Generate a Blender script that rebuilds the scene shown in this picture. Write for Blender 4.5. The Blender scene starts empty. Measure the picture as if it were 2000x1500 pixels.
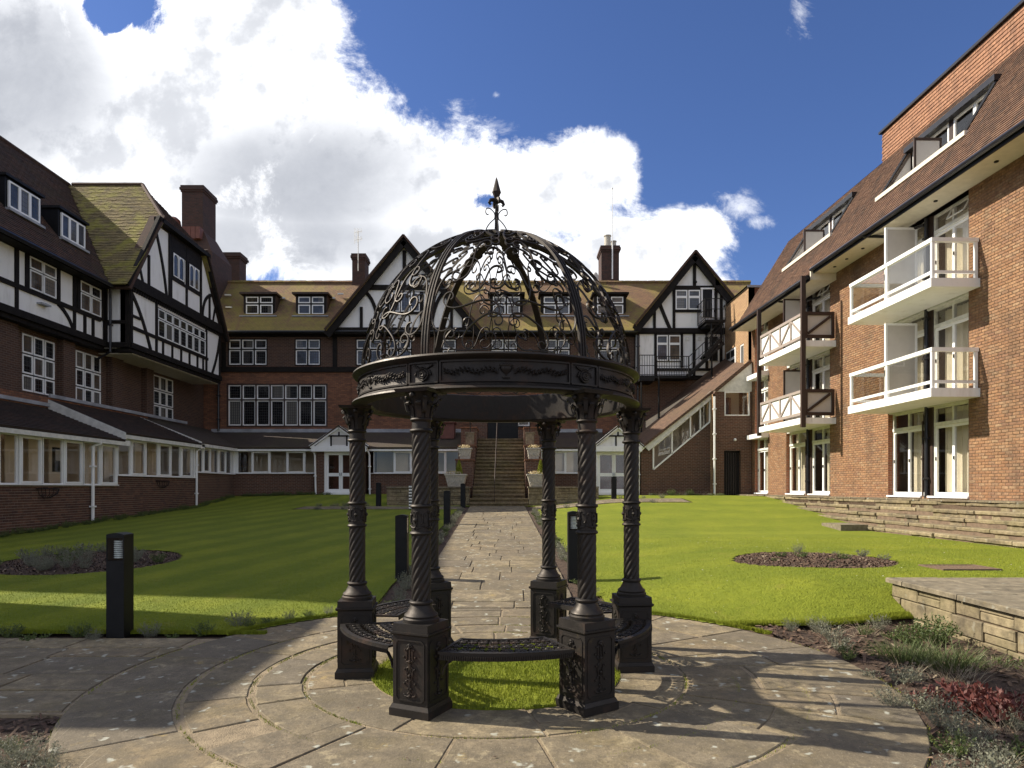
import bpy, math, random
import numpy as np
from mathutils import Vector, Matrix
R = math.radians
random.seed(7); rng = np.random.default_rng(7)
SC = bpy.context.scene
COL = SC.collection
# ------------------------------------------------------------------ camera, world, sun, exposure
F = 1333.0            # focal length in pixels of a 2000 px wide picture (24 mm shift lens)
HZ = 953.0            # picture row of the horizon
cam_d = bpy.data.cameras.new("camera"); cam = bpy.data.objects.new("camera", cam_d); COL.objects.link(cam)
cam.location = (0, 0, 1.6); cam.rotation_euler = (R(90), 0, 0)
cam_d.lens = 24; cam_d.sensor_width = 36; cam_d.shift_y = (HZ - 750) / 2000.0; cam_d.clip_end = 5000
SC.camera = cam
SUN_EL, SUN_AZ = 38.3, 13.0       # elevation; azimuth measured behind the left side (from -X towards +Y)
SKY_STRENGTH = 0.062
SUN_STRENGTH = 5.0
EXPOSURE = 0.76
world = bpy.data.worlds.new("World"); SC.world = world; world.use_nodes = True
WN = world.node_tree.nodes; WL = world.node_tree.links
sun_d = bpy.data.lights.new("sun", 'SUN'); sun = bpy.data.objects.new("sun", sun_d); COL.objects.link(sun)
sun_d.energy = SUN_STRENGTH; sun_d.angle = R(0.5); sun_d.color = (1.0, 0.91, 0.76)
sdir = Vector((-math.cos(R(SUN_EL)) * math.cos(R(SUN_AZ)), math.cos(R(SUN_EL)) * math.sin(R(SUN_AZ)), math.sin(R(SUN_EL))))
sun.rotation_euler = sdir.to_track_quat('Z', 'Y').to_euler(); sun.location = (-30, 20, 40)
SC.view_settings.view_transform = 'Standard'; SC.view_settings.look = 'None'
SC.view_settings.exposure = EXPOSURE; SC.view_settings.gamma = 1; SC.view_settings.use_curve_mapping = False
SC.render.engine = 'CYCLES'
SC.cycles.max_bounces = 6; SC.cycles.transparent_max_bounces = 12; SC.cycles.use_denoising = True

class NT:
    """small helper to write node trees"""
    def __init__(s, tree): s.t = tree; s.n = tree.nodes; s.l = tree.links
    def N(s, typ, **kw):
        nd = s.n.new(typ)
        for k, v in kw.items():
            if k.startswith('i_'):
                key = k[2:]; key = int(key) if key.isdigit() else key
                s.put(nd.inputs[key], v)
            else: setattr(nd, k, v)
        return nd
    def put(s, sock, v):
        if isinstance(v, bpy.types.NodeSocket): s.l.new(v, sock)
        elif isinstance(v, (tuple, list)) and len(v) == 3 and len(getattr(sock, 'default_value', [])) == 4: sock.default_value = (*v, 1)
        else: sock.default_value = v
    def M(s, op, a, b=0.0, c=0.0, clamp=False):
        nd = s.n.new('ShaderNodeMath'); nd.operation = op; nd.use_clamp = clamp
        s.put(nd.inputs[0], a); s.put(nd.inputs[1], b); s.put(nd.inputs[2], c); return nd.outputs[0]
    def V(s, op, a, b=(0, 0, 0)):
        nd = s.n.new('ShaderNodeVectorMath'); nd.operation = op
        s.put(nd.inputs[0], a)
        if op == 'SCALE': s.put(nd.inputs[3], b)
        else: s.put(nd.inputs[1], b)
        return nd.outputs[1] if op in ('LENGTH', 'DOT_PRODUCT', 'DISTANCE') else nd.outputs[0]
    def mixc(s, f, a, b, mode='MIX'):
        nd = s.n.new('ShaderNodeMix'); nd.data_type = 'RGBA'; nd.blend_type = mode
        s.put(nd.inputs[0], f); s.put(nd.inputs[6], a); s.put(nd.inputs[7], b); return nd.outputs[2]
    def mixf(s, f, a, b):
        nd = s.n.new('ShaderNodeMix'); nd.data_type = 'FLOAT'
        s.put(nd.inputs[0], f); s.put(nd.inputs[2], a); s.put(nd.inputs[3], b); return nd.outputs[0]
    def sm(s, x, a, b):
        nd = s.n.new('ShaderNodeMapRange'); nd.interpolation_type = 'SMOOTHSTEP'
        s.put(nd.inputs[0], x); s.put(nd.inputs[1], a); s.put(nd.inputs[2], b); s.put(nd.inputs[3], 0.0); s.put(nd.inputs[4], 1.0)
        return nd.outputs[0]
    def lin(s, x, a, b, c, d):
        nd = s.n.new('ShaderNodeMapRange')
        for i, v in enumerate((x, a, b, c, d)): s.put(nd.inputs[i], v)
        return nd.outputs[0]
    def noise(s, vec, scale, detail=3, rough=0.55, dist=0.0):
        nd = s.n.new('ShaderNodeTexNoise'); s.put(nd.inputs['Vector'], vec)
        s.put(nd.inputs['Scale'], scale); s.put(nd.inputs['Detail'], detail); s.put(nd.inputs['Roughness'], rough); s.put(nd.inputs['Distortion'], dist)
        return nd.outputs[0]
    def ramp(s, x, stops):
        nd = s.n.new('ShaderNodeValToRGB'); s.put(nd.inputs[0], x); e = nd.color_ramp.elements
        while len(e) < len(stops): e.new(0.5)
        for i, (p, c) in enumerate(stops): e[i].position = p; e[i].color = (*c, 1) if len(c) == 3 else c
        return nd.outputs[0]
    def sep(s, v):
        nd = s.n.new('ShaderNodeSeparateXYZ'); s.put(nd.inputs[0], v); return nd.outputs
    def comb(s, x, y, z=0.0):
        nd = s.n.new('ShaderNodeCombineXYZ'); s.put(nd.inputs[0], x); s.put(nd.inputs[1], y); s.put(nd.inputs[2], z); return nd.outputs[0]

# ---- sky: Nishita plus drifting cumulus, all by direction
for n in list(WN): WN.remove(n)
w = NT(world.node_tree)
sky = w.N('ShaderNodeTexSky', sky_type='NISHITA', sun_disc=False, sun_elevation=R(SUN_EL),
          sun_rotation=math.atan2(sdir.x, sdir.y), air_density=1.0, dust_density=0.3, ozone_density=3.0)
tc = w.N('ShaderNodeTexCoord'); dirv = tc.outputs['Generated']
dx, dy, dz = w.sep(dirv)
dyc = w.M('MAXIMUM', dy, 0.25)
su = w.M('DIVIDE', dx, dyc); sv = w.M('DIVIDE', dz, dyc)
def PX(px, py): return ((px - 1000) / F, (HZ - py) / F)
blobs = [  # centre px, py, half width, half height (picture pixels) of the cumulus masses in the north sky
    (60, 330, 430, 520), (430, 190, 240, 330), (560, 60, 110, 190), (700, 420, 330, 210), (240, 90, 60, 90), (250, 200, 170, 120),
    (880, 470, 230, 180), (1060, 380, 170, 110), (1150, 330, 95, 75), (1330, 480, 120, 80), (980, 560, 520, 150), (1260, 520, 160, 100), (1400, 590, 70, 60), (60, 60, 110, 240), (450, 480, 120, 130)]
small = [(1448, 405, 50, 36), (1478, 432, 34, 16), (1420, 385, 26, 14), (960, 246, 46, 18), (1562, 25, 34, 44), (1330, 402, 14, 9), (970, 186, 14, 10)]
svec = w.comb(su, sv, 0.0)
nw = w.noise(w.comb(su, sv, 1.3), 3.2, 8, 0.62, 0.2)
nf = w.noise(w.comb(su, sv, 4.3), 8.0, 12, 0.72, 0.4)
nb = w.noise(w.comb(su, sv, 7.7), 2.4, 3, 0.5)
def blobfield(bl):
    best = None
    for (px, py, rx, ry) in bl:
        cu, cv = PX(px, py)
        d = w.V('LENGTH', w.V('MULTIPLY', w.V('SUBTRACT', svec, (cu, cv, 0)), (F / rx, F / ry, 0)))
        e = w.M('SUBTRACT', 1.0, d)
        best = e if best is None else w.M('SMOOTH_MAX', best, e, 0.15)
    return best
A = blobfield(blobs)
A = w.M('ADD', A, w.M('MULTIPLY', w.M('SUBTRACT', nw, 0.5), 1.7))
A = w.M('ADD', A, w.M('MULTIPLY', w.M('SUBTRACT', nf, 0.5), 1.35))
for (px, py, rx, ry) in ((930, 395, 40, 20), (190, 12, 34, 40), (255, 20, 36, 34), (222, 50, 20, 24)):
    hd = w.V('LENGTH', w.V('MULTIPLY', w.V('SUBTRACT', svec, (*PX(px, py), 0)), (F / rx, F / ry, 0)))
    A = w.M('SUBTRACT', A, w.M('MULTIPLY', w.M('SUBTRACT', 1.0, w.sm(w.M('ADD', hd, w.M('MULTIPLY', w.M('SUBTRACT', nf, 0.5), 3.0)), 0.0, 1.9)), 0.62))
cA = w.M('POWER', w.sm(A, -0.05, 0.30), 1.15)
Bm = blobfield(small)
Bm = w.M('ADD', Bm, w.M('MULTIPLY', w.M('SUBTRACT', w.noise(w.comb(su, sv, 2.3), 14.0, 9, 0.72, 0.6), 0.5), 4.2))
cB = w.M('MULTIPLY', w.sm(Bm, 0.0, 1.5), 0.62)
front = w.M('MAXIMUM', cA, cB)
far = w.noise(w.V('MULTIPLY', dirv, (1.0, 1.0, 2.2)), 2.3, 7, 0.6)
other = w.sm(far, 0.42, 0.58)
wf = w.sm(dy, 0.28, 0.45)
cover = w.mixf(wf, other, front)
# cloud shading: bright sunlit tops, bluish grey bellies
bell = w.M('ADD', w.M('MULTIPLY', nb, 0.9), w.M('MULTIPLY', w.noise(w.comb(su, w.M('ADD', sv, 0.03), 2.2), 5.0, 6, 0.55), 0.5))
gA = w.sm(w.M('SUBTRACT', 1.0, w.V('LENGTH', w.V('MULTIPLY', w.V('SUBTRACT', svec, (*PX(600, 350), 0)), (F / 290, F / 130, 0)))), -0.1, 0.75)
gB = w.sm(w.M('SUBTRACT', 1.0, w.V('LENGTH', w.V('MULTIPLY', w.V('SUBTRACT', svec, (*PX(40, 140), 0)), (F / 230, F / 210, 0)))), -0.05, 0.8)
gC = w.sm(w.M('SUBTRACT', 1.0, w.V('LENGTH', w.V('MULTIPLY', w.V('SUBTRACT', svec, (*PX(560, 470), 0)), (F / 420, F / 90, 0)))), 0.0, 0.9)
gs = w.M('MAXIMUM', w.M('MAXIMUM', gA, w.M('MULTIPLY', gB, 1.1)), w.M('MULTIPLY', gC, 0.7))
gs = w.M('MULTIPLY', gs, w.lin(w.noise(w.comb(su, sv, 6.6), 6.0, 9, 0.66, 0.3), 0.30, 0.70, 0.45, 1.15))
def rl(off, sc, z): return w.noise(w.V('ADD', svec, (off[0], off[1], z)), sc, 7, 0.6)
relief = w.M('ADD', w.M('SUBTRACT', rl((0, 0), 4.5, 9.1), rl((-0.045, 0.05), 4.5, 9.1)), w.M('MULTIPLY', w.M('SUBTRACT', rl((0, 0), 12, 5.1), rl((-0.016, 0.018), 12, 5.1)), 0.8))
relief = w.sm(relief, -0.02, 0.22)
gs = w.M('ADD', gs, w.M('ADD', w.M('MULTIPLY', w.sm(bell, 0.58, 0.9), 0.30), w.M('MULTIPLY', relief, 0.45)))
gs = w.M('SUBTRACT', 1.0, w.M('POWER', 2.718, w.M('MULTIPLY', gs, -1.9)))
thick = w.sm(A, 0.12, 0.45)
gs = w.M('MULTIPLY', gs, w.mixf(wf, 1.0, thick))
ccol = w.mixc(gs, (0.76, 0.77, 0.79), (0.25, 0.265, 0.30))
skyc = w.mixc(1.0, sky.outputs[0], (0.76, 0.88, 1.24), 'MULTIPLY')
bg1 = w.N('ShaderNodeBackground', i_Color=skyc, i_Strength=SKY_STRENGTH)
bg2 = w.N('ShaderNodeBackground', i_Color=ccol, i_Strength=1.10)
hz = w.sm(dz, -0.02, 0.01)
mx = w.N('ShaderNodeMixShader'); w.put(mx.inputs[0], w.M('MULTIPLY', cover, hz)); w.l.new(bg1.outputs[0], mx.inputs[1]); w.l.new(bg2.outputs[0], mx.inputs[2])
wo = w.N('ShaderNodeOutputWorld'); w.l.new(mx.outputs[0], wo.inputs[0])

# ------------------------------------------------------------------ mesh builder
class MB:
    def __init__(s): s.v = []; s.f = []
    def add(s, vs, fs):
        b = len(s.v); s.v.extend([tuple(p) for p in vs]); s.f.extend([tuple(b + i for i in f) for f in fs]); return s
    def box(s, x0, x1, y0, y1, z0, z1):
        return s.hexa([(x0, y0, z0), (x1, y0, z0), (x1, y1, z0), (x0, y1, z0), (x0, y0, z1), (x1, y0, z1), (x1, y1, z1), (x0, y1, z1)])
    def hexa(s, p):
        return s.add(p, [(0, 3, 2, 1), (4, 5, 6, 7), (0, 1, 5, 4), (1, 2, 6, 5), (2, 3, 7, 6), (3, 0, 4, 7)])
    def prism(s, a, b):
        n = len(a); fs = [tuple(range(n))[::-1], tuple(range(n, 2 * n))]
        fs += [(i, (i + 1) % n, n + (i + 1) % n, n + i) for i in range(n)]
        return s.add(list(a) + list(b), fs)
    def lathe(s, prof, n=24, c=(0, 0), a0=0.0, closed=True, twist=None):
        vs = []; m = len(prof)
        for i in range(n):
            a = a0 + 2 * math.pi * i / n
            for (r, z) in prof: vs.append((c[0] + r * math.cos(a), c[1] + r * math.sin(a), z))
        fs = [(i * m + j, ((i + 1) % n) * m + j, ((i + 1) % n) * m + j + 1, i * m + j + 1) for i in range(n) for j in range(m - 1)]
        if closed:
            fs.append(tuple(i * m for i in range(n))[::-1]); fs.append(tuple(i * m + m - 1 for i in range(n)))
        return s.add(vs, fs)
    def tube(s, pts, r, n=6, flat=None, up=None, caps=True):
        """round (or flat: half width, half thickness) bar along points; up = list of normals for the flat side"""
        pts = [Vector(p) for p in pts]; vs = []; m = len(pts)
        prev = None
        for i, p in enumerate(pts):
            t = (pts[min(i + 1, m - 1)] - pts[max(i - 1, 0)]).normalized()
            if up is not None: u = Vector(up[i]) if isinstance(up, list) else Vector(up)
            else: u = prev if prev is not None else (Vector((0, 0, 1)) if abs(t.z) < 0.9 else Vector((1, 0, 0)))
            b = t.cross(u); b = b.normalized() if b.length > 1e-6 else Vector((1, 0, 0)); u2 = b.cross(t).normalized(); prev = u2
            rr = r[i] if isinstance(r, (list, tuple)) else r
            if flat:
                for sx, sy in ((-1, -1), (1, -1), (1, 1), (-1, 1)): vs.append(p + b * (sx * flat[0]) + u2 * (sy * flat[1]))
            else:
                for k in range(n):
                    a = 2 * math.pi * k / n; vs.append(p + b * (rr * math.cos(a)) + u2 * (rr * math.sin(a)))
        k = 4 if flat else n
        fs = [(i * k + j, i * k + (j + 1) % k, (i + 1) * k + (j + 1) % k, (i + 1) * k + j) for i in range(m - 1) for j in range(k)]
        if caps: fs += [tuple(range(k))[::-1], tuple((m - 1) * k + j for j in range(k))]
        return s.add(vs, fs)
    def ball(s, c, rx, ry=None, rz=None, n=8, m=5):
        ry = ry or rx; rz = rz or rx; vs = [(c[0], c[1], c[2] - rz)]
        for j in range(1, m):
            t = -math.pi / 2 + math.pi * j / m
            for i in range(n): a = 2 * math.pi * i / n; vs.append((c[0] + rx * math.cos(t) * math.cos(a), c[1] + ry * math.cos(t) * math.sin(a), c[2] + rz * math.sin(t)))
        vs.append((c[0], c[1], c[2] + rz)); L = len(vs) - 1
        fs = [(0, 1 + (i + 1) % n, 1 + i) for i in range(n)]
        for j in range(m - 2):
            for i in range(n): fs.append((1 + j * n + i, 1 + j * n + (i + 1) % n, 1 + (j + 1) * n + (i + 1) % n, 1 + (j + 1) * n + i))
        fs += [(L, 1 + (m - 2) * n + i, 1 + (m - 2) * n + (i + 1) % n) for i in range(n)]
        return s.add(vs, fs)
    def mesh(s, name, mat, smooth=False, recalc=True):
        me = bpy.data.meshes.new(name); me.from_pydata(s.v, [], s.f)
        if mat: me.materials.append(mat)
        if smooth:
            me.polygons.foreach_set('use_smooth', [True] * len(me.polygons)); 
            try: me.set_sharp_from_angle(angle=R(40))
            except Exception: pass
        if recalc and len(s.f) < 60000:
            import bmesh
            bm = bmesh.new(); bm.from_mesh(me); bmesh.ops.recalc_face_normals(bm, faces=bm.faces); bm.to_mesh(me); bm.free()
        me.update(); return me
    def build(s, name, mat, parent=None, smooth=False, recalc=True, **tags):
        return link(name, s.mesh(name, mat, smooth, recalc), parent, **tags)

def link(name, me, parent=None, loc=None, rot=None, label=None, cat=None, group=None, kind=None):
    o = bpy.data.objects.new(name, me); COL.objects.link(o)
    if parent is not None:
        o.parent = parent
        # meshes are written in world metres: cancel the offsets of the parents unless an own place is given
        if loc is None and rot is None: o.matrix_parent_inverse = wm(parent).inverted()
    if loc is not None: o.location = loc
    if rot is not None: o.rotation_euler = rot
    if label: o['label'] = label
    if cat: o['category'] = cat
    if group: o['group'] = group
    if kind: o['kind'] = kind
    return o
def wm(o):
    m = o.matrix_basis.copy()
    if o.parent is not None: m = wm(o.parent) @ o.matrix_parent_inverse @ m
    return m
def thing(name, label, cat, loc=(0, 0, 0), rotz=0.0, group=None):
    return link(name, None, None, loc, (0, 0, rotz), label, cat, group)
def copy_tree(o, parent=None, loc=None, rotz=None, label=None):
    c = o.copy(); COL.objects.link(c)
    if parent is not None: c.parent = parent
    if loc is not None: c.location = loc
    if rotz is not None: c.rotation_euler = (0, 0, rotz)
    if label: c['label'] = label
    for ch in list(o.children): copy_tree(ch, c)
    return c
def bulk(name, verts, faces, mat, parent=None, kind=None, quads=True, **kw):
    """fast mesh from numpy arrays (n,3) and (m,k)"""
    me = bpy.data.meshes.new(name); verts = np.asarray(verts, dtype=np.float32); faces = np.asarray(faces, dtype=np.int32)
    k = faces.shape[1]
    me.vertices.add(len(verts)); me.vertices.foreach_set('co', verts.ravel())
    me.loops.add(faces.size); me.loops.foreach_set('vertex_index', faces.ravel())
    me.polygons.add(len(faces)); me.polygons.foreach_set('loop_start', np.arange(0, faces.size, k, dtype=np.int32))
    me.materials.append(mat); me.update(calc_edges=True); me.validate()
    return link(name, me, parent, kind=kind, **kw)

class Fr:
    """a vertical facade: origin (x, y), direction u along the wall, out = normal towards the courtyard"""
    def __init__(s, ox, oy, ux, uy, nx, ny):
        l = math.hypot(ux, uy); s.o = (ox, oy); s.u = (ux / l, uy / l); l = math.hypot(nx, ny); s.n = (nx / l, ny / l)
    def P(s, u, o, z): return (s.o[0] + s.u[0] * u + s.n[0] * o, s.o[1] + s.u[1] * u + s.n[1] * o, z)
    def U(s, px, o=0.0):     # where the sight line of picture column px meets the plane at offset o
        k = (px - 1000) / F; ax = s.o[0] + s.n[0] * o; ay = s.o[1] + s.n[1] * o
        return (k * ay - ax) / (s.u[0] - k * s.u[1])
    def Z(s, px, py, o=0.0): y = s.P(s.U(px, o), o, 0)[1]; return 1.6 + (HZ - py) * y / F
    def box(s, mb, u0, u1, o0, o1, z0, z1):
        return mb.hexa([s.P(u0, o0, z0), s.P(u1, o0, z0), s.P(u1, o1, z0), s.P(u0, o1, z0), s.P(u0, o0, z1), s.P(u1, o0, z1), s.P(u1, o1, z1), s.P(u0, o1, z1)])
    def poly(s, mb, pts, o0, o1): return mb.prism([s.P(u, o0, z) for u, z in pts], [s.P(u, o1, z) for u, z in pts])
    def beam(s, mb, a, b, wd, o0, o1):
        dx, dz = b[0] - a[0], b[1] - a[1]; l = math.hypot(dx, dz); nx, nz = -dz / l * wd / 2, dx / l * wd / 2
        return s.poly(mb, [(a[0] - nx, a[1] - nz), (b[0] - nx, b[1] - nz), (b[0] + nx, b[1] + nz), (a[0] + nx, a[1] + nz)], o0, o1)
    def strip(s, mb, pts, wd, o0, o1):
        L, Rr = [], []
        for i, p in enumerate(pts):
            a = pts[max(i - 1, 0)]; b = pts[min(i + 1, len(pts) - 1)]; dx, dz = b[0] - a[0], b[1] - a[1]; l = math.hypot(dx, dz) or 1
            L.append((p[0] - dz / l * wd / 2, p[1] + dx / l * wd / 2)); Rr.append((p[0] + dz / l * wd / 2, p[1] - dx / l * wd / 2))
        for i in range(len(pts) - 1): s.poly(mb, [Rr[i], Rr[i + 1], L[i + 1], L[i]], o0, o1)
        return mb
    def wall(s, name, mat, parent, u0, u1, z0, z1, holes=(), o0=-0.3, o1=0.0, **kw):
        us = sorted(set([u0, u1] + [h[i] for h in holes for i in (0, 1) if u0 < h[i] < u1])); mb = MB()
        zs = sorted(set([z0, z1] + [h[i] for h in holes for i in (2, 3) if z0 < h[i] < z1]))
        for a, b in zip(us, us[1:]):
            run = None
            for c, d in zip(zs, zs[1:]):
                m = ((a + b) / 2, (c + d) / 2); hole = any(h[0] < m[0] < h[1] and h[2] < m[1] < h[3] for h in holes)
                if hole:
                    if run: s.box(mb, a, b, o0, o1, *run); run = None
                else: run = (run[0], d) if run else (c, d)
            if run: s.box(mb, a, b, o0, o1, *run)
        return mb.build(name, mat, parent, **kw)
def bez(p0, p1, p2, n=7): return [((1 - t) ** 2 * p0[0] + 2 * t * (1 - t) * p1[0] + t * t * p2[0], (1 - t) ** 2 * p0[1] + 2 * t * (1 - t) * p1[1] + t * t * p2[1]) for t in [i / n for i in range(n + 1)]]
# ------------------------------------------------------------------ materials
MATS = {}
def mat(name, col, rough=0.7, var=0.15, nscale=6.0, bump=0.0, bscale=60.0, metal=0.0, spec=0.5, fine=None):
    m = bpy.data.materials.new(name); m.use_nodes = True; t = NT(m.node_tree); b = t.n['Principled BSDF']
    g = t.N('ShaderNodeNewGeometry'); pos = g.outputs['Position']
    n1 = t.noise(pos, nscale, 5, 0.6)
    c = t.mixc(t.lin(n1, 0.3, 0.7, 0, 1), tuple(x * (1 - var) for x in col), tuple(min(1, x * (1 + var)) for x in col))
    t.put(b.inputs['Base Color'], c); t.put(b.inputs['Roughness'], rough); t.put(b.inputs['Metallic'], metal); t.put(b.inputs['Specular IOR Level'], spec)
    if bump:
        bp = t.N('ShaderNodeBump', i_Strength=bump, i_Distance=0.02); t.put(bp.inputs['Height'], t.noise(pos, bscale, 4, 0.6)); t.put(b.inputs['Normal'], bp.outputs[0])
    MATS[name] = m; return m
def wallvec(t, steep=False):
    """coordinates that run along a wall and up it, for any upright or pitched plane"""
    g = t.N('ShaderNodeNewGeometry'); x, y, z = t.sep(g.outputs['Position']); nx, ny, nz = t.sep(g.outputs['True Normal'])
    ax = t.M('GREATER_THAN', t.M('ABSOLUTE', nx), t.M('ABSOLUTE', ny))
    al = t.mixf(ax, x, y)
    sl = t.M('MAXIMUM', t.M('SQRT', t.M('SUBTRACT', 1.0, t.M('MULTIPLY', nz, nz))), 0.25)
    return t.comb(al, t.M('DIVIDE', z, sl), 0.0), g, (x, y, z)
def brick_mat(name, c1, c2, mortar, w=0.225, h=0.075, mort=0.010, dirt=0.35, bump=0.6, flemish=False, moss=0.0, streak=0.0, off=(0.0, 0.0)):
    m = bpy.data.materials.new(name); m.use_nodes = True; t = NT(m.node_tree); b = t.n['Principled BSDF']
    v, g, (x, y, z) = wallvec(t); v = t.V('ADD', v, (off[0], off[1], 0))
    br = t.N('ShaderNodeTexBrick', i_Vector=v, i_Color1=c1, i_Color2=c2, i_Mortar=mortar, i_Scale=1.0)
    br.inputs['Brick Width'].default_value = w; br.inputs['Row Height'].default_value = h; br.inputs['Mortar Size'].default_value = mort
    br.inputs['Mortar Smooth'].default_value = 0.2; br.inputs['Bias'].default_value = 0.0
    pos = g.outputs['Position']; n1 = t.noise(pos, 0.9, 5, 0.65); n2 = t.noise(pos, 14.0, 4, 0.7); n3 = t.noise(v, 4.0, 2, 0.5)
    c = t.mixc(t.lin(n2, 0.3, 0.75, 0.0, 0.5), br.outputs['Color'], tuple(k * 0.45 for k in c1), 'MIX')
    c = t.mixc(t.M('MULTIPLY', t.sm(n1, 0.5, 0.75), dirt), c, (0.03, 0.025, 0.02))
    if moss: c = t.mixc(t.M('MULTIPLY', t.sm(t.noise(pos, 1.6, 6, 0.7), 0.5, 0.7), moss), c, (0.10, 0.105, 0.03))
    if streak:
        s1 = t.noise(t.comb(t.M('MULTIPLY', x, 3.0), t.M('MULTIPLY', y, 3.0), t.M('MULTIPLY', z, 0.25)), 1.0, 5, 0.6)
        c = t.mixc(t.M('MULTIPLY', t.sm(s1, 0.5, 0.72), streak), c, (0.45, 0.36, 0.28))
    t.put(b.inputs['Base Color'], c); t.put(b.inputs['Roughness'], 0.88)
    hgt = t.M('SUBTRACT', t.M('MULTIPLY', n2, 0.3), br.outputs['Fac'])
    bp = t.N('ShaderNodeBump', i_Strength=bump, i_Distance=0.012); t.put(bp.inputs['Height'], hgt); t.put(b.inputs['Normal'], bp.outputs[0])
    MATS[name] = m; return m
def piece_mat(name, stops, rough=0.88, spread=14.0, moss=0.0, mosscol=(0.13, 0.14, 0.02), bump=0.5, lichen=0.0, dirt=0.3, dscale=0.8, streak=0.0, fine=False):
    """separate pieces (bricks, tiles, stones): a tone each, from the piece itself"""
    m = bpy.data.materials.new(name); m.use_nodes = True; t = NT(m.node_tree); b = t.n['Principled BSDF']
    g = t.N('ShaderNodeNewGeometry'); oi = t.N('ShaderNodeObjectInfo')
    r = t.M('FRACT', t.M('ADD', g.outputs['Random Per Island'], oi.outputs['Random'])); pos = g.outputs['Position']
    c = t.ramp(r, stops)
    n2 = t.noise(pos, spread, 6, 0.7); n1 = t.noise(pos, dscale, 5, 0.65)
    c = t.mixc(t.lin(n2, 0.34, 0.68, 0.0, 0.85), c, t.mixc(1.0, c, (0.36, 0.35, 0.34), 'MULTIPLY'))
    c = t.mixc(t.M('MULTIPLY', t.sm(n1, 0.48, 0.72), dirt), c, (0.025, 0.022, 0.018))
    if moss:
        mn = t.sm(t.noise(pos, 1.3, 7, 0.68), 0.44, 0.66)
        c = t.mixc(t.M('MULTIPLY', mn, moss), c, mosscol)
    if fine:
        f1 = t.noise(pos, 28, 6, 0.8); c = t.mixc(t.M('MULTIPLY', t.sm(f1, 0.5, 0.68), 0.55), c, (0.055, 0.045, 0.032))
        f4 = t.noise(t.V('ADD', pos, t.V('SCALE', t.comb(r, r, r), 9.0)), 1.9, 7, 0.7); c = t.mixc(t.M('MULTIPLY', t.sm(f4, 0.42, 0.60), 0.62), c, (0.105, 0.085, 0.055))
        f5 = t.noise(pos, 5.5, 6, 0.75); c = t.mixc(t.M('MULTIPLY', t.sm(f5, 0.47, 0.62), 0.5), c, (0.085, 0.070, 0.050)); c = t.mixc(t.M('MULTIPLY', t.sm(t.noise(pos, 3.3, 6, 0.75, 0.3), 0.56, 0.68), 0.5), c, (0.40, 0.33, 0.20))
        f2 = t.noise(pos, 0.55, 4, 0.6); c = t.mixc(t.M('MULTIPLY', t.sm(f2, 0.45, 0.7), 0.35), c, (0.10, 0.08, 0.055))
        f3 = t.noise(pos, 75, 3, 0.7); c = t.mixc(t.M('MULTIPLY', t.sm(f3, 0.6, 0.72), 0.45), c, (0.50, 0.44, 0.32))
    if lichen:
        ln = t.N('ShaderNodeTexVoronoi', i_Scale=5.0); t.put(ln.inputs['Vector'], t.V('ADD', pos, t.V('SCALE', t.N('ShaderNodeTexNoise', i_Vector=pos, i_Scale=9.0).outputs[1], 0.25)))
        c = t.mixc(t.M('MULTIPLY', t.M('SUBTRACT', 1.0, t.sm(ln.outputs['Distance'], 0.08, 0.22)), lichen), c, (0.36, 0.36, 0.30))
        yl = t.sm(t.noise(pos, 2.3, 8, 0.75), 0.60, 0.70); c = t.mixc(t.M('MULTIPLY', yl, lichen * 0.7), c, (0.34, 0.24, 0.07))
    if streak:
        x, y, z = t.sep(pos); s1 = t.noise(t.comb(t.M('MULTIPLY', x, 2.0), t.M('MULTIPLY', y, 2.0), t.M('MULTIPLY', z, 0.2)), 1.0, 5, 0.6)
        c = t.mixc(t.M('MULTIPLY', t.sm(s1, 0.48, 0.70), streak), c, (0.02, 0.018, 0.015))
    t.put(b.inputs['Base Color'], c); t.put(b.inputs['Roughness'], rough)
    bp = t.N('ShaderNodeBump', i_Strength=bump, i_Distance=0.01); t.put(bp.inputs['Height'], t.noise(pos, spread * 3, 6, 0.7)); t.put(b.inputs['Normal'], bp.outputs[0])
    MATS[name] = m; return m
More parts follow.
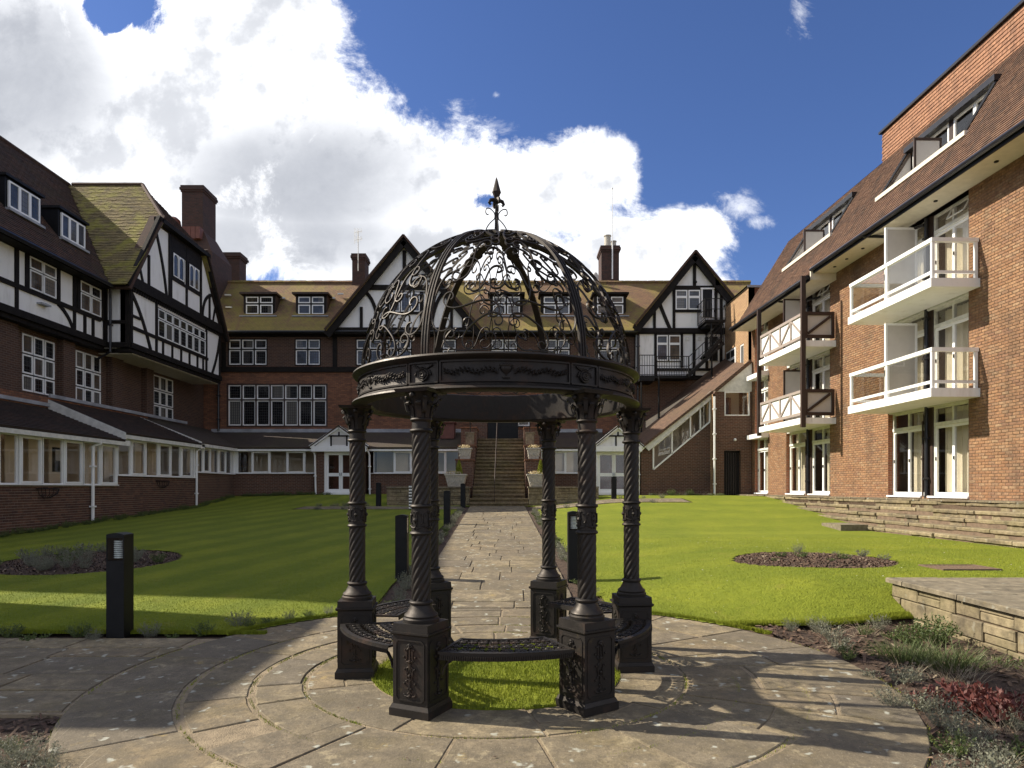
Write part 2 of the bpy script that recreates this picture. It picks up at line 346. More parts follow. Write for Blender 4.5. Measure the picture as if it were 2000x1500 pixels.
def roof_mat(name, c1, c2, moss, mosscol, w=0.17, h=0.11, lowmoss=None):
    m = bpy.data.materials.new(name); m.use_nodes = True; t = NT(m.node_tree); b = t.n['Principled BSDF']
    v, g, (x, y, z) = wallvec(t)
    br = t.N('ShaderNodeTexBrick', i_Vector=v, i_Color1=c1, i_Color2=c2, i_Mortar=(0.012, 0.01, 0.008), i_Scale=1.0)
    br.inputs['Brick Width'].default_value = w; br.inputs['Row Height'].default_value = h; br.inputs['Mortar Size'].default_value = 0.006; br.inputs['Bias'].default_value = -0.2
    pos = g.outputs['Position']; vx, vy, _ = t.sep(v)
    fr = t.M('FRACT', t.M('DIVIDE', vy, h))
    n1 = t.noise(pos, 0.5, 6, 0.7); n2 = t.noise(pos, 7.0, 6, 0.75)
    mo = t.sm(t.M('ADD', n1, t.M('MULTIPLY', t.M('SUBTRACT', n2, 0.5), 0.5)), 0.40, 0.62)
    if lowmoss: mo = t.M('ADD', mo, t.M('MULTIPLY', t.lin(z, lowmoss[0], lowmoss[1], 1.0, 0.0), t.lin(n2, 0.3, 0.6, 0.2, 1.0)), clamp=True)
    c = t.mixc(t.M('MULTIPLY', mo, moss), br.outputs[0], t.mixc(t.lin(n2, 0.3, 0.7, 0, 1), mosscol, tuple(k * 0.5 for k in mosscol)))
    bare = t.noise(t.comb(t.M('MULTIPLY', vx, 1.4), t.M('MULTIPLY', vy, 0.12), 3.0), 1.0, 3, 0.5)
    c = t.mixc(t.M('MULTIPLY', t.sm(bare, 0.60, 0.68), 0.75), c, tuple(k * 0.9 for k in c1))
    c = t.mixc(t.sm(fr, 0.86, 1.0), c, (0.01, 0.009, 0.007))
    t.put(b.inputs['Base Color'], c); t.put(b.inputs['Roughness'], 0.92)
    hgt = t.M('ADD', t.M('SUBTRACT', 1.0, fr), t.M('MULTIPLY', n2, 0.8))
    bp = t.N('ShaderNodeBump', i_Strength=0.8, i_Distance=0.03); t.put(bp.inputs['Height'], hgt); t.put(b.inputs['Normal'], bp.outputs[0])
    MATS[name] = m; return m
def glass_mat(name, tint=(0.96, 0.955, 0.95), opaque=None, lead=None, refl=1.0):
    m = bpy.data.materials.new(name); m.use_nodes = True; t = NT(m.node_tree); b = t.n['Principled BSDF']
    if opaque is not None:
        g = t.N('ShaderNodeNewGeometry'); pos = g.outputs['Position']; oi = t.N('ShaderNodeObjectInfo')
        v, g, (x, y, z) = wallvec(t)
        c = t.mixc(t.lin(t.noise(pos, 1.3, 3, 0.6), 0.35, 0.65, 0, 1), opaque, tuple(k * 0.3 for k in opaque))
        cu = t.M('FRACT', t.M('MULTIPLY', oi.outputs['Random'], 7.31)); fold = t.M('ADD', 0.6, t.M('MULTIPLY', t.M('SINE', t.M('MULTIPLY', t.M('ADD', x, y), 60.0)), 0.25))
        c = t.mixc(t.M('MULTIPLY', t.M('GREATER_THAN', cu, 0.62), t.M('MULTIPLY', fold, t.sm(t.noise(t.comb(t.M('ADD', x, y), cu, 0.0), 2.2, 1, 0.5), 0.45, 0.5))), c, (0.20, 0.19, 0.17))
        ro = 0.06; 
        if lead:
            br = t.N('ShaderNodeTexBrick', i_Vector=v, i_Scale=1.0); br.offset = 0.0
            br.inputs['Brick Width'].default_value = lead[0]; br.inputs['Row Height'].default_value = lead[1]; br.inputs['Mortar Size'].default_value = 0.009; br.inputs['Mortar Smooth'].default_value = 0.0
            c = t.mixc(br.outputs['Fac'], c, (0.035, 0.035, 0.035)); ro = t.mixf(br.outputs['Fac'], 0.06, 0.7)
        t.put(b.inputs['Base Color'], c); t.put(b.inputs['Roughness'], ro); b.inputs['Specular IOR Level'].default_value = 0.5 * refl
        bp = t.N('ShaderNodeBump', i_Strength=0.12, i_Distance=0.02); t.put(bp.inputs['Height'], t.noise(pos, 3.0, 2, 0.5)); t.put(b.inputs['Normal'], bp.outputs[0])
    else:
        t.n.remove(b); o = t.n['Material Output']; tr = t.N('ShaderNodeBsdfTransparent', i_Color=tint); gl = t.N('ShaderNodeBsdfGlossy', i_Roughness=0.02)
        fz = t.N('ShaderNodeFresnel'); t.put(fz.inputs[0], t.mixf(t.N('ShaderNodeNewGeometry').outputs['Backfacing'], 1.5, 1 / 1.5)); mx = t.N('ShaderNodeMixShader'); t.put(mx.inputs[0], t.M('MULTIPLY', fz.outputs[0], 1.3 * refl, clamp=True))
        t.l.new(tr.outputs[0], mx.inputs[1]); t.l.new(gl.outputs[0], mx.inputs[2]); t.l.new(mx.outputs[0], o.inputs[0])
    MATS[name] = m; return m

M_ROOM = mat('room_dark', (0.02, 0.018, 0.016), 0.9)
M_TIMBER = mat('black_timber', (0.012, 0.0095, 0.008), 0.75, 0.45, 5.0, 0.5, 40, spec=0.2)
M_BROWN = mat('brown_timber', (0.035, 0.018, 0.012), 0.6, 0.25, 5.0, 0.2, 50)
M_TAUPE = mat('weathered_rail', (0.30, 0.25, 0.22), 0.7, 0.15)
def plaster(name='white_render', s1=0.55, s2=0.25, base=(0.80, 0.79, 0.76), rough=0.85):
    m = bpy.data.materials.new(name); m.use_nodes = True; t = NT(m.node_tree); b = t.n['Principled BSDF']
    g = t.N('ShaderNodeNewGeometry'); pos = g.outputs['Position']; x, y, z = t.sep(pos)
    st = t.noise(t.comb(t.M('MULTIPLY', x, 2.2), t.M('MULTIPLY', y, 2.2), t.M('MULTIPLY', z, 0.5)), 1.0, 6, 0.65)
    c = t.mixc(t.M('MULTIPLY', t.sm(st, 0.5, 0.8), s1), base, (0.42, 0.40, 0.35))
    c = t.mixc(t.M('MULTIPLY', t.sm(t.noise(pos, 9, 5, 0.7), 0.55, 0.8), s2), c, (0.5, 0.47, 0.42))
    t.put(b.inputs['Base Color'], c); t.put(b.inputs['Roughness'], rough)
    bp = t.N('ShaderNodeBump', i_Strength=0.25, i_Distance=0.01); t.put(bp.inputs['Height'], t.noise(pos, 25, 5, 0.6)); t.put(b.inputs['Normal'], bp.outputs[0]); return m
M_PLASTER = plaster()
M_WHITE = plaster('white_paint', 0.50, 0.30, (0.84, 0.84, 0.82), 0.5)
M_WHITE2 = mat('weathered_white_paint', (0.66, 0.65, 0.60), 0.55, 0.16, 5.0, 0.1)
M_CREAM = mat('cream_soffit', (0.62, 0.57, 0.47), 0.7, 0.08)
M_GREYP = mat('grey_panel', (0.50, 0.47, 0.43), 0.5, 0.04)
M_BLACK = mat('black_metal', (0.008, 0.008, 0.0085), 0.5, 0.3, spec=0.22)
M_GUTTER = mat('black_gutter', (0.015, 0.015, 0.018), 0.35, 0.3)
M_LEAD = mat('lead_flashing', (0.30, 0.31, 0.33), 0.5, 0.3, 2.0, 0.3)
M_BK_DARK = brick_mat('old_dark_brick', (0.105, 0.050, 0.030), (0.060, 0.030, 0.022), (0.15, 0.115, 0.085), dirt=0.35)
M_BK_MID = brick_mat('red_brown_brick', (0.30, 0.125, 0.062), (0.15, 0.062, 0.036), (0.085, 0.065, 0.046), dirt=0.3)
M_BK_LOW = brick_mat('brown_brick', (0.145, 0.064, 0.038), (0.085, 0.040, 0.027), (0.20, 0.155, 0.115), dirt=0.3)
M_BK_TAN = brick_mat('tan_brick', (0.56, 0.35, 0.17), (0.36, 0.20, 0.095), (0.16, 0.11, 0.075), dirt=0.2, mort=0.016)
M_BK_RED = brick_mat('new_red_brick', (0.40, 0.13, 0.06), (0.28, 0.09, 0.045), (0.35, 0.26, 0.18), dirt=0.15)
M_BK_STACK = brick_mat('chimney_brick', (0.10, 0.042, 0.030), (0.05, 0.025, 0.020), (0.05, 0.04, 0.032), dirt=0.5, mort=0.014)
M_MORTAR = mat('mortar', (0.15, 0.105, 0.07), 0.95, 0.25, 8, 0.5)
M_MORTAR2 = mat('mortar_dark', (0.27, 0.215, 0.165), 0.95, 0.25, 8, 0.5)
M_BRICK_R = piece_mat('orange_bricks', [(0, (0.35, 0.190, 0.095)), (0.25, (0.30, 0.152, 0.075)), (0.5, (0.39, 0.222, 0.115)), (0.75, (0.265, 0.135, 0.076)), (1, (0.38, 0.240, 0.135))], dirt=0.42, streak=0.22, dscale=0.6)
M_BRICK_L = piece_mat('brown_bricks', [(0, (0.145, 0.064, 0.040)), (0.4, (0.095, 0.044, 0.030)), (0.7, (0.19, 0.090, 0.054)), (1, (0.075, 0.036, 0.030))], dirt=0.3)
M_TILE_R = piece_mat('brown_roof_tiles', [(0, (0.20, 0.105, 0.062)), (0.35, (0.15, 0.080, 0.050)), (0.7, (0.24, 0.135, 0.080)), (1, (0.125, 0.070, 0.046))], dirt=0.45, streak=0.55)
M_TILE_O = piece_mat('orange_hung_tiles', [(0, (0.34, 0.165, 0.092)), (0.5, (0.40, 0.20, 0.11)), (1, (0.29, 0.14, 0.080))], dirt=0.15, streak=0.35)
M_TILE_L = piece_mat('dark_roof_tiles', [(0, (0.085, 0.040, 0.026)), (0.4, (0.055, 0.029, 0.021)), (0.7, (0.11, 0.052, 0.031)), (1, (0.042, 0.025, 0.019))], dirt=0.35, moss=0.25, mosscol=(0.06, 0.055, 0.02))
M_TILE_G = piece_mat('mossy_roof_tiles', [(0, (0.27, 0.20, 0.085)), (0.4, (0.20, 0.155, 0.065)), (0.7, (0.31, 0.235, 0.10)), (1, (0.15, 0.115, 0.055))], dirt=0.25, moss=0.75, mosscol=(0.28, 0.26, 0.04))
M_TILE_C = piece_mat('slate_grey_tiles', [(0, (0.050, 0.030, 0.024)), (0.5, (0.035, 0.024, 0.020)), (1, (0.070, 0.038, 0.028))], dirt=0.4)
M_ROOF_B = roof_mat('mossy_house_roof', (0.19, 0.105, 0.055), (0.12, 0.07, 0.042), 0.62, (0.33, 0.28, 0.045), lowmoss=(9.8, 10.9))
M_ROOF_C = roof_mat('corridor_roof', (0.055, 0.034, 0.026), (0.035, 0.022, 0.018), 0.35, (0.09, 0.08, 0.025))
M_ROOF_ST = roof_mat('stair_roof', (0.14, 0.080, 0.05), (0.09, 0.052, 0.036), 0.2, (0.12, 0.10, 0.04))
M_STONE = piece_mat('wall_stones', [(0, (0.31, 0.25, 0.145)), (0.35, (0.23, 0.185, 0.11)), (0.7, (0.37, 0.30, 0.18)), (1, (0.18, 0.145, 0.09))], spread=9, dirt=0.6, dscale=2.8, moss=0.25, mosscol=(0.15, 0.14, 0.05), lichen=0.25, bump=0.9)
M_STEP = piece_mat('stone_steps', [(0, (0.25, 0.19, 0.105)), (0.5, (0.19, 0.14, 0.08)), (1, (0.29, 0.225, 0.13))], spread=7, dirt=0.5, dscale=2.0, moss=0.2, bump=0.9, lichen=0.15)
M_FLAG = piece_mat('flagstones', [(0, (0.285, 0.225, 0.135)), (0.25, (0.205, 0.165, 0.110)), (0.5, (0.335, 0.265, 0.155)), (0.75, (0.175, 0.145, 0.105)), (1, (0.30, 0.225, 0.125))], spread=7, dirt=0.62, dscale=2.6, moss=0.45, mosscol=(0.15, 0.115, 0.045), lichen=0.85, bump=1.0, fine=True)
M_JOINT = mat('sandy_joint', (0.25, 0.195, 0.125), 0.95, 0.3, 9, 0.9, 90)
M_COPING = piece_mat('coping_stone', [(0, (0.22, 0.185, 0.125)), (1, (0.30, 0.25, 0.165))], spread=8, dirt=0.55, dscale=2.5, lichen=0.35, bump=0.8)
def iron():
    m = bpy.data.materials.new('cast_iron'); m.use_nodes = True; t = NT(m.node_tree); b = t.n['Principled BSDF']
    g = t.N('ShaderNodeNewGeometry'); pos = g.outputs['Position']
    n1 = t.noise(pos, 5, 6, 0.7); n2 = t.noise(pos, 40, 4, 0.6)
    c = t.mixc(t.sm(n1, 0.50, 0.72), (0.011, 0.010, 0.0095), (0.036, 0.021, 0.015))
    c = t.mixc(t.M('MULTIPLY', t.sm(t.noise(pos, 3.1, 7, 0.75), 0.62, 0.72), 0.5), c, (0.10, 0.075, 0.03))
    t.put(b.inputs['Base Color'], c); t.put(b.inputs['Roughness'], t.lin(n1, 0.3, 0.7, 0.42, 0.68)); b.inputs['Metallic'].default_value = 0.0; b.inputs['Specular IOR Level'].default_value = 0.4; b.inputs['Specular Tint'].default_value = (1.0, 0.88, 0.78, 1)
    bp = t.N('ShaderNodeBump', i_Strength=0.25, i_Distance=0.004); t.put(bp.inputs['Height'], n2); t.put(b.inputs['Normal'], bp.outputs[0]); return m
M_IRON = iron()
M_SOIL = mat('bark_soil', (0.060, 0.036, 0.022), 0.95, 0.5, 12, 1.0, 70)
M_CHIP = piece_mat('bark_chips', [(0, (0.12, 0.065, 0.038)), (0.4, (0.06, 0.032, 0.020)), (0.7, (0.20, 0.13, 0.08)), (0.9, (0.09, 0.045, 0.028)), (1, (0.34, 0.27, 0.18))], dirt=0.2, bump=0.3)
M_CURTAIN = mat('cream_curtain', (0.74, 0.69, 0.55), 0.8, 0.06, 3)
M_BEIGE = mat('beige_room_wall', (0.74, 0.62, 0.44), 0.8, 0.08, 1.0)
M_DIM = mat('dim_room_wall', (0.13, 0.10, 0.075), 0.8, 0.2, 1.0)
M_REDWOOD = mat('mahogany', (0.16, 0.045, 0.025), 0.4, 0.2)
M_GL = glass_mat('clear_glass')
M_GLB = glass_mat('balcony_glass', (0.90, 0.90, 0.88))
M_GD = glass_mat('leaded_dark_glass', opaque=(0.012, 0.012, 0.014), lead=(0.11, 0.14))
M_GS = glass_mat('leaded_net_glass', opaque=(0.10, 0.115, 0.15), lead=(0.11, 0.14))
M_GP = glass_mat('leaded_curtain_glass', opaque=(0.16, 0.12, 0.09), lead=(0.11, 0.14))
def leaf(name, c1, c2, sc=3.0, rough=0.6, trans=0.25):
    m = bpy.data.materials.new(name); m.use_nodes = True; t = NT(m.node_tree); b = t.n['Principled BSDF']
    g = t.N('ShaderNodeNewGeometry'); r = g.outputs['Random Per Island']
    c = t.mixc(t.M('MULTIPLY', t.M('ADD', r, t.noise(g.outputs['Position'], sc, 4, 0.6)), 0.55, clamp=True), c1, c2)
    t.put(b.inputs['Base Color'], c); t.put(b.inputs['Roughness'], rough)
    tl = t.N('ShaderNodeBsdfTranslucent', i_Color=c); mx = t.N('ShaderNodeMixShader'); mx.inputs[0].default_value = trans
    o = t.n['Material Output']; t.l.new(b.outputs[0], mx.inputs[1]); t.l.new(tl.outputs[0], mx.inputs[2]); t.l.new(mx.outputs[0], o.inputs[0]); return m
M_LAV = leaf('lavender_leaf', (0.10, 0.11, 0.07), (0.24, 0.235, 0.17))
M_LAVG = leaf('green_leaf', (0.045, 0.075, 0.018), (0.12, 0.15, 0.04))
M_DRY = leaf('dry_stalk', (0.30, 0.23, 0.14), (0.42, 0.36, 0.25))
M_REDL = leaf('crimson_leaf', (0.085, 0.022, 0.018), (0.15, 0.045, 0.035))
M_CONIF = leaf('golden_conifer', (0.16, 0.20, 0.02), (0.34, 0.36, 0.04))
M_FLOWER = leaf('pansy', (0.55, 0.42, 0.10), (0.70, 0.60, 0.45))
def grass_mat(name, stripes=False, blade=False):
    m = bpy.data.materials.new(name); m.use_nodes = True; t = NT(m.node_tree); b = t.n['Principled BSDF']
    g = t.N('ShaderNodeNewGeometry'); pos = g.outputs['Position']; x, y, z = t.sep(pos)
    n1 = t.noise(pos, 0.9, 5, 0.6); n2 = t.noise(pos, 11, 5, 0.7)
    c = t.mixc(t.lin(n1, 0.35, 0.65, 0, 1), (0.166, 0.202, 0.014), (0.238, 0.262, 0.020))
    # mown stripes, leaning a little across the lawn; the mower bends the blades one way and the other
    ph = t.M('ADD', t.M('MULTIPLY', t.M('ADD', x, t.M('MULTIPLY', y, -0.27)), 5.2), t.M('MULTIPLY', n1, 1.8))
    ph2 = t.M('ADD', t.M('MULTIPLY', y, 3.0), t.M('MULTIPLY', n1, 3.0)); rt = t.sm(x, -0.6, 0.6)
    st = t.mixf(rt, t.sm(t.M('SINE', ph), -0.7, 0.7), t.M('MULTIPLY', t.sm(t.M('SINE', ph2), -0.9, 0.9), 0.45))
    c = t.mixc(t.M('MULTIPLY', st, 0.50), c, (0.100, 0.145, 0.009))
    c = t.mixc(t.M('MULTIPLY', t.sm(t.noise(pos, 2.2, 6, 0.7), 0.56, 0.72), 0.45), c, (0.30, 0.26, 0.05))
    if blade:
        c = t.mixc(t.M('MULTIPLY', g.outputs['Random Per Island'], 0.35), c, (0.27, 0.30, 0.03))
    else:
        c = t.mixc(t.lin(n2, 0.3, 0.7, 0.0, 0.45), c, (0.09, 0.12, 0.008))
    t.put(b.inputs['Base Color'], c); t.put(b.inputs['Roughness'], 0.85); b.inputs['Specular IOR Level'].default_value = 0.25
    if not blade:
        bp = t.N('ShaderNodeBump', i_Strength=1.0, i_Distance=0.03); t.put(bp.inputs['Height'], t.M('ADD', n2, t.noise(pos, 45, 3, 0.7))); t.put(b.inputs['Normal'], bp.outputs[0])
    return m
M_GRASS = grass_mat('lawn_turf'); M_BLADE = grass_mat('grass_blades', blade=True)
M_LENS = mat('lamp_lens', (0.75, 0.77, 0.76), 0.15, 0.25, 30)
M_PLANTER = mat('cast_stone', (0.46, 0.43, 0.36), 0.85, 0.25, 14, 0.7, 50)
M_TERRA = mat('terracotta', (0.14, 0.05, 0.035), 0.7, 0.2)
M_STRIPEW = mat('white_band', (0.75, 0.75, 0.72), 0.5)

# ------------------------------------------------------------------ general builders
def clad(parent, name, mt, PT, ur, vr, pw, ph, gap, dep, inside, stagger=0.5, tilt=0.0, near=None, rest='stuff', jit=0.0, keepi=300):
    """cover a surface with separate pieces. PT(u, v, o) -> point. nearest pieces are objects, the rest one mesh"""
    cells = []
    nv = int(math.ceil((vr[1] - vr[0]) / ph))
    for j in range(nv):
        v0 = vr[0] + j * ph; off = (j % 2) * stagger * pw; nu = int((ur[1] - ur[0]) / pw) + 2
        for i in range(nu):
            a = ur[0] + i * pw - off; b = min(a + pw - gap, ur[1]); a = max(a, ur[0]); c, d = v0, min(v0 + ph - (gap if not tilt else 0), vr[1])
            if b - a < 0.02 or d - c < 0.012: continue
            if not inside((a + b) / 2, (c + d) / 2): continue
            # trim to the opening edges
            if not inside(a + 0.004, (c + d) / 2) or not inside(b - 0.004, (c + d) / 2):
                for _ in range(6):
                    if not inside(a + 0.004, (c + d) / 2): a += (b - a) * 0.2
                    if not inside(b - 0.004, (c + d) / 2): b -= (b - a) * 0.2
            cells.append((a, b, c, d))
    cp = Vector((0, 0, 1.6))
    if keepi:
        dist = [(Vector(PT((c[0] + c[1]) / 2, (c[2] + c[3]) / 2, 0)) - cp).length for c in cells]
        if near: vis = [near(PT((c[0] + c[1]) / 2, (c[2] + c[3]) / 2, 0)) for c in cells]
        else: vis = [True] * len(cells)
        order = sorted(range(len(cells)), key=lambda i: (not vis[i], dist[i])); own = set(order[:keepi])
    else: own = set()
    mb = MB(); n = 0
    for i, (a, b, c, d) in enumerate(cells):
        dj = dep * (1 + jit * (random.random() - 0.5) * 2); o0 = dj + tilt; o1 = dj
        # o0 at the foot (v=c), o1 at the head: tiles tip outwards at the foot
        e = min(0.006, (b - a) * 0.1) if not tilt else 0
        p = [PT(a, c, 0), PT(b, c, 0), PT(b, d, 0), PT(a, d, 0), PT(a + e, c + e, o0), PT(b - e, c + e, o0), PT(b - e, d - e, o1), PT(a + e, d - e, o1)]
        fs = [(4, 5, 6, 7), (0, 1, 5, 4), (1, 2, 6, 5), (2, 3, 7, 6), (3, 0, 4, 7)]
        if i in own:
            q = MB(); q.add(p, fs); q.build(name, mt, parent, recalc=False)
        else: mb.add(p, fs); n += 1
    if n: 
        o = mb.build(name + ('work' if name == 'brick' else '_field'), mt, parent, recalc=False)
        if rest: o['kind'] = rest
    return len(cells)
def inview(p, m=30):
    if p[1] < 0.5: return False
    px = 1000 + F * p[0] / p[1]; py = HZ - F * (p[2] - 1.6) / p[1]
    return -m < px < 2000 + m and -m < py < 1500 + m

def window(fr, parent, u0, u1, z0, z1, cols, rows, o=0.0, fw=0.045, bar=None, glass=None, frame=None, surround=None, name='window', sash=None, arch=False, deep=0.06, gap=0.0, mulmat=None):
    """a window: frame mesh is the part, its panes and mullions sub-parts. rows = relative heights from the top; gap = dark post between lights"""
    glass = glass or M_GD; frame = frame or M_WHITE; bar = bar or fw
    root = None
    cw = (u1 - u0 - gap * (cols - 1)) / cols; tot = sum(rows); hs = [(z1 - z0 - gap * (len(rows) - 1)) * r / tot for r in rows]
    mb = MB(); panes = []
    for i in range(cols):
        a = u0 + i * (cw + gap); b = a + cw; zt = z1
        for j, h in enumerate(hs):
            zb = zt - h; f = fw
            fr.box(mb, a, a + f, o, o + deep, zb, zt); fr.box(mb, b - f, b, o, o + deep, zb, zt)
            fr.box(mb, a + f, b - f, o, o + deep, zb, zb + f)
            if arch and j == 0:
                n = 8; w2 = (b - a - 2 * f) / 2; c = (a + b) / 2
                top = [(c - w2 * math.cos(math.pi * k / n), zt - f - w2 * 0.9 + w2 * 0.9 * math.sin(math.pi * k / n)) for k in range(n + 1)]
                for k in range(n): fr.poly(mb, [top[k], top[k + 1], (top[k + 1][0], zt), (top[k][0], zt)], o, o + deep)
            else: fr.box(mb, a + f, b - f, o, o + deep, zt - f, zt)
            panes.append((a + f, b - f, zb + f, zt - f)); zt = zb - gap
    root = mb.build(name, frame, parent)
    for (a, b, c, d) in panes:
        p = MB(); fr.box(p, a, b, o + deep * 0.35, o + deep * 0.5, c, d)
        gm = glass() if callable(glass) else glass
        p.build('pane', gm, root)
    if surround:
        s = surround[0]; m2 = MB(); th = surround[1] if len(surround) > 1 else 0.05
        fr.box(m2, u0 - s, u0 - 0.002, o - 0.01, o + th, z0 - s, z1 + s); fr.box(m2, u1 + 0.002, u1 + s, o - 0.01, o + th, z0 - s, z1 + s)
        fr.box(m2, u0, u1, o - 0.01, o + th, z0 - s, z0 - 0.002); fr.box(m2, u0, u1, o - 0.01, o + th, z1 + 0.002, z1 + s)
        if gap:
            for i in range(1, cols): a = u0 + i * (cw + gap) - gap; fr.box(m2, a + 0.002, a + gap - 0.002, o - 0.008, o + th, z0, z1)
            zt = z1
            for h in hs[:-1]:
                zt -= h
                for i in range(cols): a = u0 + i * (cw + gap); fr.box(m2, a, a + cw, o - 0.008, o + th, zt - gap + 0.002, zt - 0.002)
                zt -= gap
        m2.build('surround', mulmat or M_TIMBER, root)
    return root
def downpipe(pts, r, mt, parent, name='downpipe'):
    mb = MB(); mb.tube(pts, r, 8)
    for a, b in zip(pts, pts[1:]):
        a, b = Vector(a), Vector(b)
        if (b - a).length > 1.2:
            for k in range(int((b - a).length / 1.1)):
                p = a + (b - a) * ((k + 0.5) / int((b - a).length / 1.1)); mb.box(p.x - r * 1.5, p.x + r * 1.5, p.y - r * 1.5, p.y + r * 1.5, p.z - 0.025, p.z + 0.025)
    return mb.build(name, mt, parent)
# ------------------------------------------------------------------ ground, lawn, paving
GX, GY, GR = -0.135, 5.97, 1.20           # gazebo centre and column ring
def ss(x, a, b): t = np.clip((x - a) / (b - a), 0, 1); return t * t * (3 - 2 * t)
def pl(y): return -1.46 - 0.018 * (y - 13.6)     # left and right edges of the garden path
def pr(y): return 0.73 - 0.018 * (y - 17.0)
def G(x, y):
    x = np.asarray(x, float); y = np.asarray(y, float)
    d = y - 8.0; p = 0.042 * 0.5 * (d + np.sqrt(d * d + 0.6))
    left = p - 0.09 * ss(-x, 9, 13) + 0.22 * ss(y, 28, 33)
    q = 0.42 * ss(y, 7.5, 8.9 + 0 * y) + 0.080 * np.maximum(0, y - 18.5); q = np.minimum(q, 1.24)
    w_ = ss(x, 1.0, 4.6) * 0.98; r = np.hypot(x - GX, y - GY)
    return (left * (1 - w_) + q * w_) * ss(r, 3.1, 4.9) + 0.012
def g1(x, y): return float(G(x, y))
def sunk(x, y):
    r = np.hypot(x - GX, y - GY); fl = y < 7.45 + 0 * x
    bedR = (x > 1.0) & (y < 7.86 + 0.05 * np.sin(x * 3))
    flow = (np.hypot(x + 8.0, y - 12.9) < 1.6) | (np.hypot(x - 4.95, y - 11.25) < 1.25)
    path = (x > pl(y) - 0.42) & (x < pr(y) + 0.38) & (y < 27.4)
    cross = (y > 26.2) & (y < 27.9) & (x > -8.5) & (x < 7.0)
    ter = (x > 4.68) & (y < 8.40)
    return (r < 3.22) | (fl & (x < -1.5)) | bedR | flow | path | cross | ter
def strip_mesh(name, xs, ys, zf, mt, mask=None, kind='structure', label=None, cat=None, parent=None):
    X, Y = np.meshgrid(xs, ys); Z = zf(X, Y); nx, ny = len(xs), len(ys)
    V = np.stack([X.ravel(), Y.ravel(), Z.ravel()], 1); i, j = np.meshgrid(np.arange(nx - 1), np.arange(ny - 1)); a = (j * nx + i).ravel()
    Fq = np.stack([a, a + 1, a + nx + 1, a + nx], 1)
    if mask is not None:
        cx = (xs[:-1] + xs[1:]) / 2; cy = (ys[:-1] + ys[1:]) / 2; CX, CY = np.meshgrid(cx, cy); Fq = Fq[mask(CX, CY).ravel()]
    o = bulk(name, V, Fq, mt, parent, kind=kind, label=label, cat=cat)
    o.data.polygons.foreach_set('use_smooth', [True] * len(o.data.polygons)); return o
mb = MB(); mb.add([(-900, -300, -0.16), (900, -300, -0.16), (900, 1500, -0.16), (-900, 1500, -0.16)], [(0, 1, 2, 3)]); mb.build('ground', M_SOIL, kind='structure', recalc=False)
lxs = np.arange(-14.0, 12.01, 0.08); lys = np.concatenate([np.arange(6.4, 16, 0.06), np.arange(16, 35.01, 0.15)])
strip_mesh('lawn', lxs, lys, lambda X, Y: G(X, Y), M_GRASS, lambda X, Y: ~sunk(X, Y))
# soil below every bed and edge, a few centimetres lower, gently lumpy
def soilz(X, Y):
    base = G(X, Y) - 0.03
    near = (Y < 7.9); base = np.where(near & (X < 4.6), np.minimum(base, -0.035 + 0.05 * ss(X, 3.6, 4.6)), base)
    mound = 0.07 * np.clip(1 - (np.hypot(X - 4.95, Y - 11.25) / 1.25) ** 2, 0, 1) + 0.07 * np.clip(1 - (np.hypot(X + 8.0, Y - 12.9) / 1.6) ** 2, 0, 1)
    rr = np.hypot(X - GX, Y - GY)
    bed = (rr > 3.25) & (Y < 7.8) & (X > 1.5); lump = 0.035 * np.sin(X * 5.1 + Y * 2) * np.sin(Y * 4.3 - X) + 0.03
    return base + mound + np.where(bed, lump, 0.0)
strip_mesh('soil', np.arange(-14, 12.1, 0.12), np.arange(1.5, 34, 0.12), soilz, M_SOIL)

# joints bed of the round patio, path and side path
mb = MB(); n = 96
mb.prism([(GX + 3.2 * math.cos(2 * math.pi * i / n), GY + 3.2 * math.sin(2 * math.pi * i / n), -0.10) for i in range(n)],
         [(GX + 3.2 * math.cos(2 * math.pi * i / n), GY + 3.2 * math.sin(2 * math.pi * i / n), -0.007) for i in range(n)])
patio = mb.build('patio', M_JOINT, kind='structure')
def slab(parent, pts, top, th=0.035, name='paving_slab', mt=None, bev=0.006, tilt=0.004):
    """one paving stone from its outline, edges eased and surface very slightly out of true"""
    c = (sum(p[0] for p in pts) / len(pts), sum(p[1] for p in pts) / len(pts)); tx, ty = random.uniform(-tilt, tilt), random.uniform(-tilt, tilt)
    def zz(p, z): return z + tx * (p[0] - c[0]) + ty * (p[1] - c[1])
    ins = []
    for p in pts:
        d = math.hypot(p[0] - c[0], p[1] - c[1]) or 1; k = 1 - min(0.2, bev * 1.4 / d); ins.append((c[0] + (p[0] - c[0]) * k, c[1] + (p[1] - c[1]) * k))
    nn = len(pts); vs = [(p[0], p[1], top - th) for p in pts] + [(p[0], p[1], zz(p, top - bev)) for p in pts] + [(p[0], p[1], zz(p, top)) for p in ins]
    fs = [tuple(range(2 * nn, 3 * nn))] + [(i, (i + 1) % nn, nn + (i + 1) % nn, nn + i) for i in range(nn)] + [(nn + i, nn + (i + 1) % nn, 2 * nn + (i + 1) % nn, 2 * nn + i) for i in range(nn)]
    m = MB(); m.add(vs, fs); return m.build(name, mt or M_FLAG, parent, recalc=False)
def wob(pts, a=0.012): return [(x + random.uniform(-a, a), y + random.uniform(-a, a)) for x, y in pts]
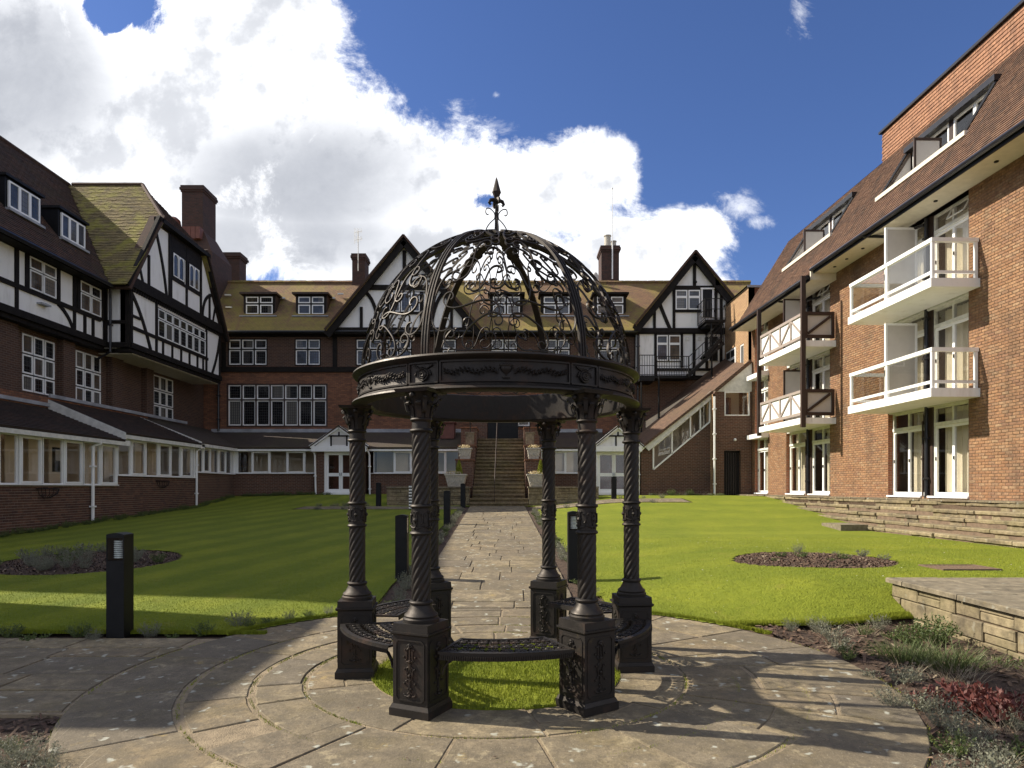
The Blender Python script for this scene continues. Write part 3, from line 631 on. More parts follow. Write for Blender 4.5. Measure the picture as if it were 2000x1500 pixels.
def arcslab(r0, r1, a0, a1, cen=(GX, GY)):
    k = max(2, int((a1 - a0) / 0.09)); g = 0.011
    A = [a0 + g / r1 + (a1 - a0 - 2 * g / r1) * i / k for i in range(k + 1)]; B = [a0 + g / r0 + (a1 - a0 - 2 * g / r0) * i / k for i in range(k + 1)]
    s0, s1 = random.uniform(-0.012, 0.012), random.uniform(-0.012, 0.012)
    P = [(r1 - g + s1, a) for a in A] + [(r0 + g + s0, b) for b in B[::-1]]
    return [(cen[0] + r * math.cos(a) + random.uniform(-.003, .003), cen[1] + r * math.sin(a) + random.uniform(-.003, .003)) for r, a in P]
random.seed(21)
for (r0, r1, ln) in ((1.06, 1.60, 0.80), (1.62, 1.99, 0.62), (2.03, 2.49, 0.72), (2.53, 3.25, 0.92)):
    cnt = int(2 * math.pi * (r0 + r1) / 2 / ln); a = random.random(); wts = [random.uniform(0.6, 1.45) for _ in range(cnt)]; T = sum(wts)
    for wv in wts:
        da = 2 * math.pi * wv / T
        mid = a + da / 2; ang = math.degrees(mid) % 360
        if r0 > 1.7 and r0 < 2.2 and 215 < ang < 325 and random.random() < 0.0: pass
        if (1.61 < r0 < 2.1 and 228 < ang < 318) or (r0 > 1.61 and (ang > 322 or ang < 55)): a += da; continue
        half = random.random()
        if half < 0.22 and (r1 - r0) > 0.5:
            rm = r0 + (r1 - r0) * random.uniform(0.4, 0.6); slab(patio, arcslab(r0, rm, a, a + da), random.uniform(-0.001, 0.004)); slab(patio, arcslab(rm + 0.004, r1, a, a + da), random.uniform(-0.001, 0.004))
        else: slab(patio, arcslab(r0, r1, a, a + da), random.uniform(-0.001, 0.005))
        a += da
a = R(226)
while a < R(319):
    da = R(random.uniform(13, 24)); slab(patio, arcslab(1.62, 2.49, a, min(a + da, R(321))), random.uniform(0, .004)); a += da
a = R(320)
while a < R(417):
    da = R(random.uniform(11, 19)); e_ = min(a + da, R(419)); rm = random.uniform(2.15, 2.75); slab(patio, arcslab(1.62, rm, a, e_), random.uniform(0, .004)); slab(patio, arcslab(rm + .01, 3.25, a, e_), random.uniform(0, .004)); a += da
# side path to the left
mb = MB(); mb.box(-13.0, -2.2, 4.85, 7.28, -0.10, -0.009); side = mb.build('side_path', M_JOINT, kind='structure')
def flagrow(parent, x0, x1, y0, y1, zf, wmin, wmax, skip=lambda x, y: False, g=0.010):
    x = x0
    while x < x1 - 0.15:
        wv = min(random.uniform(wmin, wmax), x1 - x)
        if x1 - x - wv < 0.25: wv = x1 - x
        if not skip(x + wv / 2, (y0 + y1) / 2):
            pts = wob([(x + g, y0 + g), (x + wv - g, y0 + g), (x + wv - g, y1 - g), (x + g, y1 - g)], 0.007)
            slab(parent, pts, zf(x + wv / 2, (y0 + y1) / 2) + random.uniform(-0.002, 0.004), tilt=0.006)
        x += wv
y = 4.88
for dy_ in (0.52, 0.46, 0.62, 0.36, 0.44):
    x = -13.0 + random.random() * 0.5
    while x < -2.3:
        wv = random.uniform(0.7, 1.25); e = min(x + wv, -2.25)
        corners = [(x + .012, y + .012), (e - .012, y + .012), (e - .012, y + dy_ - .012), (x + .012, y + dy_ - .012)]
        # cut against the circle
        def clipc(p):
            d = math.hypot(p[0] - GX, p[1] - GY)
            return p if d > 3.275 else None
        if all(clipc(p) for p in corners): slab(side, wob(corners, 0.008), random.uniform(0, 0.004))
        elif any(clipc(p) for p in corners[::3]):
            xa = corners[0][0]
            def xe(yy): 
                q = 3.275 ** 2 - (yy - GY) ** 2
                return GX - math.sqrt(q) if q > 0 else e - 0.012
            P = [(xa, y + .012)] + [(min(e - .012, xe(y + .012 + (dy_ - .024) * k / 4)), y + .012 + (dy_ - .024) * k / 4) for k in range(5)] + [(xa, y + dy_ - .012)]
            if min(p[0] for p in P[1:6]) > xa + 0.1: slab(side, P, random.uniform(0, 0.003))
        x += wv
    y += dy_
# the garden path, uphill to the steps
def pathz(x, y): return g1(0 * x - 0.5, y) - 0.004
P_ = []
ysp = [9.05]
while ysp[-1] < 27.9: ysp.append(ysp[-1] + random.uniform(0.42, 0.80))
ysp[-1] = 27.95
vs, fs = [], []
for i, yy in enumerate(np.linspace(8.95, 27.95, 60)): vs += [(pl(yy), yy, pathz(0, yy) - 0.008), (pr(yy), yy, pathz(0, yy) - 0.008), (pl(yy), yy, pathz(0, yy) - 0.15), (pr(yy), yy, pathz(0, yy) - 0.15)]
for i in range(59): a = 4 * i; fs += [(a, a + 1, a + 5, a + 4), (a, a + 4, a + 6, a + 2), (a + 1, a + 3, a + 7, a + 5)]
m = MB(); m.add(vs, fs); gpath = m.build('garden_path', M_JOINT, kind='structure', recalc=False)
def qslab(parent, x0, x1, y0, y1, g=0.009, zf=pathz):
    pts = wob([(x0 + g, y0 + g), (x1 - g, y0 + g), (x1 - g, y1 - g), (x0 + g, y1 - g)], 0.006); dz_ = random.uniform(-0.001, 0.006); vs = []
    for lvl, sh in ((-0.03, 0), (0.001, 0), (0.006, 0.006)):
        for k, (px_, py_) in enumerate(pts):
            cx, cy = (x0 + x1) / 2, (y0 + y1) / 2; vs.append((px_ + (sh if px_ < cx else -sh), py_ + (sh if py_ < cy else -sh), zf(px_, py_) + lvl + dz_))
    fs = [(8, 9, 10, 11)] + [(i, (i + 1) % 4, 4 + (i + 1) % 4, 4 + i) for i in range(4)] + [(4 + i, 4 + (i + 1) % 4, 8 + (i + 1) % 4, 8 + i) for i in range(4)]
    m = MB(); m.add(vs, fs); m.build('paving_slab', M_FLAG, parent, recalc=False)
for y0, y1 in zip(ysp, ysp[1:]):
    ym = (y0 + y1) / 2; a, b = pl(ym), pr(ym); cuts = [a]
    while cuts[-1] < b - 0.35:
        cuts.append(min(b, cuts[-1] + random.uniform(0.45, 1.15)))
    if cuts[-1] < b: cuts[-1] = b
    if b - cuts[-1] < 0.3: cuts[-1] = b
    for c, d in zip(cuts, cuts[1:]): qslab(gpath, c, d, y0, y1)
# cross path in front of the stair walls
def crossz(x, y): return g1(np.clip(x, -20, 7), y) + 0.0
m = MB()
for (x0, x1) in ((-8.4, -2.0), (0.95, 6.9)):
    for k in range(12):
        a, b = x0 + (x1 - x0) * k / 12, x0 + (x1 - x0) * (k + 1) / 12
        m.add([(a, 26.4, crossz(a, 26.4)), (b, 26.4, crossz(b, 26.4)), (b, 27.8, crossz(b, 27.8)), (a, 27.8, crossz(a, 27.8))], [(0, 1, 2, 3)])
cross = m.build('cross_path', M_JOINT, kind='structure', recalc=False)
for (x0, x1) in ((-8.4, -2.0), (0.95, 6.9)):
    for r0, r1 in ((26.4, 27.1), (27.1, 27.8)):
        x = x0
        while x < x1 - 0.2:
            e = min(x1, x + random.uniform(0.6, 1.1)); qslab(cross, x, e, r0, r1, zf=crossz); x = e
# round grass plot inside the gazebo
mb = MB(); mb.prism([(GX + 1.07 * math.cos(2 * math.pi * i / 48), GY + 1.07 * math.sin(2 * math.pi * i / 48), -0.05) for i in range(48)],
                    [(GX + 1.055 * math.cos(2 * math.pi * i / 48), GY + 1.055 * math.sin(2 * math.pi * i / 48), 0.012) for i in range(48)])
mb.build('grass_plot', M_GRASS, kind='structure')
# grass blades: dense in the plot, thinning over the near lawns
def blades(name, xs, ys, zs, h0, h1, wd):
    n = len(xs); a = rng.uniform(0, 2 * np.pi, n); ln = rng.uniform(0.1, 0.9, n) * 0.5; h = rng.uniform(h0, h1, n); b = rng.uniform(0, 2 * np.pi, n)
    dx, dy = np.cos(a) * wd / 2, np.sin(a) * wd / 2; V = np.empty((n, 3, 3))
    V[:, 0] = np.stack([xs - dx, ys - dy, zs], 1); V[:, 1] = np.stack([xs + dx, ys + dy, zs], 1); V[:, 2] = np.stack([xs + np.cos(b) * h * ln, ys + np.sin(b) * h * ln, zs + h], 1)
    bulk(name, V.reshape(-1, 3), np.arange(3 * n).reshape(n, 3), M_BLADE, kind='stuff')
n = 26000; rr = np.sqrt(rng.uniform(0, 1, n)) * 1.075; aa = rng.uniform(0, 2 * np.pi, n)
blades('grass', GX + rr * np.cos(aa), GY + rr * np.sin(aa), np.full(n, 0.008), 0.014, 0.040, 0.006)
N_ = 330000; yy = 7.3 + (rng.uniform(0, 1, N_) ** 1.9) * 9.0; xx = rng.uniform(-1, 1, N_) * (yy * 0.76 + 0.4)
ok = ~sunk(xx, yy) & ((xx < 4.7) | (yy > 8.4)) & (xx > -13.4); xx, yy = xx[ok], yy[ok]
blades('lawn_grass', xx, yy, G(xx, yy) - 0.004, 0.008, 0.022, 0.007)
n = 26000; xb = rng.uniform(1.3, 4.66, n); yb = 7.86 + 0.05 * np.sin(xb * 3) + rng.uniform(0.0, 0.10, n) ** 1.0; ok = np.hypot(xb - GX, yb - GY) > 3.25
blades('edge_grass', xb[ok], yb[ok], G(xb[ok], yb[ok]) - 0.012, 0.02, 0.055, 0.007)
n = 30000; xb = rng.uniform(-9, -2.7, n); yb = 7.45 + rng.uniform(0.0, 0.08, n); blades('edge_grass', xb, yb, G(xb, yb) - 0.012, 0.02, 0.05, 0.007)
# rougher tufts along the edges of the lawn
e = rng.uniform(0, 1, 40000); xe = np.concatenate([np.full(0, 0.0), GX + 3.26 * np.cos(e * np.pi)]); ye = GY + 3.26 * np.sin(e * np.pi) + rng.uniform(-0.01, 0.05, 40000)
ok = (ye > 7.4) & ((xe < pl(ye) - .42) | (xe > pr(ye) + .38))
blades('edge_grass', xe[ok], ye[ok], G(xe[ok], ye[ok]) - 0.01, 0.02, 0.06, 0.007)
# moss and small weeds in the joints, daisies on the lawn, leaf litter
n = 5200; rj = rng.choice([1.61, 2.01, 2.51, 3.24], n) + rng.normal(0, .008, n); aj = rng.choice(rng.uniform(0, 2 * np.pi, 70), n) + rng.normal(0, .035, n)
blades('joint_weeds', GX + rj * np.cos(aj), GY + rj * np.sin(aj), np.full(n, -0.008), 0.006, 0.024, 0.005)
def specks(name, x, y, z, s, mt):
    n = len(x); q = rng.uniform(0, 6.28, n); V = np.stack([np.stack([x + s * np.cos(q + k), y + s * np.sin(q + k) * .7, z + rng.uniform(0, .5, n) * s], 1) for k in (0, 1.57, 3.14, 4.71)], 1); bulk(name, V.reshape(-1, 3), np.arange(4 * n).reshape(n, 4), mt, kind='stuff')
n = 170; x = rng.uniform(1.5, 9, n); y = rng.uniform(8.3, 16, n); ok = ~sunk(x, y); x, y = x[ok], y[ok]; specks('daisies', x, y, G(x, y) + .02, rng.uniform(.006, .012, len(x)), M_WHITE)
n = 260; x = rng.uniform(-3.3, 3.1, n); y = rng.uniform(3, 9.0, n); ok = np.hypot(x - GX, y - GY) < 3.2; x, y = x[ok], y[ok]; specks('leaf_litter', x, y, np.full(len(x), .010), rng.uniform(.005, .014, len(x)), M_CHIP)
# ------------------------------------------------------------------ half-timbered wing on the left
LWX = -16.4
wing = thing('half_timbered_wing', 'long black and white half-timbered wing with dark tiled roof and mossy cross gable', 'building', (-16.4, 24, 0.4))
Lb = Fr(-16.4, 0, 0, 1, 1, 0)       # brick storey
Lt = Fr(-15.95, 0, 0, 1, 1, 0)      # jettied timber storey
Lg = Fr(-15.0, 0, 0, 1, 1, 0)       # gable front
L0 = 13.6
wn = [(22.85, 24.45), (25.65, 27.2), (31.2, 33.0)]
holes = [(a, b, 4.87, 6.79) for a, b in wn]
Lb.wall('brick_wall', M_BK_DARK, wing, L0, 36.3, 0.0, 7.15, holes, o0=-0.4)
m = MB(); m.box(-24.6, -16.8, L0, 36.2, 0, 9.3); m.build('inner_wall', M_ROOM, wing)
for a, b in ((18.0, 19.4), (21.2, 22.35), (24.6, 25.25), (27.6, 28.4), (30.2, 30.8)):
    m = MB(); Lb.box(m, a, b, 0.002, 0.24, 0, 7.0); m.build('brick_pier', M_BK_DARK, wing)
m = MB(); Lb.box(m, L0, 30.0, 0.0, 0.40, 4.30, 4.72); m.build('brick_ledge', M_BK_MID, wing)
for a, b in wn: window(Lb, wing, a, b, 4.87, 6.79, 3, (1, 1, 0.85), o=-0.04, fw=0.05, gap=0.05, surround=(0.05, 0.03), glass=lambda: random.choice([M_GD, M_GP, M_GD]))
# timber storey: white panels, sills, rails, posts
ZB, ZM, ZE = 7.34, 8.10, 9.32
tw = [(22.55, 23.85), (25.2, 26.45), (19.3, 20.6)]
Lt.wall('rendered_wall', M_PLASTER, wing, L0, 26.6, 7.1, 9.4, [(a, b, 8.18, 9.28) for a, b in tw], o0=-0.3)
def beamobj(fr, a, b, wd, o0=0.0, o1=0.05, par=None, name='timber_beam'):
    m = MB(); fr.beam(m, a, b, wd, o0, o1 + random.uniform(0, 0.006)); return m.build(name, M_TIMBER, par or wing)
def stripobj(fr, pts, wd, o0=0.0, o1=0.045, par=None):
    m = MB(); fr.strip(m, pts, wd, o0, o1 + random.uniform(0, 0.006)); return m.build('curved_brace', M_TIMBER, par or wing)
beamobj(Lt, (L0, 7.22), (26.6, 7.22), 0.24, 0.0, 0.14); beamobj(Lt, (L0, 7.02), (26.6, 7.02), 0.14, -0.3, 0.05)
beamobj(Lt, (L0, ZM), (26.4, ZM), 0.15, 0.0, 0.065); beamobj(Lt, (L0, 9.36), (26.6, 9.36), 0.14, 0.0, 0.065)
for u in (15.9, 17.3, 19.15, 20.75, 21.95, 22.42, 23.97, 24.85, 25.08, 26.55): beamobj(Lt, (u, ZM), (u, 9.3), 0.16, 0.0, 0.05)
for u in (16.5, 18.4, 21.95, 24.85, 25.45, 25.95): beamobj(Lt, (u, 7.3), (u, ZM), 0.13, 0.0, 0.05)
stripobj(Lt, bez((23.95, 8.06), (24.5, 7.85), (24.78, 7.35)), 0.13); stripobj(Lt, bez((19.2, 8.06), (19.8, 7.85), (20.0, 7.35)), 0.13)
for a, b in tw: window(Lt, wing, a, b, 8.20, 9.27, 2, (0.38, 0.62), o=-0.02, fw=0.045, gap=0.04, surround=(0.045, 0.03), glass=lambda: random.choice([M_GD, M_GP]))
m = MB(); Lt.poly(m, [(22.9, 7.78), (23.35, 7.78), (23.35, 7.84), (22.9, 7.84)], 0.0, 0.2); m.build('wall_vent', M_LEAD, wing)
# main roof, courses of tiles
EA, EZ, RX, RZ = -15.42, 9.42, -20.1, 15.3
slp = math.hypot(RX - EA, RZ - EZ); sv_ = ((RX - EA) / slp, (RZ - EZ) / slp); nv_ = (sv_[1] * 1.0, -sv_[0])
def LR(u, v, o): return (EA + sv_[0] * v + abs(sv_[1]) * o, u, EZ + sv_[1] * v + abs(sv_[0]) * o)
def valley(u, v):   # where the main slope runs into the cross gable slope (u = distance, slope 1.23 from y 26.1)
    z = EZ + sv_[1] * v; return u < 26.1 + (z - 9.4) / 1.23
dz1, dz2 = (22.15, 23.75), (24.75, 26.25)
def notdorm(u, v):
    z = EZ + sv_[1] * v
    for a, b in (dz1, dz2, (19.4, 21.0)):
        if a < u < b and 10.60 < z < 11.72: return False
    return True
m = MB(); m.prism([(EA, L0 - 0.2, EZ - 0.02), (RX, L0 - 0.2, RZ - 0.02), (RX - 4.7, L0 - 0.2, EZ - 0.02)], [(EA, 31.0, EZ - 0.02), (RX, 31.0, RZ - 0.02), (RX - 4.7, 31.0, EZ - 0.02)]); roofL = m.build('roof', M_TILE_L, wing)
clad(roofL, 'roof_tile', M_TILE_L, LR, (L0 - 0.2, 31.2), (0, slp), 0.27, 0.13, 0.007, 0.006, lambda u, v: valley(u, v) and notdorm(u, v), tilt=0.022, near=inview, jit=0.8)
m = MB(); m.tube([(EA + 0.07, L0 - 0.3, EZ - 0.05), (EA + 0.07, 26.2, EZ - 0.05)], 0.075, 8); m.build('gutter', M_GUTTER, wing)
m = MB(); m.box(-15.92, -15.45, L0, 26.3, EZ - 0.12, EZ - 0.04); m.build('soffit', M_TIMBER, wing)
m = MB(); Lt.box(m, L0 - .05, L0, -4.0, 0.05, 7.1, 9.4); m.build('end_wall', M_BK_DARK, wing)
# dormers with a flat lead roof
for i, (a, b) in enumerate((dz1, dz2, (19.4, 21.0))):
    fx = -16.42; m = MB(); zt = 11.72
    m.prism([(fx, a - 0.05, 10.62), (fx, a - 0.05, zt), (fx - (zt - 10.62) / 1.256, a - 0.05, zt)], [(fx, a + 0.03, 10.62), (fx, a + 0.03, zt), (fx - (zt - 10.62) / 1.256, a + 0.03, zt)])
    m.prism([(fx, b - 0.03, 10.62), (fx, b - 0.03, zt), (fx - (zt - 10.62) / 1.256, b - 0.03, zt)], [(fx, b + 0.05, 10.62), (fx, b + 0.05, zt), (fx - (zt - 10.62) / 1.256, b + 0.05, zt)])
    m.box(fx - 1.0, fx + 0.10, a - 0.12, b + 0.12, zt, zt + 0.09); m.box(fx - 0.3, fx - 0.03, a + 0.03, b - 0.03, 10.5, zt)
    d = m.build('dormer', M_BLACK, wing); fD = Fr(fx, 0, 0, 1, 1, 0)
    window(fD, wing, a + 0.07, b - 0.07, 10.76, 11.62, 3, (1,), o=0.0, fw=0.055, glass=M_GS)
    m = MB(); m.box(fx, fx + 0.16, a - 0.05, b + 0.05, 10.62, 10.70); m.build('lead_sill', M_LEAD, wing)
# cross gable: mossy slope towards the camera, hipped end
YR, HR = 30.9, 15.3; s2 = math.hypot(YR - 26.1, HR - 9.4); q1, q2 = (YR - 26.1) / s2, (HR - 9.4) / s2
def GS(u, v, o): return (u, 26.1 + q1 * v - q2 * o, 9.4 + q2 * v + q1 * o)
def gins(u, v):
    z = 9.4 + q2 * v; y = 26.1 + q1 * v
    xl = EA - (z - EZ) / 1.256           # valley with the main slope
    xr = -14.72 if z < 12.92 else -14.72 - (z - 12.92) * (16.75 - 14.72) / (15.3 - 12.92)
    return xl < u < xr
XL0 = RX - 0.2
m = MB(); bk = YR + (YR - 26.1)
m.add([(EA - 0.1, 26.1, 9.38), (-14.75, 26.1, 9.38), (-14.75, 26.1 + (12.9 - 9.4) / 1.23, 12.88), (-16.75, YR, 15.27), (RX, YR, 15.27),
       (-14.75, bk, 9.38), (-14.75, bk - (12.9 - 9.4) / 1.23, 12.88), (RX - 1, bk, 9.38), (RX, 26.2, 9.38)],
      [(0, 1, 2, 3, 4), (2, 6, 3), (3, 6, 5, 7, 4), (0, 4, 8)]); groof = m.build('cross_roof', M_TILE_G, wing, recalc=False)
clad(groof, 'roof_tile', M_TILE_G, GS, (-20.3, -14.72), (0, s2), 0.24, 0.12, 0.007, 0.006, gins, tilt=0.022, jit=0.9, keepi=0)
hs = math.hypot(16.75 - 14.72, 15.3 - 12.9); h1, h2 = (16.75 - 14.72) / hs, (15.3 - 12.9) / hs
def HS(u, v, o): return (-14.72 - h1 * v + h2 * o, u, 12.9 + h2 * v + h1 * o)
clad(groof, 'hip_tile', M_TILE_L, HS, (28.6, 33.2), (0, hs), 0.27, 0.13, 0.007, 0.006, lambda u, v: abs(u - YR) < 2.0 * (1 - v / hs) , tilt=0.022, jit=0.5, keepi=0)
m = MB(); m.tube([(RX + 0.2, YR, 15.33), (-16.72, YR, 15.33)], 0.09, 6); m.tube([(-16.72, YR, 15.32), (-14.75, 28.95, 12.98)], 0.09, 6); m.tube([(-20.1, L0 - .2, 15.33), (-20.1, 31, 15.33)], 0.1, 6); m.build('ridge_tiles', M_TILE_L, roofL)
# gable front
A0, A1 = 26.75, 35.05
m = MB(); Lg.poly(m, [(A0, 7.1), (A1, 7.1), (A1, 9.7), (33.05, 12.7), (28.85, 12.7), (A0, 9.9)], -0.35, 0.0); m.build('rendered_gable', M_PLASTER, wing)
m = MB(); m.box(-16.4, -15.02, A0, A0 + 0.25, 7.1, 9.5); m.build('return_wall', M_PLASTER, wing)
fR = Fr(-16.0, A0, 1, 0, 0, -1)
for u in (0.08, 0.95): beamobj(fR, (u, 7.1), (u, 9.5), 0.16, 0.0, 0.05)
beamobj(fR, (0, 8.1), (1.0, 8.1), 0.14, 0.0, 0.04); beamobj(fR, (0, 7.2), (1.0, 7.2), 0.2, 0.0, 0.1)
downpipe([(-15.6, 26.5, 9.35), (-15.65, 26.6, 9.0), (-15.65, 26.6, 6.9), (-16.2, 26.6, 6.6)], 0.05, M_GUTTER, wing)
beamobj(Lg, (A0, 7.2), (A1, 7.2), 0.22, 0.0, 0.12); beamobj(Lg, (A0, 7.0), (A1, 7.0), 0.14, -0.5, 0.04)
beamobj(Lg, (A0, 9.70), (A1, 9.70), 0.42, 0.0, 0.16)
m = MB()
for k in range(46): u = A0 + 0.1 + k * 0.18; Lg.box(m, u, u + 0.09, 0.0, 0.10, 9.36, 9.47)
m.build('dentils', M_TIMBER, wing, kind='stuff')
beamobj(Lg, (A0, 7.93), (33.6, 7.93), 0.13, 0, 0.06)
for u in (A0 + 0.09, 28.75, 33.45, A1 - 0.08): beamobj(Lg, (u, 7.3), (u, 9.5), 0.18 if u in (A0 + 0.09,) else 0.13, 0, 0.055)
for u in (29.3, 30.1, 30.9, 31.7, 32.5, 33.1): beamobj(Lg, (u, 7.3), (u, 7.88), 0.11, 0, 0.05)
stripobj(Lg, bez((26.85, 9.3), (27.6, 8.7), (28.3, 7.32)), 0.16); stripobj(Lg, bez((34.95, 9.2), (34.7, 8.2), (34.1, 7.32)), 0.15)
beamobj(Lg, (A0, 8.4), (27.5, 8.4), 0.1, 0, 0.05)
window(Lg, wing, 28.85, 33.3, 8.02, 9.2, 7, (0.36, 0.64), o=0.0, fw=0.045, gap=0.045, surround=(0.04, 0.05))
for a in (30.15, 31.65): window(Lg, wing, a, a + 0.98, 10.98, 12.0, 2, (1,), o=0.0, fw=0.04, gap=0.05, surround=(0.06, 0.05), arch=True, glass=M_GS)
for u in (28.15, 29.85, 30.0, 31.42, 32.85, 33.8): beamobj(Lg, (u, 9.9), (u, 12.7 if 28.6 < u < 33.2 else 11.2), 0.14 if u != 30.0 else 0.1, 0, 0.055)
for z in (10.85, 12.12): beamobj(Lg, (29.9, z), (32.85, z), 0.16 if z > 11 else 0.12, 0, 0.05)
m = MB(); Lg.box(m, 29.95, 32.85, 0.0, 0.045, 12.05, 12.8); m.build('timber_panel', M_TIMBER, wing)
stripobj(Lg, bez((28.6, 12.6), (29.3, 11.4), (29.6, 9.95)), 0.15); stripobj(Lg, bez((34.0, 11.2), (33.1, 10.9), (33.05, 9.95)), 0.15)
stripobj(Lg, bez((27.4, 10.6), (27.6, 10.2), (27.7, 9.95)), 0.12); stripobj(Lg, bez((34.5, 10.8), (34.3, 10.3), (34.2, 9.95)), 0.12)
# barge boards
m = MB(); Lg.beam(m, (26.35, 9.35), (28.75, 12.95), 0.30, 0.12, 0.26); m.build('barge_board', M_TIMBER, wing)
m = MB(); Lg.beam(m, (35.5, 9.25), (33.1, 12.95), 0.30, 0.12, 0.26); m.build('barge_board', M_TIMBER, wing)
m = MB(); Lg.beam(m, (28.6, 12.88), (33.3, 12.88), 0.18, 0.0, 0.32); m.build('eaves_board', M_TIMBER, wing)
for p_, q_ in (((26.3, 9.28), (28.9, 13.1)), ((35.55, 9.2), (32.95, 13.1))): m = MB(); Lg.beam(m, p_, q_, 0.08, -0.3, 0.32); m.build('verge_tiles', M_TILE_L, wing)
m = MB(); Lg.box(m, 27.0, 34.9, -1.35, -0.02, 6.90, 6.94); m.build('jetty_soffit', M_CREAM, wing)
# big chimney stack behind the cross gable, on its stepped base
def stack(par, x0, x1, y0, y1, z0, z1, mt=M_BK_STACK, crown=0.09, pots=(), name='chimney'):
    m = MB(); m.box(x0, x1, y0, y1, z0, z1 - 0.35)
    for k, (dz, e) in enumerate(((0.35, crown * 0.5), (0.25, crown), (0.12, crown * 0.6))): m.box(x0 - e, x1 + e, y0 - e, y1 + e, z1 - dz, z1 - (0.25, 0.12, 0.0)[k])
    c = m.build(name, mt, par)
    for (px_, py_, r, h) in pots: q = MB(); q.lathe([(r * 1.1, z1), (r, z1 + 0.05), (r * 0.9, z1 + h - 0.06), (r * 1.08, z1 + h - 0.05), (r * 1.08, z1 + h)], 12, (px_, py_)); q.build('chimney_pot', M_PLANTER, c)
    return c
c1 = stack(wing, -17.9, -16.75, 37.0, 38.6, 10, 18.0)
m = MB(); m.box(-17.95, -16.1, 36.6, 39.2, 9, 14.3); m.hexa([(-17.95, 36.6, 14.3), (-16.1, 36.6, 14.3), (-16.1, 39.2, 14.3), (-17.95, 39.2, 14.3), (-17.9, 37.0, 15.5), (-16.7, 37.0, 15.5), (-16.7, 38.6, 15.5), (-17.9, 38.6, 15.5)]); m.build('chimney_base', M_BK_STACK, c1)
m = MB()
for k in range(5): m.box(-17.95 + 0.25 * k, -17.72 + 0.25 * k, 36.55, 37.0, 14.9 + 0.02 * k, 15.6)
m.lathe([(0.36, 15.6), (0.40, 16.0), (0.36, 16.25), (0.2, 16.4)], 14, (-18.55, 37.4)); m.build('chimney_shoulder', M_TERRA, c1)
c2 = stack(wing, -17.1, -16.2, 40.6, 41.6, 12, 15.6, crown=0.12)
# unseen block added left of the frame, shaped to throw shade on the patio
ann = thing('shadow_block', 'unseen brick block added beyond the gap, left of the frame, to shade the patio', 'building', (-15, 8.5, 0))
m = MB(); m.box(-18.5, -12.3, 7.0, 10.4, -0.1, 8.0); m.build('brick_wall', M_BK_DARK, ann)
m = MB(); m.prism([(-18.8, 6.8, 8.0), (-12.1, 6.8, 8.0), (-14.3, 8.2, 9.6), (-16.5, 8.2, 9.6)], [(-18.8, 10.6, 8.0), (-12.1, 10.6, 8.0), (-14.3, 9.2, 9.6), (-16.5, 9.2, 9.6)])
m.build('roof', M_TILE_L, ann)
# ------------------------------------------------------------------ main house at the back
HY = 36.3
H = Fr(0, HY, 1, 0, 0, -1)
def hx(px, y=HY): return (px - 1000) * y / F
def hz_(py, y=HY): return 1.6 + (HZ - py) * y / F
house = thing('main_house', 'three-storey brick house across the back with mossy roof, dormers and half-timbered gables', 'building', (-1, HY, 1))
XR_ = hx(1412)
big = (hx(446), hx(637), hz_(831), hz_(752))
w1 = [(hx(448), hx(521), 3), (hx(578), hx(625), 2), (hx(697), hx(745), 2), (hx(755), hx(803), 2), (hx(865), hx(890), 1), (hx(960), hx(1009), 2), (hx(1065), hx(1112), 2), (hx(1168), hx(1215), 2)]
gw = [(hx(741), hx(766), hz_(810), hz_(770)), (hx(787), hx(812), hz_(810), hz_(770)), (hx(1251), hx(1281), hz_(812), hz_(779)), (hx(1284), hx(1307), hz_(812), hz_(779)), (hx(1012), hx(1034), hz_(832), hz_(790))]
holes = [big] + [(a, b, 8.13, 9.5) for a, b, c in w1] + gw
zbeam = hz_(722)
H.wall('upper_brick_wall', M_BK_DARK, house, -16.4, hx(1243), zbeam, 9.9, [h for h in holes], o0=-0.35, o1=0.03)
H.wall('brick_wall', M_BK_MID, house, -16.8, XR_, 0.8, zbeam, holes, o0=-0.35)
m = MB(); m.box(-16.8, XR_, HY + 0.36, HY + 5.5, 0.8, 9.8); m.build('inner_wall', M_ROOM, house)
beamobj(H, (-16.3, zbeam), (hx(1243), zbeam), 0.26, 0.0, 0.10, house)
beamobj(H, (-16.3, 9.78), (hx(1243), 9.78), 0.3, 0.0, 0.14, house)
for px in (452 - 14, 655, 1243): beamobj(H, (hx(px), zbeam), (hx(px), 9.7), 0.22, 0.03, 0.10, house)
window(H, house, *big, 7, (0.36, 0.64), o=-0.1, fw=0.055, gap=0.07, surround=(0.08, 0.11), mulmat=M_BROWN)
for i, (a, b, c) in enumerate(w1): window(H, house, a, b, 8.15, 9.48, c, (0.38, 0.62), o=-0.05, fw=0.055, gap=0.07, surround=(0.05, 0.1), glass=M_GD if i in (0, 4) else lambda: random.choice([M_GS, M_GD, M_GS]))
for g in gw[:2]: window(H, house, *g, 1, (1,), o=-0.05, fw=0.06, surround=(0.06, 0.08))
window(H, house, *gw[2], 1, (1,), o=-0.05, fw=0.05, surround=(0.05, 0.08), glass=M_GP); window(H, house, *gw[3], 1, (1,), o=-0.05, fw=0.05, surround=(0.05, 0.08), glass=M_GS); window(H, house, *gw[4], 1, (1,), o=-0.05, fw=0.06, surround=(0.05, 0.08), glass=M_GP)
for px in (688, 812, 905): m = MB(); H.box(m, hx(px), hx(px) + 0.5, 0.0, 0.12, hz_(845), 7.4); m.build('brick_pier', M_BK_MID, house)
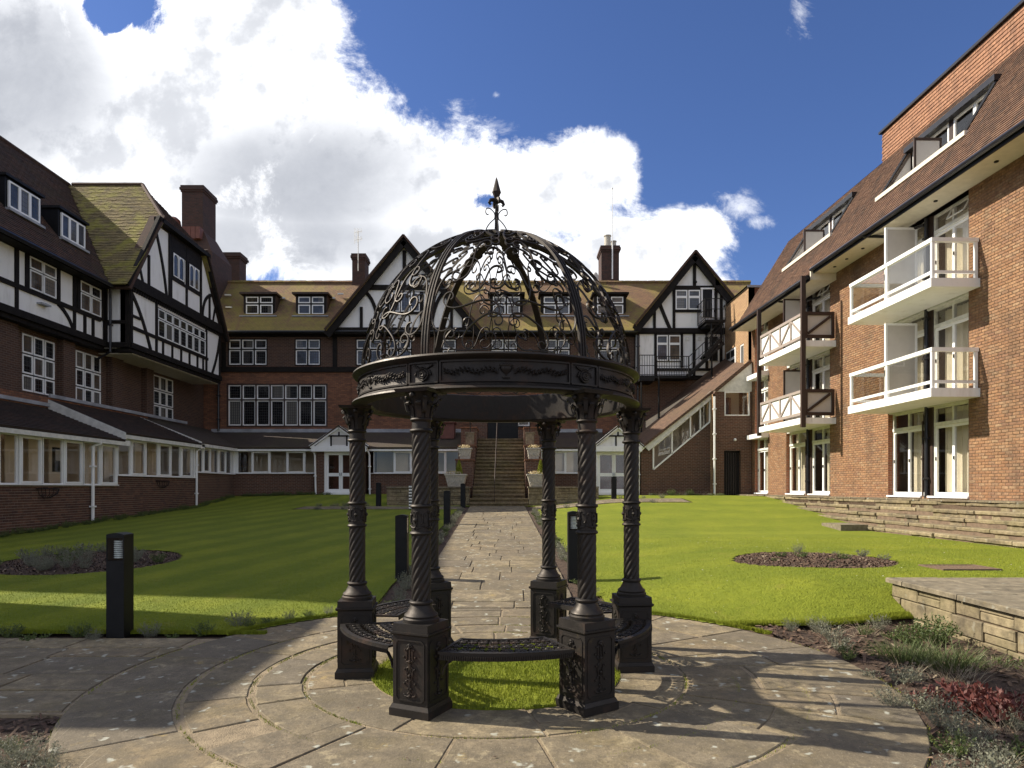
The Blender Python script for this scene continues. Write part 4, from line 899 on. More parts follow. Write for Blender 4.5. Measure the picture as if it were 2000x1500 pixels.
# roof
ez, rz_, ey, ry = 9.86, 13.25, 35.85, 38.75
XL_, XRR = -16.6, 13.5
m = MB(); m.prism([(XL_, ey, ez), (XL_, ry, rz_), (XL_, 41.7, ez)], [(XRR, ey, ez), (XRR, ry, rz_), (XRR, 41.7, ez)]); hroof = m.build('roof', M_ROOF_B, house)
m = MB(); hx0 = XL_
while hx0 < XRR - 0.3: m.tube([(hx0, ry, rz_ + 0.02 + random.uniform(-.01, .01)), (hx0 + 0.43, ry, rz_ + 0.02 + random.uniform(-.01, .01))], 0.11, 6); hx0 += 0.45
m.build('ridge_tiles', M_ROOF_B, hroof, kind='stuff')
m = MB(); m.tube([(XL_ + 0.9, ey - 0.05, ez - 0.06), (hx(1243), ey - 0.05, ez - 0.06)], 0.07, 8); m.build('gutter', M_GUTTER, house)
m = MB(); m.box(-16, XR_, ey, HY - 0.02, ez - 0.16, ez - 0.04); m.build('soffit', M_TIMBER, house)
fD = Fr(0, 36.86, 1, 0, 0, -1)
for i, (pa, pb) in enumerate(((481, 533), (583, 633), (963, 1015), (1062, 1112), (1166, 1217))):
    a, b = hx(pa, 36.86), hx(pb, 36.86); m = MB(); zt = 12.02
    m.box(a - 0.16, b + 0.16, 36.9, 38.4, 10.85, zt); m.box(a - 0.28, b + 0.28, 36.62, 38.5, zt, zt + 0.10); d = m.build('dormer', M_BROWN if i < 2 else M_TIMBER, house)
    window(fD, house, a, b, hz_(614, 36.86), hz_(580, 36.86), 2, (0.4, 0.6), o=-0.02, fw=0.055, gap=0.09, surround=(0.10, 0.05), glass=[M_GD, M_GS, M_GS, M_GS, M_GP][i])
    m = MB(); m.box(a - 0.28, b + 0.28, 36.6, 36.9, 10.80, 10.86); m.build('lead_sill', M_LEAD, house)
for px, py in ((446, 577), (448, 601), (666, 575), (552, 583), (650, 583)):
    y = 35.9 + (hz_(py, 37) - ez) / 1.17; m = MB(); m.box(hx(px, y) - 0.16, hx(px, y) + 0.16, y - 0.12, y, hz_(py, y) - 0.04, hz_(py, y) + 0.04); m.build('roof_bracket', M_WHITE2, hroof)
# half-timbered gables
def gable(par, cx, y, az, pa_, zl, zr, xr_l, xr_r, nm):
    fr = Fr(0, y, 1, 0, 0, -1); s = pa_
    m = MB(); fr.poly(m, [(xr_l, zl), (xr_r, zr), (xr_r, max(zr, az - 0.3 - s * (xr_r - cx))), (cx, az - 0.3), (xr_l, max(zl, az - 0.3 - s * (cx - xr_l)))], -0.2, 0.0); m.build('rendered_gable', M_PLASTER, par)
    for sgn, xe in ((-1, xr_l), (1, xr_r)):
        ze = az - s * abs(xe - cx)
        m = MB(); fr.beam(m, (cx, az - 0.28), (xe, ze - 0.28), 0.42, 0.16, 0.30); m.build('barge_board', M_TIMBER, par)
        m = MB(); fr.beam(m, (cx, az - 0.02), (xe + sgn * 0.06, ze - 0.02), 0.10, -0.5, 0.42); m.build('verge_tiles', M_TILE_L, par)
        m = MB(); L = 4.6 if az < 14.4 else 5.2
        m.prism([(cx, y - 0.35, az), (xe, y - 0.35, ze), (xe, y - 0.35, ze - 0.09), (cx, y - 0.35, az - 0.09)], [(cx, y + L - 1.2, az), (xe, y + 0.2, ze), (xe, y + 0.2, ze - 0.09), (cx, y + L - 1.2, az - 0.09)]); m.build('gable_roof', M_ROOF_B, par)
    return fr
gy = 35.95
cx = hx(790, gy); az = hz_(463, gy); zl = hz_(650, gy)
g = gable(house, cx, gy, az, (az - zl) / (cx - hx(637, gy)), zl, zl, hx(640, gy), hx(943, gy), 'a')
def gp(px, py, y=gy): return ((px - 1000) * y / F, 1.6 + (HZ - py) * y / F)
def bo(a, b, wd, o1=0.06): beamobj(g, gp(*a), gp(*b), wd, 0.0, o1, house)
bo((640, 647), (945, 647), 0.36, 0.12); bo((722, 562), (865, 562), 0.26, 0.08); bo((790, 490), (790, 560), 0.18)
for px, y0 in ((706, 600), (757, 570), (824, 570), (882, 590), (905, 620)): bo((px, y0), (px, 642), 0.2 if px in (757, 824) else 0.15)
bo((757, 612), (824, 612), 0.12)
m = MB(); g.strip(m, [gp(*p) for p in bez((716, 572), (735, 590), (740, 640))], 0.18, 0, 0.05); m.build('curved_brace', M_TIMBER, house)
m = MB(); g.strip(m, [gp(*p) for p in bez((866, 572), (848, 590), (842, 640))], 0.18, 0, 0.05); m.build('curved_brace', M_TIMBER, house)
a, b = gp(764, 609), gp(820, 572); window(g, house, a[0], b[0], a[1], b[1], 3, (1,), o=0.0, fw=0.045, gap=0.06, surround=(0.05, 0.05), glass=M_GS, arch=True)
# right gable with white storey below and doors to the fire escape
cx2 = hx(1355, gy); az2 = hz_(493, gy); s2_ = (az2 - hz_(640, gy)) / (cx2 - hx(1237, gy))
g2 = gable(house, cx2, gy, az2, s2_, hz_(650, gy), hz_(650, gy), hx(1240, gy), hx(1440, gy), 'b')
m = MB(); g2.box(m, hx(1243, gy), hx(1440, gy), -0.3, 0.0, hz_(735, gy), hz_(650, gy)); m.build('rendered_wall', M_PLASTER, house)
m = MB(); g2.box(m, hx(1243, gy), hx(1440, gy), -0.3, 0.0, 1.0, hz_(735, gy) - 0.002); m.build('brick_wall', M_BK_LOW, house)
g = g2
bo((1238, 646), (1440, 646), 0.24, 0.12); bo((1300, 562), (1412, 562), 0.18, 0.07); bo((1356, 505), (1356, 560), 0.16); bo((1280, 722), (1440, 722), 0.14); bo((1243, 738), (1440, 738), 0.22, 0.1)
for px, y0, y1 in ((1316, 565, 642), (1278, 605, 642), (1280, 650, 735), (1246, 650, 735), (1331, 650, 718), (1355, 650, 735), (1398, 565, 642), (1380, 650, 720), (1408, 565, 735)): bo((px, y0), (px, y1), 0.14)
bo((1318, 608), (1396, 608), 0.12)
m = MB(); g.strip(m, [gp(*p) for p in bez((1287, 590), (1296, 615), (1308, 642))], 0.18, 0, 0.05); m.build('curved_brace', M_TIMBER, house)
for (pa, pb, ya, yb, gl) in ((1319, 1342, 605, 567, M_GS), (1344, 1367, 605, 567, M_GS)):
    a, b = gp(pa, ya), gp(pb, yb); window(g, house, a[0], b[0], a[1], b[1], 1, (0.36, 0.64), o=0.0, fw=0.06, surround=(0.04, 0.05), glass=gl)
for (pa, pb, gl) in ((1282, 1304, M_GS), (1306, 1329, M_GP)):
    a, b = gp(pa, 705), gp(pb, 655); window(g, house, a[0], b[0], a[1], b[1], 1, (0.34, 0.66), o=0.0, fw=0.06, surround=(0.04, 0.05), glass=gl)
for (pa, pb, ya, yb) in ((1369, 1393, 620, 563), (1382, 1404, 705, 655)):
    a, b = gp(pa, ya), gp(pb, yb); m = MB(); g.box(m, a[0] + 0.07, b[0] - 0.07, 0, 0.05, a[1], b[1] - 0.08); d = m.build('door', M_BLACK, house)
    m = MB(); g.box(m, a[0], a[0] + 0.07, 0, 0.08, a[1], b[1]); g.box(m, b[0] - 0.07, b[0], 0, 0.08, a[1], b[1]); g.box(m, a[0] - 0.04, b[0] + 0.04, 0, 0.1, b[1] - 0.08, b[1]); m.build('door_frame', M_WHITE, d)
m = MB(); a = gp(1398, 555); m.box(a[0] - 0.1, a[0] + 0.12, gy - 0.3, gy - 0.05, a[1] - 0.15, a[1] + 0.2); m.build('alarm_box', M_WHITE, house)
m = MB(); a = gp(1357, 553); m.ball((a[0], gy - 0.2, a[1]), 0.07); m.box(a[0] - .03, a[0] + .03, gy - 0.2, gy, a[1] - 0.02, a[1] + 0.06); m.build('security_light', M_BLACK, house)
for px, py in ((1342, 662), (1366, 662), (1404, 578)): a = gp(px, py); m = MB(); m.box(a[0] - .1, a[0] + .1, gy - 0.03, gy, a[1] - 0.1, a[1] + 0.1); m.build('wall_vent', M_WHITE2, house)
# dark recessed front door at the head of the steps
m = MB(); fd = Fr(0, 35.3, 1, 0, 0, -1)
fd.box(m, hx(953, 35.3), hx(1012, 35.3), -0.9, 0.0, 4.0, 6.3); dr = m.build('front_door', M_BLACK, house)
for px in (967, 989): m = MB(); fd.box(m, hx(px, 35.3) - 0.1, hx(px + 7, 35.3) + 0.1, 0.0, 0.02, hz_(822, 35.3), hz_(812, 35.3)); m.build('door_light', M_GS, dr)
m = MB(); fd.box(m, hx(922, 35.3), hx(952, 35.3), -0.9, 0.01, 3.0, 6.3); fd.box(m, hx(1012, 35.3), hx(1037, 35.3), -0.9, 0.0, 3.0, 4.6); m.build('porch_brick', M_BK_LOW, house)
# chimneys, aerials
stack(house, hx(691, 39), hx(716, 39), 38.6, 39.6, 12, hz_(500, 39), crown=0.08)
stack(house, hx(1172, 39.5), hx(1206, 39.5), 38.9, 40.3, 12, hz_(487, 39.5), pots=((hx(1186, 39.5), 39.4, 0.2, 0.75), (hx(1199, 39.5), 39.6, 0.16, 0.5)))
m = MB(); ax = hx(700, 38.5); m.tube([(ax, 38.45, hz_(530, 38.5)), (ax, 38.45, hz_(452, 38.5))], 0.025, 6)
for k, (dx_, py) in enumerate(((0, 455), (0, 470))):
    z = hz_(py, 38.5); m.tube([(ax - 0.2, 38.45, z), (ax + 0.28, 38.2, z)], 0.012, 4)
    for j in range(6): x = ax - 0.2 + 0.09 * j; m.tube([(x, 38.4 - 0.05 * j, z - 0.22 + 0.02 * j), (x, 38.4 - 0.05 * j, z + 0.22 - 0.02 * j)], 0.010, 4)
m.build('tv_aerial', M_WHITE2, label='spindly white television aerial strapped to the round-topped left roof chimney', cat='aerial')
m = MB(); ax = hx(1196, 38.8); m.tube([(ax, 38.8, hz_(545, 38.8)), (ax, 38.8, hz_(478, 38.8))], 0.04, 6); m.tube([(ax, 38.8, hz_(478, 38.8)), (ax, 38.8, hz_(368, 38.8))], 0.022, 6); m.ball((ax, 38.8, hz_(368, 38.8)), 0.05)
m.build('whip_aerial', M_WHITE, label='tall thin white pole aerial rising in front of the potted chimney', cat='aerial')
m = MB(); ax = hx(1163, 38.7); zc = hz_(543, 38.7)
m.ball((ax, 38.6, zc), 0.16, 0.06, 0.30, 12, 8); m.tube([(ax, 38.6, zc - 0.3), (ax + 0.1, 38.75, zc - 0.5)], 0.02, 5); m.tube([(ax, 38.6, zc), (ax - 0.25, 38.2, zc)], 0.012, 4); m.build('satellite_dish', M_GREYP, label='small grey satellite dish seen edge-on beside the potted chimney', cat='satellite dish')
# rainwater pipe in the corner
downpipe([(hx(430), 36.1, 9.6), (hx(430), 36.1, 4.6)], 0.06, M_GUTTER, house)
downpipe([(hx(1243), 35.85, 9.6), (hx(1243), 35.85, 4.0)], 0.06, M_GUTTER, house)

# fire escape on the right gable
fe = thing('fire_escape', 'black iron fire escape zigzagging down the right-hand half-timbered gable', 'fire escape', (hx(1330, 34.8), 34.8, 1.2))
def rail(mb_, a, b, h=1.0, n=8, r=0.018):
    a, b = Vector(a), Vector(b); up = Vector((0, 0, h)); mb_.tube([a + up, b + up], r * 1.3, 5); mb_.tube([a + up * 0.5, b + up * 0.5], r, 4); mb_.tube([a + up * .06, b + up * .06], r, 4)
    for k in range(n + 1): p = a + (b - a) * k / n; mb_.tube([p, p + up], r * (1.3 if k in (0, n) else 0.7), 4)
ya, yb = 34.55, 35.9
zu = hz_(628, 35); x0, x1 = hx(1372, 35), hx(1412, 35)
m = MB(); m.box(x0, x1, ya, yb, zu - 0.12, zu); m.box(x0 + .1, x1 - .1, ya + .1, yb, zu - 0.25, zu - .12); m.build('platform', M_BLACK, fe)
m = MB(); rail(m, (x0, ya, zu), (x1, ya, zu), 1.05, 7); rail(m, (x0, ya, zu), (x0, yb, zu), 1.05, 7); m.build('railing', M_BLACK, fe)
zl_ = hz_(737, 35); xa, xb = hx(1246, 35), hx(1275, 35)
m = MB(); m.box(xa, xb, ya, yb, zl_ - 0.25, zl_); m.build('platform', M_BLACK, fe)
m = MB(); rail(m, (xa, ya, zl_), (xb, ya, zl_), 1.05, 6); m.build('railing', M_BLACK, fe)
zm = hz_(722, 35); xm0, xm1 = hx(1278, 35), hx(1345, 35)
m = MB(); m.box(xm0, xm1, ya + 0.4, yb, zm - 0.45, zm - 0.33); m.build('platform', M_BLACK, fe)
m = MB(); rail(m, (xm0, ya + 0.4, zm - 0.33), (xm1, ya + 0.4, zm - 0.33), 1.0, 14); m.build('railing', M_BLACK, fe)
for (p, q) in (((hx(1408, 35), zu - 1.2), (hx(1340, 35), zm - 0.4)), ((hx(1404, 35), hz_(665, 35)), (hx(1372, 35), hz_(700, 35)))):
    for yo in (ya, ya + 0.75):
        m = MB(); f0 = Fr(0, yo, 1, 0, 0, -1); f0.beam(m, p, q, 0.16, -0.03, 0.03); m.build('stringer', M_BLACK, fe)
    for k in range(10):
        t_ = (k + 0.5) / 10; x = p[0] + (q[0] - p[0]) * t_; z = p[1] + (q[1] - p[1]) * t_; m = MB(); m.box(x - 0.11, x + 0.11, ya, ya + 0.75, z - 0.02, z + 0.02); m.build('tread', M_BLACK, fe)
    m = MB(); rail(m, (p[0], ya, p[1]), (q[0], ya, q[1]), 0.95, 10); m.build('railing', M_BLACK, fe)
for px in (1250, 1284, 1386): m = MB(); m.tube([(hx(px, 35), ya + 0.1, 4.2), (hx(px, 35), ya + 0.1, zl_ if px < 1300 else zm)], 0.05, 6); m.build('post', M_BLACK, fe)
m = MB(); m.tube([(hx(1386, 35), ya + .1, zm - .3), (hx(1386, 35), ya + .1, zu - .1)], 0.05, 6); m.build('post', M_BLACK, fe)

# tan brick link block on the right
link_b = thing('tan_brick_block', 'flat-topped block of pale tan brick between the gable and the balcony wing', 'building', (11.0, 34, 1))
T = Fr(11.2, 0, 0, 1, -1, 0)
ty0 = 32.35
vent = (T.U(1426), T.U(1412), T.Z(1415, 672), T.Z(1412, 642)); 
def tins(a): return True
T.wall('brick_wall', M_BK_TAN, link_b, ty0, 37.5, 1.0, 11.1, [(33.0, 33.55, 6.9, 8.6)], o0=-0.3)
fT = Fr(11.2, ty0, 1, 0, 0, -1); m = MB(); fT.box(m, 0.002, 4.0, -0.3, 0.0, 1.0, 11.1); m.build('front_wall', M_BK_MID, link_b)
m = MB(); T.box(m, ty0 - 0.08, 37.6, -0.35, 0.06, 11.1, 11.2); fT.box(m, -0.06, 4.0, -5.8, 0.06, 11.1005, 11.2005); m.build('parapet_capping', M_LEAD, link_b)
window(T, link_b, 33.0, 33.55, 6.9, 8.6, 1, (1,), o=-0.08, fw=0.07, glass=M_GS)
m = MB(); T.box(m, 34.1, 35.6, 0.0, 0.04, 7.15, 8.65); vt = m.build('louvre_vent', M_WHITE, link_b)
for i in range(2):
    for j in range(3): m = MB(); T.box(m, 34.22 + 0.72 * i, 34.78 + 0.72 * i, 0.04, 0.06, 7.27 + 0.48 * j, 7.60 + 0.48 * j); m.build('slot', M_BLACK, vt)
m = MB(); m.prism([(11.3, 36.5, 11.2), (13.5, 36.5, 11.2), (13.5, 36.5, 12.3)], [(11.3, 38, 11.2), (13.5, 38, 11.2), (13.5, 38, 12.3)]); m.build('rooflight', M_WHITE, link_b)
# ------------------------------------------------------------------ glazed corridors, porches, steps, stair house
def ribbon(fr, par, lights, sill, head, o=0.0, fw=0.05, sashw=0.055, glass=None):
    """row of lights: (u0, u1, is_sash). One window part per light"""
    for (a, b, s) in lights:
        m = MB(); a, b = min(a, b), max(a, b); f = fw * 0.55
        fr.box(m, a, a + f, o, o + 0.07, sill, head); fr.box(m, b - f, b, o, o + 0.07, sill, head); fr.box(m, a + f, b - f, o, o + 0.07, sill, sill + f); fr.box(m, a + f, b - f, o, o + 0.07, head - f, head)
        wd = m.build('window', M_WHITE, par); i = f
        if s:
            m = MB(); f2 = sashw; p, q = a + f, b - f; c, d = sill + f, head - f
            fr.box(m, p, p + f2, o + 0.02, o + 0.10, c, d); fr.box(m, q - f2, q, o + 0.02, o + 0.10, c, d); fr.box(m, p + f2, q - f2, o + 0.02, o + 0.10, c, c + f2); fr.box(m, p + f2, q - f2, o + 0.02, o + 0.10, d - f2, d); m.build('sash', M_WHITE, wd); i = f + f2
        m = MB(); fr.box(m, a + i, b - i, o + 0.03, o + 0.04, sill + i, head - i); m.build('pane', M_GL, wd)
CX = -13.65
Cl = Fr(CX, 0, 0, 1, 1, 0); Cb = Fr(0, 33.5, 1, 0, 0, -1)
cor = thing('glazed_corridor', 'low glazed brick corridor stepping uphill along the foot of the half-timbered wing', 'building', (CX, 24, 0.5))
secs = [(14.8, Cl.U(228), 1.71, 3.07, [(Cl.U(a), Cl.U(b), s) for a, b, s in ((-60, -5, 0), (-3, 32, 0), (36, 79, 1), (82, 121, 0), (123, 159, 1), (162, 193, 0), (194, 227, 1))]),
        (Cl.U(228), Cl.U(380), 2.05, 3.32, [(Cl.U(a), Cl.U(b), s) for a, b, s in ((229, 253, 0), (254, 283, 1), (284, 307, 0), (308, 332, 1), (333, 351, 0), (352, 374, 1))]),
        (Cl.U(380), 33.5, 2.29, 3.39, [(Cl.U(a), Cl.U(b), s) for a, b, s in ((384, 395, 0), (395, 410, 1), (410, 425, 0), (425, 440, 1), (440, 451, 0))])]
for k, (a, b, sl, hd, lights) in enumerate(secs):
    Cl.wall('base_wall', M_MORTAR2 if k < 2 else M_BK_LOW, cor, a, b, -0.1, sl - 0.03, o0=-0.25, o1=0.0)
    m = MB(); Cl.box(m, a, b, -0.2, 0.09, sl - 0.03, sl); m.build('sill', M_WHITE, cor)
    ribbon(Cl, cor, lights, sl, hd, o=-0.03)
    m = MB(); Cl.box(m, a, b, -0.08, -0.035, sl, hd) if 0 else Cl.box(m, b - 0.12, b, -0.05, 0.04, sl, hd); m.build('corner_post', M_WHITE, cor)
    m = MB(); Cl.box(m, a, b + (0.3 if k < 2 else 0), 0.26, 0.31, hd - 0.01, hd + 0.17); Cl.box(m, a, b, -0.05, 0.26, hd, hd + 0.05); m.build('fascia', M_WHITE2, cor)
    top = (4.42, 4.75, 4.75)[k]
    def CR(u, v, o, hd=hd, top=top):
        L = math.hypot(2.95, top - hd - 0.17); c, s = 2.95 / L, (top - hd - 0.17) / L; return (CX + 0.33 - c * v + s * o, u, hd + 0.17 + s * v + c * o)
    L = math.hypot(2.95, top - hd - 0.17); e = b if k < 2 else 36.2
    m = MB(); P = [CR(a, 0, 0), CR(e, 0, 0), CR(e, L, 0), CR(a, L, 0)]; m.hexa([CR(a, 0, -0.12), CR(e, 0, -0.12), CR(e, L, -0.12), CR(a, L, -0.12)] + P)
    rf = m.build('roof', M_TILE_C if k < 2 else M_ROOF_C, cor)
    if k < 2: clad(rf, 'roof_tile', M_TILE_C, CR, (a, e), (0, L), 0.30, 0.16, 0.006, 0.008, lambda u, v: True, tilt=0.024, jit=0.3, keepi=150, near=inview)
    if k > 0:
        m = MB(); p0, p1 = CR(a, 0, 0), CR(a, L, 0); m.hexa([(p0[0], a - 0.03, p0[2] - 0.30), (p1[0], a - 0.03, p1[2] - 0.34), (p1[0], a - 0.005, p1[2] - 0.34), (p0[0], a - 0.005, p0[2] - 0.30), (p0[0], a - 0.03, p0[2] + 0.02), (p1[0], a - 0.03, p1[2] + 0.02), (p1[0], a - 0.005, p1[2] + 0.02), (p0[0], a - 0.005, p0[2] + 0.02)]); m.build('verge_board', M_WHITE2, cor)
    m = MB(); m.box(-16.42 + 0.42, -15.93, a, b, top - 0.02, top + 0.10); m.build('lead_flashing', M_LEAD, cor)
    # room behind: pale back wall, ceiling, partitions
    m = MB(); m.box(-15.75, -15.65, a, b, 0, hd + 0.3); m.build('room_wall', M_BEIGE, cor)
    m = MB(); m.box(-15.65, CX - 0.1, a, b, sl - 1.1, sl - 1.0); m.box(-15.65, CX - 0.06, a, b, hd + 0.02, hd + 0.06); m.build('room_floor', M_BEIGE, cor)
    random.seed(31 + k)
    for (p, q, s) in lights:
        r = random.random()
        if r < 0.75: m = MB(); u0 = min(p, q) + random.uniform(0, 0.2); Cl.box(m, u0, u0 + abs(q - p) * random.uniform(0.5, 0.9), -0.5, -0.47, sl - 0.1, hd); m.build('brightening_panel', M_BEIGE, cor)  # beige sheets added close behind the glass so the dark corridor reads brighter
clad(cor, 'brick', M_BRICK_L, lambda u, v, o: Cl.P(u, o, v), (14.8, secs[0][1]), (0.0, 1.65), 0.225, 0.075, 0.011, 0.010, lambda u, v: v > g1(CX + 0.1, u) - 0.1, near=inview, jit=0.25)
clad(cor, 'brick', M_BRICK_L, lambda u, v, o: Cl.P(u, o, v), (secs[1][0], secs[1][1]), (0.225, 2.02), 0.225, 0.075, 0.011, 0.010, lambda u, v: v > g1(CX + 0.1, u) - 0.1, jit=0.25, keepi=0)
m = MB(); Cl.box(m, Cl.U(132), Cl.U(152), -0.49, -0.40, 2.1, 2.85); pic = m.build('framed_picture', M_BLACK, cor)
m = MB(); Cl.box(m, Cl.U(134), Cl.U(150), -0.40, -0.39, 2.45, 2.78); m.build('print', M_GREYP, pic)
downpipe([(CX + 0.3, Cl.U(181), 3.06), (CX + 0.1, Cl.U(176), 2.95), (CX + 0.09, Cl.U(176), 0.35)], 0.05, M_WHITE, cor)
downpipe([(CX + 0.3, Cl.U(383), 3.35), (CX + 0.1, Cl.U(380), 3.2), (CX + 0.09, Cl.U(380), 0.75)], 0.045, M_WHITE, cor)
# back run of the corridor
gz = 1.0
def backrun(par, x0, x1, lights, sill=2.33, head=3.40, roofx=None, ground=0.7, fz=3.42):
    Cb.wall('base_wall', M_BK_LOW, par, x0, x1, ground, sill - 0.03, o0=-0.25)
    m = MB(); Cb.box(m, x0, x1, -0.2, 0.09, sill - 0.03, sill); m.build('sill', M_WHITE, par)
    ribbon(Cb, par, lights, sill, head, o=-0.03)
    m = MB(); Cb.box(m, x0, x1, 0.26, 0.31, head, head + 0.19); Cb.box(m, x0, x1, -0.05, 0.26, head + 0.005, head + 0.05); m.build('fascia', M_WHITE, par)
    rx0, rx1 = roofx or (x0, x1)
    m = MB(); z0, z1 = head + 0.19, 4.56; m.hexa([(rx0, 33.18, z0 - 0.1), (rx1, 33.18, z0 - 0.1), (rx1, 36.2, z1 - 0.1), (rx0, 36.2, z1 - 0.1), (rx0, 33.18, z0), (rx1, 33.18, z0), (rx1, 36.2, z1), (rx0, 36.2, z1)]); m.build('roof', M_ROOF_C, par)
    m = MB(); m.box(rx0, rx1, 36.1, 36.29, z1 - 0.02, z1 + 0.16); m.build('lead_flashing', M_LEAD, par)
    m = MB(); m.box(x0, x1, 35.3, 35.4, 1, head + 0.1); m.build('room_wall', M_BEIGE, par)
    for (p, q, s) in lights:
        if random.random() < 0.6: m = MB(); m.box(min(p, q), min(p, q) + abs(q - p) * random.uniform(0.5, 1), 33.9, 33.93, sill - 0.1, head); m.build('brightening_panel', M_BEIGE, par)  # more added sheets behind the glass to brighten the back run
random.seed(5)
runA = thing('glazed_corridor', 'low glazed corridor under the seven-light window, left of the gabled porch', 'building', (-11, 33.5, 1.1))
backrun(runA, CX, hx(614, 33.5), [(hx(a, 33.5), hx(b, 33.5), s) for a, b, s in ((462, 493, 0), (493, 528, 1), (528, 561, 0), (561, 596, 1), (596, 616, 0))], roofx=(-15.9, hx(640, 33.5)))
m = MB(); Cb.box(m, CX - 0.06, CX + 0.22, -0.05, 0.03, 2.33, 3.40); m.build('corner_post', M_WHITE, runA)
runB = thing('glazed_corridor', 'low glazed corridor between the left porch and the stone steps', 'building', (-5, 33.5, 1.1))
backrun(runB, hx(722, 33.5), hx(900, 33.5), [(hx(a, 33.5), hx(b, 33.5), s) for a, b, s in ((730, 770, 0), (770, 804, 1), (804, 846, 0), (846, 871, 1), (871, 896, 0))], roofx=(hx(690, 33.5), hx(900, 33.5)))
runC = thing('glazed_corridor', 'short glazed corridor between the stone steps and the right porch', 'building', (3, 33.5, 1.1))
backrun(runC, hx(1044, 33.5), hx(1162, 33.5), [(hx(a, 33.5), hx(b, 33.5), s) for a, b, s in ((1050, 1078, 0), (1078, 1105, 1), (1105, 1138, 0), (1138, 1160, 0))], roofx=(hx(1044, 33.5), hx(1190, 33.5)))
m = MB(); m.box(hx(862, 35), hx(888, 35), 34.6, 35.6, 4.1, 4.9); m.box(hx(860, 35), hx(890, 35), 34.5, 35.7, 4.9, 5.0); fl = m.build('terracotta_tub', M_TERRA, label='square terracotta tub on the corridor roof left of the steps', cat='tub')
def porch(nm, label, c_, dpx0, dpx1, apx, fx0, fx1):
    y = 33.0; p = thing('gabled_porch', label, 'porch', (hx(c_, y), y, 1.15)); fr = Fr(0, y, 1, 0, 0, -1)
    x0, x1, xc = hx(fx0, y), hx(fx1, y), hx(c_, y); d0, d1 = hx(dpx0, y), hx(dpx1, y); zb, zh, za = hz_(964, y), 3.35, hz_(832, y)
    fr.wall('brick_wall', M_BK_LOW, p, x0 + 0.12, x1 - 0.12, 0.9, zh, [(d0, d1, 0.9, zh)], o0=-0.5)
    m = MB(); fr.box(m, x0 - 0.05, x1 + 0.05, 0.0, 0.28, zh, zh + 0.26); m.build('fascia', M_WHITE, p)
    m = MB(); fr.poly(m, [(x0 + 0.1, zh + 0.26), (x1 - 0.1, zh + 0.26), (xc, za - 0.12)], -0.05, 0.16); m.build('gable_panel', M_PLASTER, p)
    for s, xe in ((-1, x0 - 0.12), (1, x1 + 0.12)): m = MB(); fr.beam(m, (xc, za - 0.06), (xe, zh + 0.22), 0.13, 0.17, 0.30); m.build('barge_board', M_WHITE, p)
    w_ = 0.07; zz = zh + 0.26; hh = za - zz
    for a, b in (((xc - 0.6, zz + hh * 0.5), (xc + 0.6, zz + hh * 0.5)), ((xc, zz + hh * 0.5), (xc, za - 0.3))): m = MB(); fr.beam(m, a, b, w_, 0.16, 0.2); m.build('timber_beam', M_TIMBER, p)
    if nm == 'a':
        for q in (-0.38, 0.38): m = MB(); fr.beam(m, (xc + q, zz), (xc + q, zz + hh * 0.5), w_, 0.16, 0.2); m.build('timber_beam', M_TIMBER, p)
        m = MB(); fr.box(m, xc - 0.33, xc + 0.33, 0.16, 0.18, zz + 0.06, zz + hh * 0.45); m.build('louvre', M_GREYP, p)
    else:
        m = MB(); fr.beam(m, (xc - 0.1, zz), (xc - 0.1, zz + hh * 0.5), w_, 0.16, 0.2); m.build('timber_beam', M_TIMBER, p)
    for s, xe in ((-1, x0 - 0.16), (1, x1 + 0.16)):
        m = MB(); m.prism([(xc, y - 0.32, za + 0.02), (xe, y - 0.32, zh + 0.24), (xe, y - 0.32, zh + 0.17), (xc, y - 0.32, za - 0.06)], [(xc, 36.2, za + 0.02), (xe, 36.2, zh + 0.24), (xe, 36.2, zh + 0.17), (xc, 36.2, za - 0.06)]); m.build('roof', M_ROOF_C, p)
    # double door, four panes
    dr = None; zf = zb + 0.05; mid = (zf + zh) / 2 - 0.12
    m = MB(); fr.box(m, d0, d0 + 0.10, -0.2, -0.05, zf, zh); fr.box(m, d1 - 0.10, d1, -0.2, -0.05, zf, zh); fr.box(m, d0 + .1, d1 - .1, -0.2, -0.05, zh - 0.07, zh); fr.box(m, d0 - 0.05, d1 + 0.05, -0.25, 0.05, zb - 0.06, zf)
    m.build('door_frame', M_WHITE, p); cm = (d0 + d1) / 2
    for a, b in ((d0 + 0.102, cm - 0.004), (cm + 0.004, d1 - 0.102)):
        m = MB(); f = 0.085; fr.box(m, a, a + f, -0.18, -0.1, zf, zh - 0.072); fr.box(m, b - f, b, -0.18, -0.1, zf, zh - 0.072)
        for c, d in ((zf, zf + 0.17), (mid - 0.08, mid + 0.08), (zh - 0.072 - f, zh - 0.072)): fr.box(m, a + f, b - f, -0.18, -0.1, c, d)
        lf = m.build('door', M_WHITE, p)
        for c, d in ((zf + 0.17, mid - 0.08), (mid + 0.08, zh - 0.16)): m = MB(); fr.box(m, a + f, b - f, -0.15, -0.14, c, d); m.build('pane', M_GL, lf)
        m = MB(); fr.box(m, (b - f * 0.6) if a < cm - 0.2 and b < cm else a + f * 0.3, (b - f * 0.6 if b < cm else a + f * 0.3) + 0.03, -0.1, -0.05, mid - 0.05, mid + 0.1); m.build('handle', M_LEAD, lf)
    m = MB(); fr.box(m, d0, d1, -1.8, -1.75, 1, zh); m.build('inner_door', M_REDWOOD, p)
    m = MB(); fr.box(m, x0, x1, -2.2, -0.1, zb - .1, zb - .02); m.build('step', M_STEP, p)
    return p
porch('a', 'white-doored gabled porch with small louvre in its gable, left of the steps', 664, 633, 696, 0, 613, 716)
